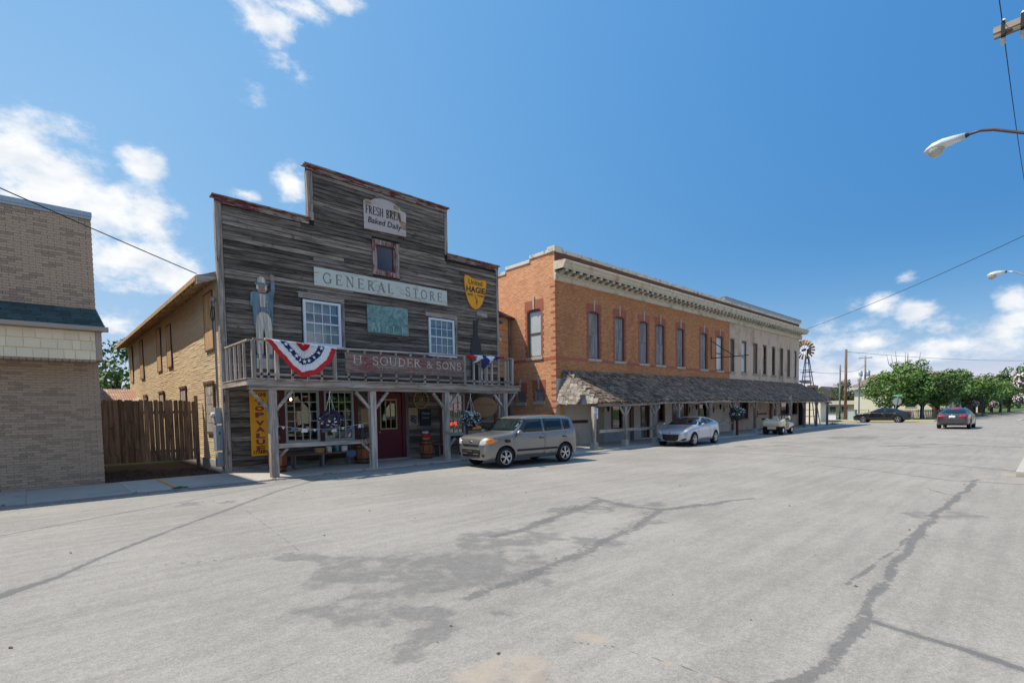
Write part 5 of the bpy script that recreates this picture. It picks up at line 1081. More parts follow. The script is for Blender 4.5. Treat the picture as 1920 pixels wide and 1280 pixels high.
# side windows
def side_win(y0, y1, z0, z1, kind):
    f = MB().box(BX + .05, BX + .2, y0, y0 + .07, z0, z1).box(BX + .05, BX + .2, y1 - .07, y1, z0, z1).box(BX + .052, BX + .2, y0 + .07, y1 - .07, z1 - .1, z1).box(BX + .052, BX + .2, y0 + .07, y1 - .07, z0, z0 + .06).build('window', 'brown_frame' if kind else 'shutter_board', OB); mid = (z0 + z1) / 2
    if kind:
        box('meeting_rail', 'brown_frame', f, BX + .08, BX + .14, y0 + .07, y1 - .07, mid - .03, mid + .03)
        for c, d in ((z0 + .06, mid - .03), (mid + .03, z1 - .1)): box('pane', 'pale_pane', f, BX + .12, BX + .126, y0 + .07, y1 - .07, c, d)
    else:
        for k in range(4): dy = (y1 - y0 - .14) / 4; box('board', 'shutter_board', f, BX + .1, BX + .13, y0 + .07 + k * dy + .006, y0 + .07 + (k + 1) * dy - .006, z0 + .06, z1 - .1)
        box('batten', 'shutter_board', f, BX + .07, BX + .1, y0 + .07, y1 - .07, mid - .04, mid + .03)
    n = 8; MB().prism([(y0 + (y1 - y0) * k / n, z1 - .08 * (2 * k / n - 1) ** 2 * (1 if kind else .5)) for k in range(n + 1)] + [(y1, z1 + .05), (y0, z1 + .05)], BX - .001, BX + .1, 'yz').build('arch_filler', 'red_brick_trim', f)
    box('lintel', 'red_brick_trim', OB, BX - .014, BX + .02, y0 - .16, y1 + .16, z1 + .003, z1 + .45)
    q = MB(); z = z0; k = 0
    while z < z1: w = .17 if k % 2 else .1; q.box(BX - .012, BX + .02, y0 - w, y0, z, z + .14); q.box(BX - .012, BX + .02, y1, y1 + w, z, z + .14); z += .147; k += 1
    q.build('quoins', 'red_brick_trim', OB, kind='stuff'); ym = (y0 + y1) / 2
    MB().prism([(ym - .04, z1), (ym + .04, z1), (ym + .06, z1 + .62), (ym - .06, z1 + .62)], BX - .045, BX, 'yz').build('keystone', 'sandstone', OB)
    box('sill', 'sandstone', OB, BX - .06, BX + .1, y0 - .1, y1 + .1, z0 - .16, z0 - .002, bevel=.01)
for s_, k in zip(SW, (1, 0, 0)): side_win(*s_, k)
# cornice: profile swept along the street, brackets one by one
prof = [(16.19, 7.86), (16.08, 7.88), (16.06, 8.1), (16.02, 8.18), (16.12, 8.22), (16.12, 8.34), (15.62, 8.34), (15.58, 8.4), (15.54, 8.44), (15.52, 8.52), (15.46, 8.58), (15.44, 8.66), (15.5, 8.7), (16.19, 8.74)]
for nm, m_, x0, x1 in (('cornice', 'cornice_rust', BX - .1, 25.2), ('cornice', 'cornice_paint', 25.202, TX), ('cornice', 'cornice_paint', TX + .002, EX + .35)):
    MB().prism(prof, x0, x1, 'yz').build(nm, m_, OB if x0 < TX else TB)
br = MB().prism([(0, -.03), (.08, -.05), (.14, .0), (.24, .06), (.4, .07), (.44, .04), (.49, .06), (.49, .15), (0, .15)], 0, .2, 'yz')
br = MB().add([(x, -y, z) for x, y, z in br.v], br.f).mesh('bracket', 'bracket_paint')
n = int((EX - BX) / .53)
for i in range(n): x = BX + .12 + i * .53; inst('bracket', br, OB if x < TX else TB, (x, 16.118, 8.178), (0, 0, 0), (1, 1, 1))
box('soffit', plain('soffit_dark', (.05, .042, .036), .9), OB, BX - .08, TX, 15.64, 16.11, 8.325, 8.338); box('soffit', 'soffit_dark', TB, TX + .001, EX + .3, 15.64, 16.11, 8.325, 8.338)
dn = MB()
for i in range(int((EX - BX) / .13)): dn.box(BX + .04 + i * .13, BX + .1 + i * .13, 16.035, 16.07, 8.08, 8.16)
dn.build('dentils', 'cornice_paint', OB, kind='stuff')
# tan bay
b = MB(); wall_x(b, TX + .002, EX, BW + .001, BW + .3, 3.0, 7.9, [(x0, x1, ZL, ZH) for x0, x1 in TWN]); wall_x(b, TX + .002, EX, BW + .001, BW + .3, -.1, 3.0, GT); b.build('wall', 'tan_brick', TB)
b = MB().box(TX + .002, EX, BW + .003, BW + .3, 7.9, 9.22).box(EX - .3, EX, BW + .3, 34, -.1, 9.0).build('parapet', 'dark_brick_front', TB)
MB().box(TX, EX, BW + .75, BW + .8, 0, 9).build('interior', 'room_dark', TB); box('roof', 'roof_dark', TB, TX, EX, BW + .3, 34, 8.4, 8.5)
MB().box(TX + .002, EX + .05, BW - .05, BW + .36, 9.222, 9.4).build('coping', 'coping_white', TB, bevel=.02)
MB().box(36.2, 52.2, BW + .02, BW + .3, 9.402, 9.64).box(36.2, 36.5, BW + .3, 24, 9.402, 9.64).box(36.15, 52.25, BW - .02, BW + .34, 9.642, 9.67).build('metal_parapet', 'parapet_metal', TB)
MB().tube([(EX + .1, BW + .3, .1), (EX + .1, BW + .3, 7.8)], .06, 8).build('downpipe', 'iron_black', TB)
# ground floor joinery
def gwin(parent, x0, x1, z0, z1, door=False):
    if door:
        d = box('door', 'dark_post', parent, x0 + .05, x1 - .05, BW + .12, BW + .18, z0, z1 - .05); MB().box(x0 - .04, x0 + .05, BW - .03, BW + .2, z0, z1).box(x1 - .05, x1 + .04, BW - .03, BW + .2, z0, z1).box(x0 + .05, x1 - .05, BW - .03, BW + .2, z1 - .05, z1 + .04).build('frame', 'brown_frame', d)
        box('glazing', 'dark_pane', d, x0 + .2, x1 - .2, BW + .11, BW + .119, z0 + .9, z1 - .25); return
    w = MB().box(x0 - .05, x0 + .07, BW - .03, BW + .2, z0, z1).box(x1 - .07, x1 + .05, BW - .03, BW + .2, z0, z1).box(x0 + .07, x1 - .07, BW - .029, BW + .2, z1 - .08, z1).box(x0 + .07, x1 - .07, BW - .029, BW + .2, z0, z0 + .08).build('window', 'brown_frame', parent)
    box('pane', 'window_glass', w, x0 + .07, x1 - .07, BW + .1, BW + .106, z0 + .08, z1 - .08); box('sill', 'sandstone', w, x0 - .12, x1 + .12, BW - .08, BW + .1, z0 - .1, z0 - .002)
for i, g in enumerate(GO): gwin(OB, *g, door=i in (1, 3))
for g in GT: gwin(TB, *g)
box('louvre_door', 'iron_black', TB, EX + .01, EX + .06, BW - .6, BW + 1.4, 0, 2.3)
box('painted_stripe', 'red_paint', OB, BX + .2, 20.5, BW - .004, BW + .004, 1.12, 1.28); box('corner_post', 'yellow_sign', OB, 18.42, 18.55, BW - .06, BW - .001, 0, 2.3)
box('pilaster', 'tan_plaster', OB, 20.75, 21.75, BW - .09, BW - .002, 0, 3.2, bevel=.01); box('pilaster', 'brown_frame', OB, 24.2, 24.5, BW - .09, BW - .002, 0, 3.2)
box('dado', plain('pale_blue_paint', (.45, .46, .46), .7, .12, .05, 3, dirt=(.25, .22, .2), dirt_amt=.5), OB, 21.76, 25.3, BW - .05, BW - .003, .05, .68)
box('pilaster', 'red_trim_upright', TB, 44.6, 45.0, BW - .09, BW - .002, 0, 3.0)
MB().box(42.0, 43.9, BW - .05, BW - .01, 1.14, 1.28).box(41.9, 42.0, BW - .05, BW - .008, .95, 1.46).build('hanging_sign', 'red_paint', label='red bar sign on the tan wall behind the golf cart', cat='sign')
# ---- awning
AW = thing('shingled_awning', 'long sagging wood-shingled awning on posts along the brick block', 'awning', (34, 14.5, 0))
AT, AE, A0, A1 = (16.12, 3.68), (13.72, 2.14), 18.06, 51.9
def eave_z(x): return 2.06 + .16 * min(1, max(0, (x - 18) / 8)) + .022 * math.sin(x * 1.1) + .016 * math.sin(x * 2.7) - .03 * math.sin(x * .35)
def top_z(x): return 3.66 + .16 * min(1, (x - 18) / 20)
def on_roof(x, f):  # f: 0 eave .. 1 wall
    return Vector((x, AE[0] + (AT[0] - AE[0]) * f, eave_z(x) + (top_z(x) - eave_z(x)) * f))
dk_ = MB(); xs = [A0 + .6 + i * .7 for i in range(int((A1 - A0 - 1.2) / .7) + 1)]
for a, bb in zip(xs[:-1], xs[1:]): dk_.quad(on_roof(a, 1), on_roof(bb, 1), on_roof(bb, 0), on_roof(a, 0))
dk_.quad(on_roof(A0 + .65, .98), on_roof(A0 + .6, 0), on_roof(A0, 0), Vector((A0, 16.12, 2.1))); e = xs[-1]; dk_.quad(on_roof(e, 1), on_roof(e, 0), on_roof(A1 + .5, 0), Vector((A1 + .5, 16.12, 2.2)))
dk_.build('deck', 'dark_post', AW)
shm = [MB().add([(-.5, 0, 0), (.5, 0, 0), (.5 - e, 1, 0), (-.5, 1 - d, 0), (-.5, 0, 1), (.5, 0, 1), (.5 - e, 1, 1.6), (-.5, 1 - d, 1.6)], [(3, 2, 1, 0), (4, 5, 6, 7), (0, 1, 5, 4), (1, 2, 6, 5), (2, 3, 7, 6), (3, 0, 4, 7)]) for d, e in ((0, 0), (.08, .04), (-.06, 0), (.04, -.03))]
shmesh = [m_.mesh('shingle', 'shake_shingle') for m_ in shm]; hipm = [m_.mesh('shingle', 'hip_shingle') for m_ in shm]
def frame(o, xd, dn_):   # matrix with x along the course, y down the slope, z out
    xd = xd.normalized(); zd = xd.cross(dn_).normalized(); yd = zd.cross(xd)
    if zd.z < 0: zd = -zd; xd = -xd
    return Matrix(((xd.x, yd.x, zd.x, o.x), (xd.y, yd.y, zd.y, o.y), (xd.z, yd.z, zd.z, o.z), (0, 0, 0, 1)))
ROWS = 12; cnt = 0; rest = [MB() for _ in range(4)]; allsh = []
for r in range(ROWS):
    f1 = (r + 1.15) / ROWS; x = A0 + .0 + .55 * (r / ROWS)
    while x < A1 + .45 - .55 * r / ROWS:
        w = rnd.uniform(.13, .3); allsh.append((x + w / 2, r, w)); x += w + .008
allsh.sort(key=lambda s: s[0])
for x, r, w in allsh:
    f0, f1 = r / ROWS, min(1, (r + 1.25) / ROWS); p1 = on_roof(x, f1); p0 = on_roof(x, f0); d = p0 - p1
    M_ = frame(p1 + Vector((0, 0, .004)), Vector((1, 0, 0)), d) @ Matrix.Diagonal((w, d.length + rnd.uniform(-.03, .035), .026 * rnd.uniform(.7, 1.7), 1)); M_ = M_ @ Matrix.Rotation(rnd.uniform(-.05, .05), 4, 'Z') @ Matrix.Rotation(rnd.uniform(-.01, .02), 4, 'X'); k = rnd.randrange(4)
    if cnt < 300:
        o = bpy.data.objects.new('shingle', shmesh[k]); _link(o, AW); o.matrix_basis = M_; cnt += 1
    else: rest[k].add([M_ @ Vector(v) for v in shm[k].v], shm[k].f)
for k in range(4): rest[k].build('shingles', ('shake_shingle', 'shake_b', 'shake_c', 'shake_d')[k] if k == 0 else wood('shake_%s' % 'abcd'[k], tuple(c * (.55, .8, 1.1, 1.7)[k] for c in (.036, .027, .021)), tuple(c * (.55, .8, 1.1, 1.6)[k] for c in (.23, .185, .148)), 1, rn=0, grain=18), AW, kind='stuff')
# hip end, its sunlit paleness put into the shingle colour
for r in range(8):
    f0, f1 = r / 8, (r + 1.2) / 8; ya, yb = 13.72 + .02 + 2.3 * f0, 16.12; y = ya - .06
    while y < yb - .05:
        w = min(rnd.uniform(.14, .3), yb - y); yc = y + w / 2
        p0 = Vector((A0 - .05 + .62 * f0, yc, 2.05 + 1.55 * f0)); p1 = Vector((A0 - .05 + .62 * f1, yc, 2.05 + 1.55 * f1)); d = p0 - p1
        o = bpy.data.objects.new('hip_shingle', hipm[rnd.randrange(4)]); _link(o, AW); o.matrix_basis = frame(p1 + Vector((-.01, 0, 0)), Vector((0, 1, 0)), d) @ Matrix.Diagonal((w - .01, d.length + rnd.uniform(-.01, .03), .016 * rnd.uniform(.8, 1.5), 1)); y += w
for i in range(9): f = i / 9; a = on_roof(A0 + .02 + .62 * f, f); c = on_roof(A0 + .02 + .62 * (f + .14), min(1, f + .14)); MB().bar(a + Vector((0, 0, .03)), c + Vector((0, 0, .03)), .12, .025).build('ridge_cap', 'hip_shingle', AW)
# eave beam, posts with braces
for a in np.arange(18.2, 51, 3.0): MB().bar((a, AE[0] + .14, eave_z(a) - .09), (a + 2.99, AE[0] + .14, eave_z(a + 3) - .09), .1, .13).build('eave_beam', 'weathered_beam', AW)
for i in range(46): x = 18.5 + i * .74; MB().bar(on_roof(x, .01) + Vector((0, -.02, -.05)), on_roof(x, .95) + Vector((0, 0, -.06)), .05, .09).build('rafter', 'dark_post', AW)
for i, x in enumerate((17.95, 20.33, 22.95, 25.3, 28.82, 32.08, 35.58, 39.24, 42.29, 45.45, 48.56, 51.6)):
    y = AE[0] + .14; h = eave_z(x) - .15
    box('post', 'dark_post' if i > 3 else 'weathered_post', AW, x - .08, x + .08, y - .08, y + .08, 0, h, bevel=.01)
    if i > 0:
        for s in (-1, 1): MB().bar((x + s * .07, y, h - .42), (x + s * .42, y, h - .02), .07, .08, (0, 1, 0)).build('brace', 'weathered_post', AW)
    if i in (0, 1, 2, 5, 6, 8): MB().prism([(x - .14, y - .14), (x + .14, y - .14), (x + .14, y + .14), (x - .14, y + .14)], 0, .34, 'xy').build('post_foot', 'concrete_pale', AW, bevel=.03)
for a, c in ((18.3, 20.25), (20.4, 22.87), (28.9, 32.0)): box('hitching_rail', 'weathered_beam', AW, a, c, 13.82, 13.9, .74, .88, bevel=.008)
MB().box(17.72, 17.84, 13.66, 13.76, .3, 1.62).build('sign_post', 'weathered_post', label='split grey timber beside the first awning post', cat='post', bevel=.01)
NP = thing('parking_sign', 'small white lettered sign on the first awning post', 'sign', (17.95, 13.74, 1.4)); box('plate', 'white_vinyl', NP, 17.8, 18.1, 13.74, 13.755, 1.38, 1.84)
for i in range(5): sans('lettering', 'ink_black', NP, ('PARK', 'AT', 'YOUR', 'OWN', 'RISK')[i], 17.85, 18.05, 1.75 - i * .085, 1.8 - i * .085, 13.739)
# lanterns under the awning
for i, x in enumerate((21.55, 31.0, 34.4, 36.0)):
    L = thing('lantern', ('black bracket lantern nearest the white lettered sign', 'black lantern behind the silver car', 'black lantern above the dark flower basket', 'black lantern by the tan wall seam')[i], 'lantern', (x, 15.9, 1.8), 0, 'lanterns under the awning')
    MB().tube([(x, 16.19, 1.62), (x, 16.0, 1.75), (x, 15.85, 1.98), (x, 15.7, 2.0)], .015, 6).box(x - .04, x + .04, 16.16, 16.19, 1.45, 1.85).build('bracket', 'iron_black', L); MB().lathe([(.02, .3), (.1, .2), (.08, .18), (.05, 0), (.02, -.04)], (x, 15.7, 1.7), 6).build('body', 'iron_black', L)
hanging(31.9, 13.5, 1.42, .48, 1.9, 'dark basket with white blooms on a post before the brick block', [('petunia_purple', .5, -1, 1), ('petunia_white', .3, -.2, 1)], 41, n=300, fs=.04)
MB().box(31.84, 31.96, 13.44, 13.56, 0, 1.3).build('basket_post', 'red_paint', label='dark red post carrying the dark flower basket', cat='post')
# iron sign bracket and stove pipes on the roof
IB = thing('sign_bracket', 'empty black iron sign bracket over the awning', 'bracket', (33.9, 16.1, 5.1))
MB().tube([(33.9, 16.12, 6.57), (33.9, 16.12, 5.1)], .03, 6).tube([(33.9, 16.1, 5.14), (34.6, 13.9, 5.2)], .03, 6).tube([(33.9, 16.1, 6.3), (34.3, 14.7, 5.18)], .025, 6).build('frame', 'iron_black', IB)
for i, (x, y) in enumerate(((33.34, 15.0), (35.75, 15.0))): MB().tube([(x, y, 2.7), (x, y, 3.73)], .04, 8).build('roof_pipe', 'utility_pole_grey', label=('grey standpipe through the awning under the iron bracket', 'grey standpipe through the awning farther along')[i], cat='pipe')
FPo = thing('flag_post', 'thin grey post with small flag beside the golf cart', 'post', (40.3, 13.2, 0)); box('post', 'weathered_post', FPo, 40.24, 40.36, 13.14, 13.26, 0, 2.6); MB().prism([(40.3, 2.6), (40.0, 2.3), (40.3, 2.25)], 13.19, 13.21, 'xz').build('flag', plain('flag_peach', (.6, .36, .22), .8), FPo)
# ------------------------------------------------------------------ vehicles
def paint(name, col, metal=.55, rough=.32):
    t = MT(name); n = t.noise(t.pos(True, (1, 1, 1), False), 90, 2, .5); d = t.noise(t.pos(True, (1, 1, 1), False), 3, 4, .6)
    c = t.val(col, t.math('ADD', t.math('MULTIPLY', n, .12), .94)); return t.fin(t.mix(t.math('MULTIPLY', t.ramp(d, .5, .8), .12), c, (.2, .18, .15)), rough, metal, .5, **{'Coat Weight': .8, 'Coat Roughness': .06})
paint('paint_bronze', (.25, .242, .228)); paint('paint_silver', (.5, .53, .58)); paint('paint_graphite', (.07, .07, .072), .5, .28); paint('paint_black', (.018, .018, .021), .3, .25); paint('paint_ivory', (.82, .64, .42), 0, .35)
plain('car_glass', (.012, .02, .02), .04, .1, 0, spec=.55, local=True); plain('trim_black', (.02, .02, .021), .55, .1, 0, local=True); plain('alloy', (.55, .56, .58), .3, .05, 0, metal=.85, local=True)
plain('lamp_clear', (.75, .77, .8), .12, .15, 0, 14, metal=.3, spec=.8, local=True); plain('lamp_amber', (.85, .28, .03), .2, .1, 0, local=True); plain('lamp_red', (.55, .02, .02), .2, .15, 0, local=True); plain('chrome', (.7, .71, .73), .15, .03, 0, metal=1, local=True)
plain('plate_white', (.7, .71, .74), .5, .05, 0, local=True); plain('arch_liner', (.012, .012, .012), .9, .1, 0, local=True)
def body_mesh(name, st, m, axles, rad, width):
    """closed shell lofted through cross-sections, smoothed, wheel arches cut out"""
    st = sorted(st, key=lambda s: -s[0]); rings = []
    for x, zb, zs, ws, wm, zm, wsh, zsh, wr, zr, zt in st:
        half = [(0, zb), (ws * .8, zb), (ws, zs), (wm, zm), (wm * .5 + wsh * .5, zm * .45 + zsh * .55), (wsh, zsh), (wsh * .35 + wr * .65, zsh * .3 + zr * .7) if zr - zsh > .2 else (wsh * .6 + wr * .4, zsh * .4 + zr * .6), (wr, zr), (wr * .55, zt - (zt - zr) * .25), (0, zt)]
        rings.append([(x, y, z) for y, z in half] + [(x, -y, z) for y, z in half[-2:0:-1]])
    n = len(rings[0]); v = [p for r in rings for p in r]; f = []
    for i in range(len(rings) - 1):
        for j in range(n): f.append((i * n + j, i * n + (j + 1) % n, (i + 1) * n + (j + 1) % n, (i + 1) * n + j))
    f.append(tuple(reversed(range(n)))); f.append(tuple((len(rings) - 1) * n + j for j in range(n)))
    me = MB().add(v, f).mesh(name, m, True); o = bpy.data.objects.new('tmp_body', me); COL.objects.link(o)
    o.modifiers.new('s', 'SUBSURF').levels = 2
    cut = MB()
    for ax_ in axles:
        for s in (1, -1): cut.lathe([(rad, s * (width - .36)), (rad, s * (width + .5))], (ax_[0], 0, ax_[1]), 40, 'y')
    cme = MB().add([(x, y, z) for x, y, z in cut.v], cut.f).mesh('cut', 'arch_liner'); c = bpy.data.objects.new('tmp_cut', cme); COL.objects.link(c)
    b = o.modifiers.new('b', 'BOOLEAN'); b.object = c; b.solver = 'EXACT'; b.operation = 'DIFFERENCE'; b.material_mode = 'TRANSFER'
    dg = bpy.context.evaluated_depsgraph_get(); dg.update(); ev = o.evaluated_get(dg); out = bpy.data.meshes.new_from_object(ev); out.name = name
    bm = bmesh.new(); bm.from_mesh(out); bvh = BVHTree.FromBMesh(bm); bm.free()
    bpy.data.objects.remove(o); bpy.data.objects.remove(c)
    return out, bvh
def conform(bvh, outline, mode, off, name, m, parent, thick=.004, step=.09):
    """a panel with the given outline laid on the shell: mode 'l','r' (x,z), 'f','b' (y,z), 't' (x,y)"""
    bm = bmesh.new(); pts = []
    for i, p in enumerate(outline):
        q = outline[(i + 1) % len(outline)]; k = max(1, int(math.dist(p, q) / step))
        pts += [(p[0] + (q[0] - p[0]) * j / k, p[1] + (q[1] - p[1]) * j / k) for j in range(k)]
    vs = [bm.verts.new((x, y, 0)) for x, y in pts]; fc = bm.faces.new(vs); bmesh.ops.triangulate(bm, faces=[fc])
    for _ in range(3):
        es = [e for e in bm.edges if e.calc_length() > step * 1.6]
        if not es: break
        bmesh.ops.subdivide_edges(bm, edges=es, cuts=1); bmesh.ops.triangulate(bm, faces=[g for g in bm.faces if len(g.verts) > 3])
    D = {'l': (0, 1), 'r': (0, -1), 'f': (1, 0), 'b': (-1, 0)}; bad = []
    for v in bm.verts:
        a, b = v.co.x, v.co.y
        if mode == 'l': o, d = Vector((a, 4, b)), Vector((0, -1, 0))
        elif mode == 'r': o, d = Vector((a, -4, b)), Vector((0, 1, 0))
        elif mode == 'f': o, d = Vector((5, a, b)), Vector((-1, 0, 0))
        elif mode == 'b': o, d = Vector((-5, a, b)), Vector((1, 0, 0))
        else: o, d = Vector((a, b, 5)), Vector((0, 0, -1))
        h = bvh.ray_cast(o, d)
        if h[0] is None: bad.append(v)
        else:
            nn = h[1] if h[1].dot(d) < 0 else -h[1]; v.co = h[0] + nn * off
    if bad: bmesh.ops.delete(bm, geom=bad, context='VERTS')
    bmesh.ops.recalc_face_normals(bm, faces=bm.faces)
    me = bpy.data.meshes.new(name); bm.to_mesh(me); bm.free(); me.materials.append(mat(m)); me.polygons.foreach_set('use_smooth', [True] * len(me.polygons))
    o = bpy.data.objects.new(name, me); _link(o, parent); sm = o.modifiers.new('s', 'SOLIDIFY'); sm.thickness = thick; sm.offset = 0; return o
def rrect(x0, x1, y0, y1, r=.04):
    o = []
    for cx, cy, a in ((x1 - r, y1 - r, 0), (x0 + r, y1 - r, 90), (x0 + r, y0 + r, 180), (x1 - r, y0 + r, 270)):
        o += [(cx + r * math.cos(math.radians(a + k * 30)), cy + r * math.sin(math.radians(a + k * 30))) for k in range(4)]
    return o
def make_wheel(parent, x, y, r, w, spokes=5, rimr=.68, rm='alloy', twin=True):
    s = 1 if y > 0 else -1
    wh = MB().lathe([(r * rimr, -w / 2), (r * .94, -w / 2), (r, -w * .36), (r, w * .36), (r * .94, w / 2), (r * rimr, w / 2)], (x, y, r), 36, 'y', False).build('wheel', 'rubber', parent, smooth=True)
    MB().lathe([(r * rimr, s * w * .1), (r * rimr, s * w * .49), (r * (rimr - .05), s * w * .5), (r * (rimr - .06), s * w * .12)], (x, y, r), 36, 'y', False).build('rim', rm, wh, smooth=True)
    MB().lathe([(0, s * w * .1), (r * rimr, s * w * .1)], (x, y, r), 24, 'y', False).build('brake_disc', 'arch_liner', wh)
    sp = MB(); yo = y + s * w * .42
    for i in range(spokes):
        for d in ((-.16, .16) if twin else (0,)):
            a = 2 * math.pi * i / spokes + .3; b = a + d
            sp.bar((x + r * .1 * math.cos(a), yo, r + r * .1 * math.sin(a)), (x + r * (rimr - .02) * math.cos(b), yo - s * w * .04, r + r * (rimr - .02) * math.sin(b)), .028 if twin else .06, .04, (0, 1, 0))
    sp.lathe([(r * .15, -.03), (r * .17, .015), (0, .025)] if s > 0 else [(r * .15, .03), (r * .17, -.015), (0, -.025)], (x, yo, r), 14, 'y').build('spokes', rm, wh)
    return wh
def car(name, label, loc, rz, st, m, axf, axr, r, track, width, group):
    t = thing(name, label, 'car', loc, rz, group, local=True)
    me, bvh = body_mesh('body', st, m, ((axf, r + .005), (axr, r + .005)), r * 1.14, width)
    o = bpy.data.objects.new('body', me); _link(o, t)
    for ax_ in (axf, axr):
        for s in (1, -1): make_wheel(t, ax_, s * track / 2, r, .2)
    return t, bvh
GRP = 'cars on the street'
# -- boxy bronze hatchback
st = [(2.04, .3, .32, .52, .6, .5, .58, .78, .5, .83, .84), (1.99, .26, .28, .7, .77, .48, .75, .88, .62, .945, .96), (1.86, .24, .27, .78, .84, .48, .83, .965, .68, 1.01, 1.03), (1.6, .23, .26, .84, .88, .5, .87, 1.0, .7, 1.05, 1.08), (1.2, .23, .26, .86, .9, .5, .89, 1.03, .73, 1.085, 1.12), (.98, .23, .26, .87, .9, .5, .89, 1.035, .76, 1.1, 1.14), (.88, .23, .26, .87, .9, .5, .89, 1.04, .77, 1.19, 1.23), (.6, .23, .26, .87, .9, .5, .885, 1.04, .73, 1.43, 1.46), (.4, .23, .26, .87, .9, .5, .88, 1.045, .7, 1.57, 1.6), (.18, .23, .26, .87, .9, .5, .88, 1.05, .69, 1.61, 1.645), (-.7, .23, .26, .87, .9, .5, .88, 1.07, .69, 1.61, 1.655), (-1.5, .23, .26, .87, .9, .5, .88, 1.1, .67, 1.585, 1.625), (-1.8, .25, .28, .85, .88, .52, .86, 1.11, .65, 1.56, 1.595), (-1.93, .28, .3, .8, .85, .55, .82, 1.09, .6, 1.44, 1.46), (-1.98, .3, .32, .74, .79, .55, .76, 1.0, .55, 1.2, 1.21)]
st = [((-1.3 + (s_[0] + 1.3) * .88) if s_[0] < -1.3 else s_[0], *s_[1:]) for s_ in st]
C1, bv = car('parked_car', 'boxy bronze-grey hatchback parked before the store', (12.13, 12.52, 0), math.radians(174.5), st, 'paint_bronze', 1.275, -1.275, .33, 1.57, .89, GRP)
for s, md in ((1, 'l'), (-1, 'r')):
    for nm, ol in (('side_window', [(.82, 1.09), (.5, 1.4), (.38, 1.51), (-.3, 1.52), (-.3, 1.1)]), ('side_window', [(-.36, 1.1), (-.36, 1.52), (-1.2, 1.51), (-1.2, 1.13)]), ('quarter_window', [(-1.25, 1.13), (-1.25, 1.5), (-1.55, 1.48), (-1.61, 1.4), (-1.58, 1.18), (-1.52, 1.14)])): conform(bv, ol, md, .006, nm, 'car_glass', C1)
    d1 = conform(bv, [(.92, .33), (.98, .9), (.86, 1.03), (-.31, 1.045), (-.33, .33)], md, .004, 'door', 'paint_bronze', C1); d2 = conform(bv, [(-.345, .33), (-.325, 1.045), (-1.35, 1.075), (-1.42, .85), (-1.12, .72), (-.92, .55), (-.84, .33)], md, .004, 'door', 'paint_bronze', C1)
    for d, x in ((d1, -.2), (d2, -1.24)): conform(bv, rrect(x - .09, x + .09, .9, .935, .015), md, .03, 'handle', 'paint_bronze', d); conform(bv, rrect(x - .1, x + .1, .87, .925, .02), md, .01, 'handle_recess', 'trim_black', d)
    conform(bv, rrect(-1.2, .85, .5, .56, .02), md, .02, 'rub_strip', 'trim_black', C1, .02); conform(bv, [(1.12, .88), (1.3, .9), (1.34, .86), (1.3, .8), (1.1, .8)], md, .008, 'fender_vent', 'trim_black', C1)
    m_ = MB().lathe([(0, .1), (.07, .07), (.085, 0), (.06, -.06), (.02, -.08)], (.82, s * 1.03, 1.1), 12, 'x').build('wing_mirror', 'paint_bronze', C1, smooth=True); MB().bar((.84, s * .86, 1.06), (.82, s * .98, 1.07), .06, .03).build('mirror_stalk', 'trim_black', m_)
    hl = conform(bv, [(s * .5, .74), (s * .56, .86), (s * .64, .92), (s * .8, .94), (s * .85, .88), (s * .82, .78), (s * .62, .72)], 'f', .012, 'headlight', 'lamp_clear', C1, step=.05); conform(bv, [(s * .76, .77), (s * .75, .93), (s * .83, .94), (s * .87, .88), (s * .85, .79)], 'f', .018, 'indicator', 'lamp_amber', hl, step=.04)
    conform(bv, [(s * .66 + .05 * math.cos(a), .42 + .05 * math.sin(a)) for a in [k * .52 for k in range(12)]], 'f', .01, 'fog_lamp', 'trim_black', C1, step=.04)
    conform(bv, [(s * .62, .8), (s * .74, .8), (s * .72, 1.35), (s * .6, 1.38)], 'b', .01, 'tail_light', 'lamp_red', C1)
    for k, (x0, x1) in enumerate(((1.02, 1.53),)):
        pass
conform(bv, [(-.79, 1.15), (.79, 1.15), (.73, 1.46), (.68, 1.53), (-.68, 1.53), (-.73, 1.46)], 'f', .006, 'windscreen', 'car_glass', C1); conform(bv, rrect(-.56, .56, 1.12, 1.45, .06), 'b', .008, 'rear_window', 'car_glass', C1)
conform(bv, rrect(-.44, .44, .7, .77, .03), 'f', .012, 'grille', 'trim_black', C1, step=.05); lg = conform(bv, [(-.48, .36), (.48, .36), (.52, .56), (.46, .6), (-.46, .6), (-.52, .56)], 'f', .012, 'lower_grille', 'trim_black', C1, step=.05)
conform(bv, rrect(-.44, .44, .44, .465, .01), 'f', .028, 'grille_bar', 'paint_bronze', lg, step=.05); conform(bv, rrect(-.5, .5, .585, .62, .015), 'f', .02, 'grille_bar', 'paint_bronze', lg, step=.05)
conform(bv, rrect(-.16, .16, .46, .56, .01), 'f', .04, 'number_plate', 'trim_black', C1, step=.05); conform(bv, [(.065 * math.cos(a), .84 + .032 * math.sin(a)) for a in [k * .45 for k in range(14)]], 'f', .012, 'badge', 'chrome', C1, step=.03)
MB().tube([(-1.55, 0, 1.58), (-1.72, 0, 1.78)], .006, 5).build('aerial', 'trim_black', C1)
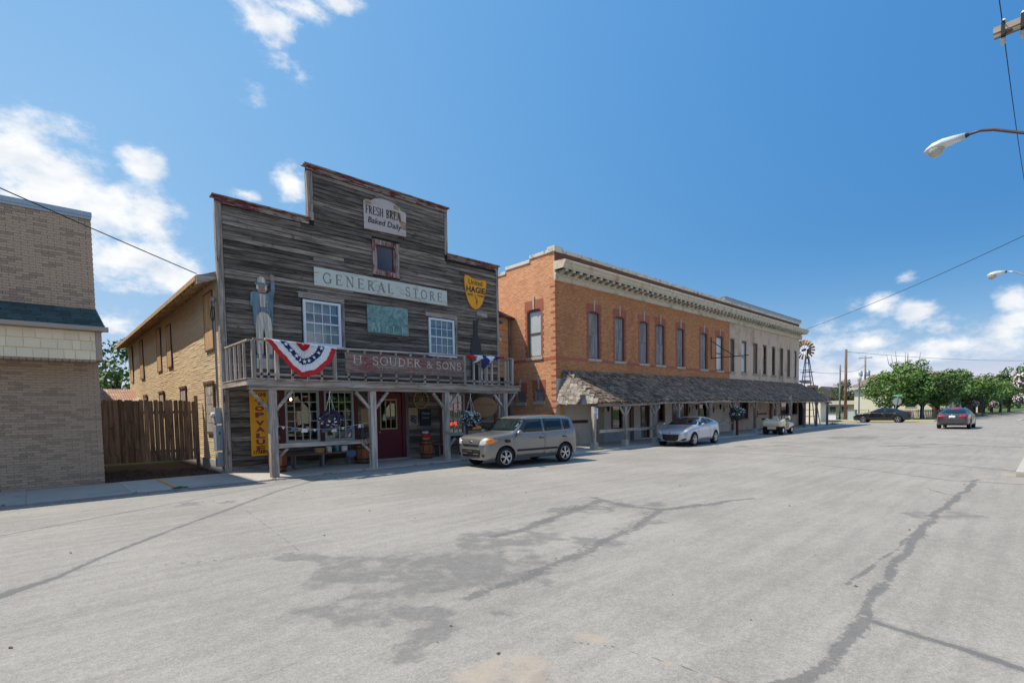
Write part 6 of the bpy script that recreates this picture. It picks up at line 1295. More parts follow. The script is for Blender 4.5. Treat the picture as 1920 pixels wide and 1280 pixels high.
# -- silver coupe
st = [(2.0, .28, .3, .4, .46, .42, .44, .58, .36, .62, .63), (1.92, .22, .24, .6, .68, .4, .64, .68, .5, .72, .735), (1.75, .2, .22, .74, .8, .42, .76, .76, .58, .8, .82), (1.3, .2, .22, .81, .85, .45, .83, .84, .62, .88, .9), (.9, .2, .22, .83, .86, .45, .84, .88, .66, .94, .965), (.7, .2, .22, .83, .86, .45, .84, .9, .68, 1.03, 1.06), (.3, .2, .22, .83, .86, .45, .84, .92, .62, 1.25, 1.28), (-.05, .2, .22, .83, .86, .45, .84, .94, .58, 1.34, 1.375), (-.5, .2, .22, .83, .86, .46, .84, .97, .56, 1.345, 1.385), (-1.0, .2, .22, .83, .87, .48, .84, 1.0, .55, 1.31, 1.355), (-1.45, .22, .24, .82, .86, .5, .82, 1.03, .54, 1.22, 1.26), (-1.78, .24, .26, .78, .83, .5, .78, 1.02, .53, 1.12, 1.15), (-1.95, .28, .3, .7, .76, .52, .7, .9, .5, .98, .99), (-2.02, .32, .34, .6, .66, .52, .6, .78, .45, .84, .85)]
C2, bv = car('parked_car', 'silver-blue coupe parked before the shingled awning', (23.6, 12.36, 0), math.radians(183.3), st, 'paint_silver', 1.22, -1.22, .315, 1.5, .86, GRP)
for s, md in ((1, 'l'), (-1, 'r')):
    conform(bv, [(.72, .95), (.3, 1.22), (.05, 1.3), (-.35, 1.3), (-.5, 1.02)], md, .006, 'side_window', 'car_glass', C2); conform(bv, [(-.56, 1.03), (-.42, 1.29), (-.8, 1.25), (-1.1, 1.15), (-1.15, 1.1)], md, .006, 'quarter_window', 'car_glass', C2)
    d1 = conform(bv, [(.8, .3), (.86, .8), (.76, .93), (-.5, 1.0), (-.62, .8), (-.55, .3)], md, .004, 'door', 'paint_silver', C2); conform(bv, rrect(-.5, -.32, .86, .9, .015), md, .025, 'handle', 'paint_silver', d1)
    MB().lathe([(0, .1), (.06, .06), (.08, 0), (.05, -.07)], (.62, s * .98, 1.0), 12, 'x').build('wing_mirror', 'paint_silver', C2, smooth=True)
    conform(bv, [(s * .42, .6), (s * .5, .68), (s * .68, .76), (s * .76, .76), (s * .74, .68), (s * .6, .6)], 'f', .012, 'headlight', 'lamp_clear', C2, step=.05); conform(bv, [(s * .45, .32), (s * .7, .4), (s * .72, .34), (s * .6, .28)], 'f', .01, 'fog_lamp', 'trim_black', C2, step=.05); conform(bv, [(s * .6, .8), (s * .74, .82), (s * .7, .94), (s * .56, .94)], 'b', .01, 'tail_light', 'lamp_red', C2)
conform(bv, [(-.7, .99), (.7, .99), (.6, 1.24), (.52, 1.32), (-.52, 1.32), (-.6, 1.24)], 'f', .006, 'windscreen', 'car_glass', C2); conform(bv, [(-.5, 1.06), (.5, 1.06), (.46, 1.27), (-.46, 1.27)], 'b', .006, 'rear_window', 'car_glass', C2)
g = conform(bv, [(-.42, .56), (.42, .56), (.38, .34), (.28, .28), (-.28, .28), (-.38, .34)], 'f', .012, 'grille', 'trim_black', C2, step=.05)
for z in (.4, .46, .52): conform(bv, rrect(-.38, .38, z - .006, z + .006, .005), 'f', .02, 'grille_bar', 'iron_black', g, step=.06)
conform(bv, [(-.44, .58), (-.42, .56), (-.38, .34), (-.28, .27), (.28, .27), (.38, .34), (.42, .56), (.44, .58), (.4, .32), (.29, .25), (-.29, .25), (-.4, .32)], 'f', .02, 'grille_surround', 'chrome', C2, step=.05); conform(bv, rrect(-.06, .06, .61, .67, .01), 'f', .012, 'badge', 'chrome', C2, step=.03)
# -- black saloons
def saloon(label, loc, rz, pm='paint_black'):
    st = [(2.38, .3, .32, .5, .56, .5, .54, .66, .44, .7, .71), (2.28, .24, .26, .72, .78, .5, .74, .76, .58, .8, .82), (2.05, .22, .24, .82, .87, .5, .84, .84, .64, .88, .9), (1.4, .22, .24, .88, .91, .5, .89, .93, .68, .98, 1.0), (1.0, .22, .24, .89, .92, .5, .9, .96, .7, 1.02, 1.05), (.75, .22, .24, .89, .92, .5, .9, .97, .7, 1.12, 1.15), (.3, .22, .24, .89, .92, .5, .9, .98, .62, 1.36, 1.39), (0, .22, .24, .89, .92, .5, .9, .99, .6, 1.43, 1.465), (-.5, .22, .24, .89, .92, .5, .9, 1.0, .59, 1.44, 1.48), (-.95, .22, .24, .89, .92, .5, .9, 1.01, .58, 1.38, 1.42), (-1.35, .23, .25, .88, .91, .5, .89, 1.02, .6, 1.22, 1.25), (-1.7, .24, .26, .86, .9, .52, .87, 1.02, .64, 1.08, 1.1), (-2.15, .27, .3, .82, .86, .55, .83, 1.01, .66, 1.05, 1.065), (-2.36, .3, .33, .76, .8, .56, .77, .95, .62, 1.0, 1.01), (-2.44, .32, .36, .68, .72, .58, .68, .84, .55, .88, .89)]
    C, bv = car('saloon_car', label, loc, rz, st, pm, 1.42, -1.4, .335, 1.6, .92, GRP)
    for s, md in ((1, 'l'), (-1, 'r')):
        for ol in ([(.78, 1.03), (.34, 1.3), (.1, 1.38), (-.32, 1.39), (-.32, 1.03)], [(-.38, 1.03), (-.38, 1.39), (-.75, 1.36), (-1.0, 1.28), (-1.2, 1.08), (-1.2, 1.04)]): conform(bv, ol, md, .006, 'side_window', 'car_glass', C)
        for ol, hx in (([(.95, .33), (1.0, .9), (.86, 1.0), (-.34, 1.02), (-.36, .33)], -.22), ([(-.375, .33), (-.355, 1.02), (-1.3, 1.03), (-1.34, .85), (-1.02, .6), (-.95, .33)], -1.18)):
            d = conform(bv, ol, md, .004, 'door', pm, C); conform(bv, rrect(hx - .09, hx + .09, .88, .91, .012), md, .025, 'handle', 'chrome', d)
        MB().lathe([(0, .09), (.06, .06), (.075, 0), (.05, -.06)], (.72, s * 1.03, 1.04), 12, 'x').build('wing_mirror', pm, C, smooth=True)
        conform(bv, [(s * .5, .64), (s * .56, .72), (s * .8, .78), (s * .8, .68)], 'f', .012, 'headlight', 'lamp_clear', C, step=.06); conform(bv, [(s * .36, .84), (s * .4, .96), (s * .72, .97), (s * .76, .9), (s * .7, .83)], 'b', .012, 'tail_light', 'lamp_red', C, step=.06)
    conform(bv, [(-.72, 1.08), (.72, 1.08), (.6, 1.38), (-.6, 1.38)], 'f', .006, 'windscreen', 'car_glass', C); conform(bv, [(-.66, 1.1), (.66, 1.1), (.56, 1.38), (-.56, 1.38)], 'b', .006, 'rear_window', 'car_glass', C); conform(bv, rrect(-.2, .2, 1.355, 1.4, .01), 'b', .02, 'brake_light', 'lamp_red', C, step=.06)
    conform(bv, rrect(-.17, .17, .78, .93, .01), 'b', .014, 'number_plate', 'plate_white', C, step=.06); conform(bv, [(.06 * math.cos(a), 1.0 + .02 * math.sin(a)) for a in [k * .52 for k in range(12)]], 'b', .012, 'badge', 'chrome', C, step=.03); conform(bv, rrect(-.6, .6, .36, .46, .03), 'b', .01, 'lower_trim', 'trim_black', C); conform(bv, rrect(-.5, .5, .5, .68, .05), 'f', .01, 'grille', 'trim_black', C)
    return C
saloon('black saloon crossing the junction with a tree behind it', (62, 11.8, 0), math.radians(90)); saloon('dark grey saloon seen from behind driving up the street', (48.6, 4.82, 0), 0, 'paint_graphite')
# -- golf cart
GC = thing('golf_cart', 'cream golf cart with fat black tyres at the awning kerb', 'golf cart', (35.2, 12.25, 0), math.radians(181), 'cars on the street', local=True)
for x in (.82, -.82):
    for s in (1, -1): make_wheel(GC, x, s * .46, .27, .24, 6, .5, 'chrome', False)
bd_ = MB()
def loft(secs):
    n = len(secs[0]); b = MB(); b.add([p for s in secs for p in s], [(i * n + j, i * n + (j + 1) % n, (i + 1) * n + (j + 1) % n, (i + 1) * n + j) for i in range(len(secs) - 1) for j in range(n)] + [tuple(reversed(range(n))), tuple((len(secs) - 1) * n + j for j in range(n))]); return b
def sec(x, w, z0, z1, r=.06): return [(x, -w, z0), (x, w, z0), (x, w + .02, (z0 + z1) / 2), (x, w, z1 - r), (x, w - r, z1), (x, -w + r, z1), (x, -w, z1 - r), (x, -w - .02, (z0 + z1) / 2)]
loft([sec(1.28, .48, .56, .74), sec(1.2, .56, .5, .84), sec(.95, .6, .52, .92), sec(.55, .6, .5, .98), sec(.45, .58, .34, .98)]).build('front_cowl', 'paint_ivory', GC, smooth=False, bevel=.03)
loft([sec(.45, .55, .3, .4), sec(-.3, .55, .3, .4)]).build('floor_tub', 'paint_ivory', GC); loft([sec(-.2, .58, .34, .66), sec(-.9, .6, .5, .74), sec(-1.25, .56, .48, .7)]).build('rear_body', 'paint_ivory', GC, bevel=.03)
box('front_panel', 'paint_ivory', GC, 1.12, 1.24, -.25, .25, .34, .54, bevel=.02); box('badge_strip', 'trim_black', GC, 1.235, 1.25, -.26, .26, .72, .755); box('underframe', 'trim_black', GC, -1.1, 1.15, -.3, .3, .22, .33)
for s in (1, -1):
    box('seat_cushion', plain('seat_cream', (.8, .66, .46), .7, .06, 0, local=True) if s > 0 else 'seat_cream', GC, -.55, -.1, s * .29 - .26, s * .29 + .26, .68, .8, bevel=.04); box('backrest', 'seat_cream', GC, -.66, -.56, s * .29 - .25, s * .29 + .25, .84, 1.14, bevel=.04)
    MB().lathe([(0, .05), (.06, .03), (.065, -.03), (0, -.05)], (1.06, s * .3, .97), 12, 'x').build('headlight', 'lamp_clear', GC, smooth=True); box('mirror', 'trim_black', GC, .55, .6, s * .72 - .1, s * .72 + .1, .93, 1.04, bevel=.02); box('side_rail', 'trim_black', GC, -.6, .1, s * .6 - .02, s * .6 + .02, .84, .88)
MB().tube([(.5, .3, .7), (.3, .3, 1.1)], .025, 8).build('steering_column', 'trim_black', GC); SWc = MB(); ring = [(.28 + .06 * math.cos(a), .3 + .18 * math.sin(a), 1.12 + .17 * math.cos(a)) for a in [k * .3 for k in range(22)]]; SWc.tube(ring, .016, 6); SWc.bar((.28, .12, 1.12), (.28, .48, 1.12), .02, .02).build('steering_wheel', 'trim_black', GC)
# ------------------------------------------------------------------ trees
def leaves(name, m, clumps, per, size, seed, flat=.25):
    """clumps: (x,y,z,r); many small leaf faces on and inside each clump"""
    g = np.random.default_rng(seed); V = []
    for cx, cy, cz, r in clumps:
        n = max(20, int(per * (r ** 2))); d = g.normal(size=(n, 3)); d /= np.linalg.norm(d, axis=1)[:, None]; rad = r * g.uniform(.45, 1.08, n) ** .6
        p = np.array((cx, cy, cz)) + d * rad[:, None] * np.array((1, 1, .8)); nn = d + g.normal(size=(n, 3)) * .55 + np.array((0, 0, flat)); nn /= np.linalg.norm(nn, axis=1)[:, None]
        t = np.cross(nn, g.normal(size=(n, 3))); t /= np.linalg.norm(t, axis=1)[:, None]; b = np.cross(nn, t); s = size * g.uniform(.6, 1.35, n)[:, None]
        V.append(np.stack([p - t * s, p - b * s * .6, p + t * s, p + b * s * .6], 1))
    V = np.concatenate(V).reshape(-1, 3).astype(np.float32); nf = len(V) // 4; me = bpy.data.meshes.new(name); me.vertices.add(len(V)); me.loops.add(len(V)); me.polygons.add(nf)
    me.vertices.foreach_set('co', V.ravel()); me.loops.foreach_set('vertex_index', np.arange(len(V), dtype=np.int32)); me.polygons.foreach_set('loop_start', np.arange(nf, dtype=np.int32) * 4); me.update(calc_edges=True); me.materials.append(mat(m)); return me
def clumps_in(rx, ry, rz, cz, n, r0, r1, seed, lo=-.75):
    r2 = random.Random(seed); out = []
    while len(out) < n:
        p = Vector((r2.uniform(-1, 1), r2.uniform(-1, 1), r2.uniform(lo, 1)))
        if .3 < p.length < 1: out.append((p.x * rx, p.y * ry, cz + p.z * rz, r2.uniform(r0, r1)))
    return out
def trunk(h, r, crown_z, spread, seed, nl=6):
    r2 = random.Random(seed); b = MB().tube([(0, 0, -.1), (.03, .02, h * .4), (-.04, .03, h * .75), (0, .05, h)], [r * 1.25, r, r * .85, r * .6], 9)
    for i in range(nl):
        a = i * 6.28 / nl + r2.uniform(-.4, .4); z0 = h * r2.uniform(.45, .9); e = spread * r2.uniform(.6, 1)
        b.tube([(0, .03, z0), (math.cos(a) * e * .45, math.sin(a) * e * .45, z0 + (crown_z - z0) * .5), (math.cos(a) * e, math.sin(a) * e, crown_z + r2.uniform(-.2, .9))], [r * .5, r * .32, r * .1], 6)
    return b
PEAR = []
for k in range(3):
    cl = clumps_in(2.7, 2.7, 1.95, 3.35, 48, .5, .95, 50 + k, -.9); PEAR.append((leaves('crown', ('leaf_green', 'leaf_dark', 'leaf_green')[k], cl, 190, .13, 60 + k), leaves('sun_tinted_sprays', 'leaf_yellow', [(x, y, z + .25, r * .85) for x, y, z, r in cl if z > 3.4], 75, .11, 70 + k), trunk(2.2, .15, 3.0, 1.8, 80 + k).mesh('trunk', 'bark')))  # lighter leaves on upper clumps only: top light put into the leaf colour
def plant(name, label, x, y, s, kinds, rz, group, sz=1.0, cat='tree'):
    t = thing(name, label, cat, (x, y, 0), rz, group, local=True); t.scale = (s * (1.16 if sz == 1.0 else 1), s * (1.16 if sz == 1.0 else 1), s * sz); names = ('crown', 'crown', 'trunk')
    for nm, me in zip(names, kinds): inst(nm, me, t)
    return t
rowl = ['first street tree, rounded and full, behind the black saloon', 'second street tree with a forked trunk beyond the stop sign', 'third street tree with a bare lower trunk', 'fourth street tree in the roadside row', 'fifth street tree in the roadside row', 'sixth street tree in the roadside row', 'seventh street tree above the driving black saloon', 'eighth street tree in the roadside row', 'ninth street tree in the roadside row', 'last and farthest street tree in the roadside row']
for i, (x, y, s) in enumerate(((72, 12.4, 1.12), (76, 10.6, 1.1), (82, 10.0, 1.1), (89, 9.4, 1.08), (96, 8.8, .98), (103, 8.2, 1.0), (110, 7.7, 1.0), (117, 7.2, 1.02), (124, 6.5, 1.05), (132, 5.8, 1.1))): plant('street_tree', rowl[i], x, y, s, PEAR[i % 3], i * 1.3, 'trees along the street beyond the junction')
def big_tree(name, label, x, y, rx, rz_, cz, n, m, seed, h, r0=.7, r1=1.3, size=.2, per=70, bare=0):
    cl = clumps_in(rx, rx, rz_, cz, n, r0, r1, seed, -.7); t = thing(name, label, 'tree', (x, y, 0), 0, None, local=True)
    inst('crown', leaves('crown', m, cl, per, size, seed + 1), t); tb = trunk(h, .3, cz, rx * .7, seed + 2, 8); inst('trunk', tb.mesh('trunk', 'bark'), t)
    r2 = random.Random(seed)
    for i in range(bare):
        a = r2.uniform(0, 6.28); e = rx * r2.uniform(.3, .9); z = cz + rz_ * r2.uniform(.6, .9); MB().tube([(math.cos(a) * e * .5, math.sin(a) * e * .5, cz), (math.cos(a) * e, math.sin(a) * e, z), (math.cos(a) * e * 1.15, math.sin(a) * e * 1.15, z + 1.9)], [.09, .05, .015], 5).build('bare_branch', 'bark', t)
    return t
big_tree('maple_tree', 'tall ragged tree with bare tips rising behind the cream house', 112, 17.9, 3.6, 2.3, 7.4, 26, 'leaf_green', 200, 6.5, .6, 1.1, .18, 80, 7)
big_tree('maple_tree', 'narrow tree top poking up behind the street trees', 130, 13.7, 1.9, 1.9, 6.9, 12, 'leaf_green', 210, 6, .5, .9, .18, 80)
big_tree('maple_tree', 'dark spreading tree at the end of the street', 150, 9.5, 4.6, 2.6, 5.6, 30, 'leaf_dark', 220, 5, .8, 1.4, .24, 55)
big_tree('maple_tree', 'broad tree filling the end of the street behind the hanging basket', 150, 3.5, 5, 3.2, 6.2, 34, 'leaf_green', 230, 5, .8, 1.5, .24, 55)
big_tree('spruce_tree', 'dark tree behind the brown utility pole', 95, 23.1, 2.0, 2.3, 3.4, 18, 'leaf_dark', 240, 3, .6, 1.0, .17, 90)
big_tree('ash_tree', 'bright green tree behind the board fence', 4.6, 47, 4.2, 2.9, 4.2, 44, 'leaf_green', 250, 5, .6, 1.1, .15, 120)
big_tree('ash_tree', 'small green tree behind the windmill', 74, 21.6, 1.1, 1.2, 3.0, 9, 'leaf_yellow', 260, 3, .4, .7, .12, 120)
cl = []; r2 = random.Random(9)
for i in range(150):
    a = math.radians(r2.uniform(-3, 24)); d = r2.uniform(200, 240); cl.append((d * math.cos(a), d * math.sin(a), r2.uniform(1, 4.5), r2.uniform(2.2, 3.6)))
o = bpy.data.objects.new('treeline', leaves('treeline', 'leaf_dark', cl, 9, .5, 300)); tag(_link(o), 'far wooded treeline along the horizon', kind='stuff')

# ------------------------------------------------------------------ houses and yards beyond the junction
CH = thing('cream_house', 'long cream-walled house with brown hip roof beyond the junction', 'house', (86, 14, 0))
b = MB(); wall_y(b, 86, 86.2, 9, 19.7, 0, 4.15, [(12.6, 13.9, 1.3, 2.2), (10.2, 11, .1, 2.2)]); b.box(86.2, 96, 19.5, 19.7, 0, 4.15).box(86.2, 96, 9, 9.2, 0, 4.15).build('wall', 'cream_house', CH)
MB().add([(85.6, 8.4, 4.2), (85.6, 20.2, 4.2), (96.6, 20.2, 4.2), (96.6, 8.4, 4.2), (91, 11, 6.25), (91, 18.6, 6.25)], [(0, 1, 5, 4), (2, 3, 4, 5), (1, 2, 5), (3, 0, 4), (0, 3, 2, 1)]).build('roof', 'roof_brown', CH)
MB().box(85.55, 85.65, 8.4, 20.2, 4.02, 4.2).build('fascia', 'house_trim', CH); w = box('window', 'house_trim', CH, 85.95, 86.05, 12.6, 13.9, 1.3, 2.2); box('pane', 'dark_pane', w, 85.93, 85.949, 12.7, 13.8, 1.4, 2.1); box('door', 'brown_frame', CH, 85.97, 86.05, 10.2, 11, .1, 2.2)
LB2 = thing('low_building', 'low tan building with pale flat roof behind the utility poles', 'building', (93, 24, 0)); box('wall', 'tan_plaster', LB2, 92.2, 99, 21.2, 26.4, 0, 1.9); box('roof', 'roof_pale', LB2, 91.6, 99.6, 20.6, 27, 1.9, 2.5); 
for y in (22, 23.6, 25.2): box('window', 'dark_pane', LB2, 92.17, 92.2, y, y + .8, .8, 1.6)
DH = thing('gabled_house', 'brown house with dark gable roof beyond the low building', 'house', (104, 28, 0)); box('wall', 'brown_frame', DH, 102, 112, 25.5, 31, 0, 3.2); MB().prism([(25, 3.1), (31.5, 3.1), (28.2, 5.2)], 101.6, 112.4, 'yz').build('roof', 'roof_dark', DH)
CG = thing('cream_shed', 'cream gabled shed partly hidden by the awning end', 'shed', (63, 19, 0)); MB().prism([(17.3, 0), (20.8, 0), (20.8, 1.8), (18.6, 3.3), (17.3, 2.3)], 62, 64.5, 'yz').build('wall', 'cream_house', CG); MB().prism([(16.9, 2.0), (18.6, 3.32), (21.2, 1.6), (21.2, 1.72), (18.6, 3.45), (16.9, 2.12)], 61.8, 64.7, 'yz').build('roof', 'roof_brown', CG)
PH = thing('porch_house', 'brick house with white porch columns behind the street trees', 'house', (118, 14, 0)); box('wall', 'dark_brick_front', PH, 118, 126, 8.6, 16, 0, 3.2); MB().prism([(8.0, 3.2), (16.6, 3.2), (12.3, 5.2)], 116.5, 126.5, 'yz').build('roof', 'roof_dark', PH)
for y in (9.0, 10.6, 12.2): box('column', 'house_trim', PH, 116.7, 116.9, y - .1, y + .1, 0, 3.2)
SHD = thing('rusty_shed', 'shed with rusty corrugated roof behind the board fence', 'shed', (3, 34, 0)); box('wall', 'dark_post', SHD, 1.2, 4.2, 34.5, 38, 0, 2.75)
rp = MB()
for i in range(60): x = 1.0 + i * .055; rp.quad((x, 34, 2.66 + (.02 if i % 2 else 0)), (x + .055, 34, 2.66 + (0 if i % 2 else .02)), (x + .055, 36.2, 3.4 + (0 if i % 2 else .02)), (x, 36.2, 3.4 + (.02 if i % 2 else 0)))
rp.build('roof', 'rust_roof', SHD)
# green railings, cabinets
GF = thing('wire_fence', 'green wire fence along the far pavement', 'fence', (70, 18, 0)); plain('fence_green', (.05, .13, .1), .6)
for i in range(14): MB().tube([(70, 14.6 + i * 1.2, 0), (70, 14.6 + i * 1.2, 1.25)], .035, 6).build('post', 'fence_green', GF)
wr = MB()
for z in (.1, .65, 1.2): wr.tube([(70, 14.6, z), (70, 30.2, z)], .02, 5)
for i in range(60): y = 14.6 + i * .26; wr.tube([(70, y, .1), (70, y + .5, 1.2)], .008, 4).tube([(70, y + .5, .1), (70, y, 1.2)], .008, 4)
wr.build('wire_mesh', 'fence_green', GF, kind='stuff')
PF = thing('picket_fence', 'low grey picket fence under the street trees', 'fence', (78, 11, 0))
for i in range(34): box('picket', 'weathered_post', PF, 79.98, 80.02, 8.9 + i * .16, 9.0 + i * .16, 0, 1.1)
for z in (.3, .85): box('rail', 'weathered_post', PF, 80.03, 80.07, 8.9, 14.4, z, z + .08)
for i, (y, l) in enumerate(((16.2, 'pale green utility cabinet beside the brown pole'), (18.1, 'white utility box by the wire fence'))): 
    c = thing('utility_cabinet', l, 'cabinet', (69.6, y, 0)); MB().box(69.3, 69.9, y - .4, y + .4, .06, 1.2 if i == 0 else .75).build('case', plain('cabinet_%d' % i, ((.4, .5, .45), (.7, .7, .7))[i], .5), c, bevel=.03); box('lid', 'galvanised', c, 69.25, 69.95, y - .43, y + .43, 1.2 if i == 0 else .75, 1.26 if i == 0 else .8)

# ------------------------------------------------------------------ poles, wires, lamps, signs
def pole(name, label, x, y, h, r, m, arm=None):
    p = thing(name, label, 'pole', (x, y, 0)); MB().tube([(x, y, -.1), (x, y, h * .5), (x, y, h)], [r, r * .88, r * .75], 12).build('shaft', m, p, smooth=True)
    if arm:
        MB().bar((x, y - arm, h - .35), (x, y + arm, h - .35), .1, .12).build('cross_arm', 'cross_arm', p)
        for s in (-.9, -.5, .5, .9): MB().lathe([(.03, 0), (.05, .05), (.03, .09), (.045, .12), (.02, .16)], (x, y + s * arm, h - .29), 8).build('insulator', 'galvanised', p)
    return p
pole('utility_pole', 'thick brown utility pole behind the junction pavement', 69.3, 16.75, 8.26, .17, 'utility_pole'); pole('utility_pole', 'slim grey utility pole beside the thick brown one', 70.4, 17.6, 6.6, .11, 'utility_pole_grey')
TP = pole('utility_pole', 'utility pole with grey transformers behind the cream house', 105, 22.5, 10.2, .17, 'utility_pole_grey', 1.0)
for y in (22.0, 23.1): MB().lathe([(.28, 0), (.3, .05), (.3, .85), (.2, .95), (.05, 1.05)], (104.7, y, 6.7), 14).build('transformer', 'galvanised', TP, smooth=True)
def cobra(name, label, px, py, ph, tip, neck, pts, crossarm):
    p = thing(name, label, 'street light', (px, py, 0)); MB().tube([(px, py, 0), (px, py, ph)], [.17, .13], 12).build('pole', 'utility_pole', p, smooth=True)
    MB().tube(pts, .035, 8).build('bracket_arm', plain('arm_maroon', (.1, .06, .06), .5) if px < 20 else 'galvanised', p, smooth=True)
    t, n = Vector(tip), Vector(neck); d = n - t; L = d.length; secs = []
    for f, w, up, dn_ in ((0, .03, .02, .02), (.07, .13, .07, .06), (.22, .2, .13, .08), (.45, .2, .15, .08), (.72, .13, .12, .07), (1, .07, .08, .07)):
        c = t + d * f; secs.append([(c.x + w * math.cos(a), c.y, c.z + (up if math.sin(a) > 0 else dn_) * math.sin(a)) for a in [k * .5236 for k in range(12)]])
    nn = 12; MB().add([q for s in secs for q in s], [(i * nn + j, i * nn + (j + 1) % nn, (i + 1) * nn + (j + 1) % nn, (i + 1) * nn + j) for i in range(5) for j in range(nn)] + [tuple(reversed(range(nn))), tuple(5 * nn + j for j in range(nn))]).build('lamp_head', plain('lamp_alu_%d' % int(px), (.68, .7, .7), .35, .06, 0, metal=.2), p, smooth=True)
    c = t + d * .3; MB().lathe([(.0, -.24), (.08, -.22), (.16, -.14), (.185, -.06), (.17, .02)], c, 16).build('refractor', plain('refractor_%d' % int(px), (.5, .48, .42), .25, .1, 0), p, smooth=True)
    MB().tube([n, n + d * .08], [.06, .045], 10).build('collar', 'iron_black', p)
    if crossarm:
        for k, dx in enumerate((-.12, .12)): MB().bar((px + dx, py - 1.45, ph - .45), (px + dx, py + 1.45, ph - .45), .09, .13).build('cross_arm', 'cross_arm', p)
        for y in (1.28, .95, -.9, -1.28):
            MB().lathe([(.03, -.02), (.06, .04), (.035, .08), (.055, .12), (.02, .18)], (px, py + y, ph - .36), 10).build('insulator', 'dull_white', p); MB().bar((px, py + y, ph - .62), (px, py + y, ph - .3), .07, .34, (1, 0, 0)).build('clamp', 'iron_black', p); MB().lathe([(.03, 0), (.055, -.06), (.035, -.1), (.05, -.14), (.02, -.2)], (px, py + y, ph - .6), 10).build('insulator', 'dull_white', p)
    return p
cobra('street_light', 'near cobra-head street light on a rusty curved arm', 17.3, -.25, 11.1, (17.35, 2.49, 8.36), (17.35, 1.68, 8.47), [(17.35, 1.66, 8.48), (17.35, 1.4, 8.49), (17.35, 1.15, 8.41), (17.33, .6, 8.1), (17.3, -.2, 7.5)], True)
cobra('street_light', 'distant cobra-head street light lower in the sky', 36, -.3, 11.1, (36, 2.53, 8.27), (36, 1.84, 8.34), [(36, 1.8, 8.34), (36, 1.5, 8.28), (36, 1.17, 8.06), (36, .5, 7.6), (36, -.2, 7.0)], True)
def wire(label, a, b, sag, r=.012):
    a, b = Vector(a), Vector(b); pts = [a.lerp(b, i / 24) - Vector((0, 0, sag * 4 * (i / 24) * (1 - i / 24))) for i in range(25)]; MB().tube(pts, r, 5).build('wire', 'wire_black', label=label, cat='wire')
wire('power line running overhead between the two street light poles', (17.3, 1.05, 10.82), (36, .98, 10.82), .35, .011); wire('power line coming over from behind to the near street light pole', (-14, .9, 10.7), (17.3, 1.05, 10.82), .3, .011)
wire('thin line running on past the far street light pole', (36, .98, 10.82), (66, 1.4, 10.5), .4, .012)
wire('black service wire dropping to the eave of the tan side wall', (-12, 11.6, 9.75), (3.72, 17.55, 6.02), .12, .014); wire('service wire from the brick block cornice to the far street light pole', (51.5, 15.6, 8.74), (36, -.2, 10.55), .25, .016)
wire('wire from the thick brown pole along the horizon', (69.3, 16.75, 8.0), (140, -6, 9.5), .8, .02); wire('lower wire from the slim grey pole', (70.4, 17.6, 5.9), (105, 22.5, 8.6), .5, .02); wire('wire between the brick block and slim grey pole', (51.6, 17, 5.4), (70.4, 17.6, 5.6), .2, .018)
GLb = thing('lamp_post', 'dark post lamp with pale globe across the junction', 'lamp post', (67, 14.9, 0)); plain('post_blue', (.035, .04, .06), .5)
MB().tube([(67, 14.9, 0), (67, 14.9, .4), (67, 14.9, .45), (67, 14.9, 4.3)], [.14, .12, .07, .055], 10).build('post', 'post_blue', GLb, smooth=True); MB().lathe([(.06, 0), (.13, .06), (.12, .1), (.2, .22), (.23, .42), (.2, .6), (.1, .72), (.03, .8)], (67, 14.9, 4.25), 14).build('globe', plain('globe_cream', (.6, .58, .45), .3), GLb, smooth=True)
SS = thing('stop_sign', 'leaning stop sign seen from the back under a green street name plate', 'sign', (67.5, 11.9, 0)); MB().tube([(67.5, 11.9, 0), (67.5, 11.46, 2.8)], .035, 8).build('post', 'galvanised', SS); MB().prism([(11.57 + .42 * math.cos(math.radians(22.5 + 45 * i)), 2.1 + .42 * math.sin(math.radians(22.5 + 45 * i))) for i in range(8)], 67.55, 67.57, 'yz').build('plate', 'galvanised', SS)
MB().box(67.48, 67.5, 11.05, 11.9, 2.6, 2.84).build('name_plate', plain('sign_green', (.01, .28, .12), .5), SS); sans('lettering', 'plate_white', SS, 'MAIN ST', -11.8, -11.15, 2.65, 2.79, 67.479, .01, axis='x-')
MB().tube([(74, 10.3, 0), (74, 10.3, 2.1)], .05, 8).build('blue_post', plain('blue_sheath', (.08, .16, .32), .5), label='slim blue-grey post between the second and third street trees', cat='post')
# ------------------------------------------------------------------ windmill at the end of the block
WM = thing('windmill', 'small blue farm windmill with rust-yellow blades at the end of the block', 'windmill', (54.5, 16.3, 0)); plain('mill_blue', (.03, .045, .1), .55); plain('blade_rust', (.36, .2, .06), .6, .35, .25, 3, dirt=(.2, .08, .02), dirt_amt=.6)
for sx in (-1, 1):
    for sy in (-1, 1): MB().bar((54.5 + sx * .8, 16.25 + sy * .8, 0), (54.5 + sx * .12, 16.4 + sy * .12, 6.4), .06, .06).build('leg', 'mill_blue', WM)
for i in range(9):
    f = .12 + i * .1; z = 6.4 * f; h = .8 - .68 * f; q = [(54.5 + a * h, 16.25 + .15 * f + c * h, z) for a, c in ((-1, -1), (1, -1), (1, 1), (-1, 1))]; g = MB()
    for k in range(4): g.bar(q[k], q[(k + 1) % 4], .035, .035)
    g.build('girt', 'mill_blue', WM)
box('platform', 'mill_blue', WM, 54.1, 54.9, 15.9, 16.9, 5.0, 5.05); hub = Vector((54.1, 16.5, 7.15)); ax_ = Vector((-.8, -.6, 0)).normalized(); u = Vector((0, 0, 1)); v = ax_.cross(u)
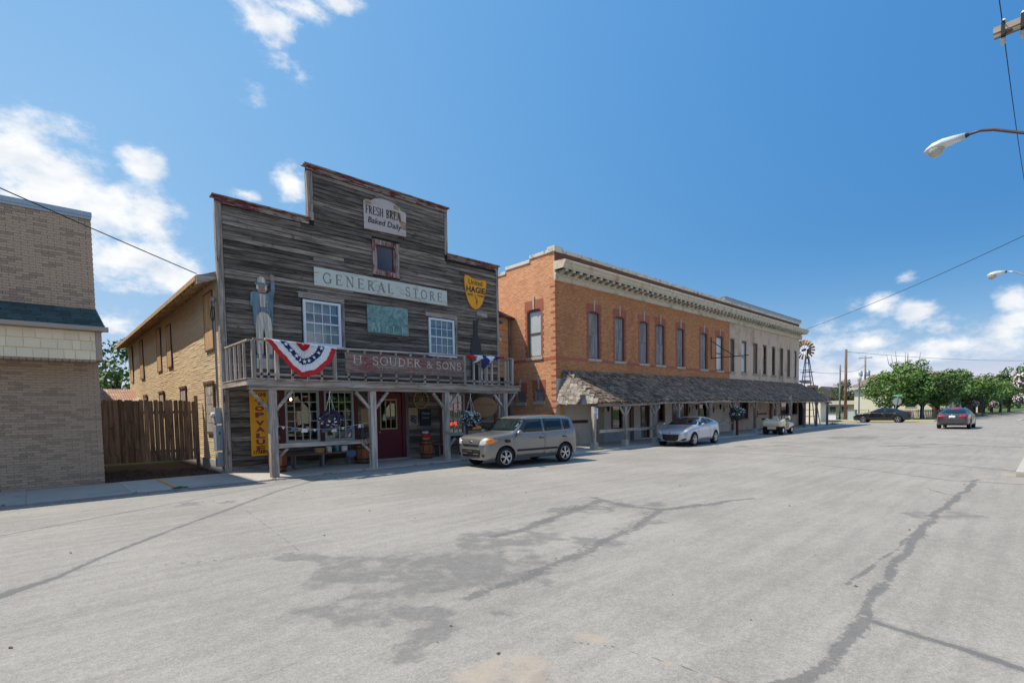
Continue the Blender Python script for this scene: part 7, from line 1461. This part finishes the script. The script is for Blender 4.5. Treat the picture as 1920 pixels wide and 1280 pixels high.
MB().tube([hub - ax_ * .5, hub + ax_ * .1], .12, 10).build('gearbox', 'mill_blue', WM); MB().prism([(54.6, 6.95), (55.5, 6.7), (55.5, 7.6), (54.6, 7.3)], 16.34, 16.36, 'xz').build('tail_vane', 'mill_blue', WM); MB().tube([(54.5, 16.4, 6.3), (54.5, 16.35, 7.2)], .08, 8).build('mast', 'mill_blue', WM)
for i in range(18):
    a = i * 6.283 / 18; a2 = a + .24; r0, r1 = .42, .94; P_ = lambda r, t, o: hub + (u * math.cos(t) + v * math.sin(t)) * r + ax_ * o
    b = MB().add([P_(r0, a, .03), P_(r0, a2, -.06), P_(r1, a2, -.1), P_(r1, a, .05), P_(r0, a, .045), P_(r0, a2, -.045), P_(r1, a2, -.085), P_(r1, a, .065)], [(0, 1, 2, 3), (7, 6, 5, 4), (0, 4, 5, 1), (1, 5, 6, 2), (2, 6, 7, 3), (3, 7, 4, 0)]).build('blade', 'blade_rust', WM)
sp = MB()
for i in range(9): a = i * 6.283 / 9; sp.tube([hub, hub + (u * math.cos(a) + v * math.sin(a)) * .88], .012, 4)
sp.build('spokes', 'mill_blue', WM, kind='stuff')
WT = thing('plank_tank', 'dark plank water tank under the windmill', 'tank', (54.2, 15.9, 2.5))
for i in range(5): box('board', 'dark_post', WT, 53.9, 54.0, 15.5 + i * .14, 15.63 + i * .14, 2.55, 3.75)
box('backing', 'dark_post', WT, 54.0, 54.8, 15.5, 16.2, 2.6, 3.7)
for y in (15.55, 16.1): box('leg', 'dark_post', WT, 54.3, 54.4, y - .05, y + .05, 0, 2.6)
box('shelf_canopy', 'weathered_beam', None, 51.7, 53.2, 15.6, 16.2, 3.95, 4.15, label='small timber canopy on the end wall of the block', cat='canopy')
# far flower baskets on posts
for i, (x, y, z, r, l) in enumerate(((24, .62, 2.52, .34, 'large pink and white flower basket at the picture edge'), (90, 7.2, 1.75, .5, 'white and purple flower basket before the street trees'), (100, 5.9, 1.6, .5, 'white flower basket far along the street'), (60, 1.9, 2.1, .5, 'pink flower basket hanging over the verge'))):
    hanging(x, y, z, r, z + 1.2, l, [('petunia_white', .7, -1, 1), ('petunia_pink', .4, -.5, 1), ('petunia_purple', .3, -1, .2), ('petunia_red', .15, 0, 1)], 400 + i, n=170, fs=.05 if i else .035, cords=False)
    pz = thing('basket_pole', ('dark pole carrying the large edge basket', 'dark pole carrying the basket before the trees', 'dark pole carrying the far white basket', 'dark pole carrying the verge basket')[i], 'pole', (x, y - .8, 0)); MB().tube([(x, y - .8, 0), (x, y - .8, z + 1.3)], .05, 8).build('post', 'post_blue', pz); MB().tube([(x, y - .8, z + 1.2), (x, y, z + 1.2), (x, y, z + .1)], .02, 6).build('bracket', 'post_blue', pz)
# ------------------------------------------------------------------ the near side of the street, mirrored in the shop windows
OPP = thing('garage_building', 'low cream garage with red band across the street mirrored in shop windows', 'building', (16, -16, 0)); b = MB(); wall_x(b, 2, 34, -16.2, -16, 0, 4.4, [(8, 11, 0, 2.8), (16, 19, 0, 2.8), (24, 27, 0, 2.8)]); b.box(2, 34, -24, -23.8, 0, 4.4).build('wall', 'cream_house', OPP); box('band', 'red_paint', OPP, 2, 34, -15.99, -15.97, 2.95, 3.35); box('roof', 'roof_dark', OPP, 1.6, 34.4, -24.2, -15.7, 4.4, 4.6)
for x in (8, 16, 24): box('garage_door', 'brown_frame', OPP, x, x + 3, -16.3, -16.24, 0, 2.8)
for i, (x, y) in enumerate(((3.5, -12.5), (13, -13), (21.5, -12.5))): plant('street_tree', ('young tree before the garage opposite, by its near corner', 'young tree before the middle of the garage opposite', 'young tree before the far garage door opposite')[i], x, y, 1.25, PEAR[i], i * 2.1, 'trees across the street', 1.2)

# ------------------------------------------------------------------ grit, leaves and scraps lying along the kerbs
lt = [MB(), MB()]; r4 = random.Random(77)
for i in range(900):
    if i % 2: x, y = r4.uniform(-3, 15.5), 14.58 - abs(r4.gauss(0, .16))
    else: x, y = r4.uniform(15.7, 50), 12.98 - abs(r4.gauss(0, .16))
    if i % 9 == 0: x, y = r4.uniform(-1, 20), r4.uniform(1, 14)
    a = r4.uniform(0, 6.28); s = r4.uniform(.006, .028); q = [(x + s * math.cos(a + k * 1.57) * (1 if k % 2 else .6), y + s * math.sin(a + k * 1.57) * (1 if k % 2 else .6), .003 + (r4.uniform(0, .012) if k else 0)) for k in range(4)]
    lt[i % 3 == 0].add(q + [(x, y, .004 + s * .5)], [(0, 1, 4), (1, 2, 4), (2, 3, 4), (3, 0, 4)])
lt[0].build('grit', plain('grit_grey', (.2, .18, .16), .95, .4), kind='stuff', label='grit and small stones lying along the kerbs'); lt[1].build('leaf_litter', plain('litter_brown', (.16, .1, .06), .95, .4), kind='stuff', label='dry leaf scraps lying along the kerbs')
wd = MB().quad((0, 14.66, -.1), (.001, 14.66, -.1), (0, 14.661, -.1))
for i in range(16): tuft(r4.uniform(-1, 15), 14.66, .02, 22, .05, .06, '', b=wd)
wd.build('weeds', 'grass', kind='stuff', label='small weeds growing in the kerb joint')

mc = [MB(), MB()]
for i in range(1100):
    x, y = r4.uniform(1.45, 4.15), r4.uniform(17.56, 20.6); a = r4.uniform(0, 6.28); s = r4.uniform(.015, .05); c, d = math.cos(a) * s, math.sin(a) * s; z = r4.uniform(.004, .03)
    mc[i % 2].quad((x - c, y - d, z), (x + d * .35, y - c * .35, z + r4.uniform(0, .02)), (x + c, y + d, z + r4.uniform(0, .02)), (x - d * .35, y + c * .35, z))
mc[0].build('mulch_chips', 'mulch', kind='stuff', label='dark bark chips on the bed before the fence'); mc[1].build('mulch_chips', plain('mulch_pale', (.13, .085, .06), .95, .5, .1, 20), kind='stuff', label='paler bark chips on the bed before the fence')
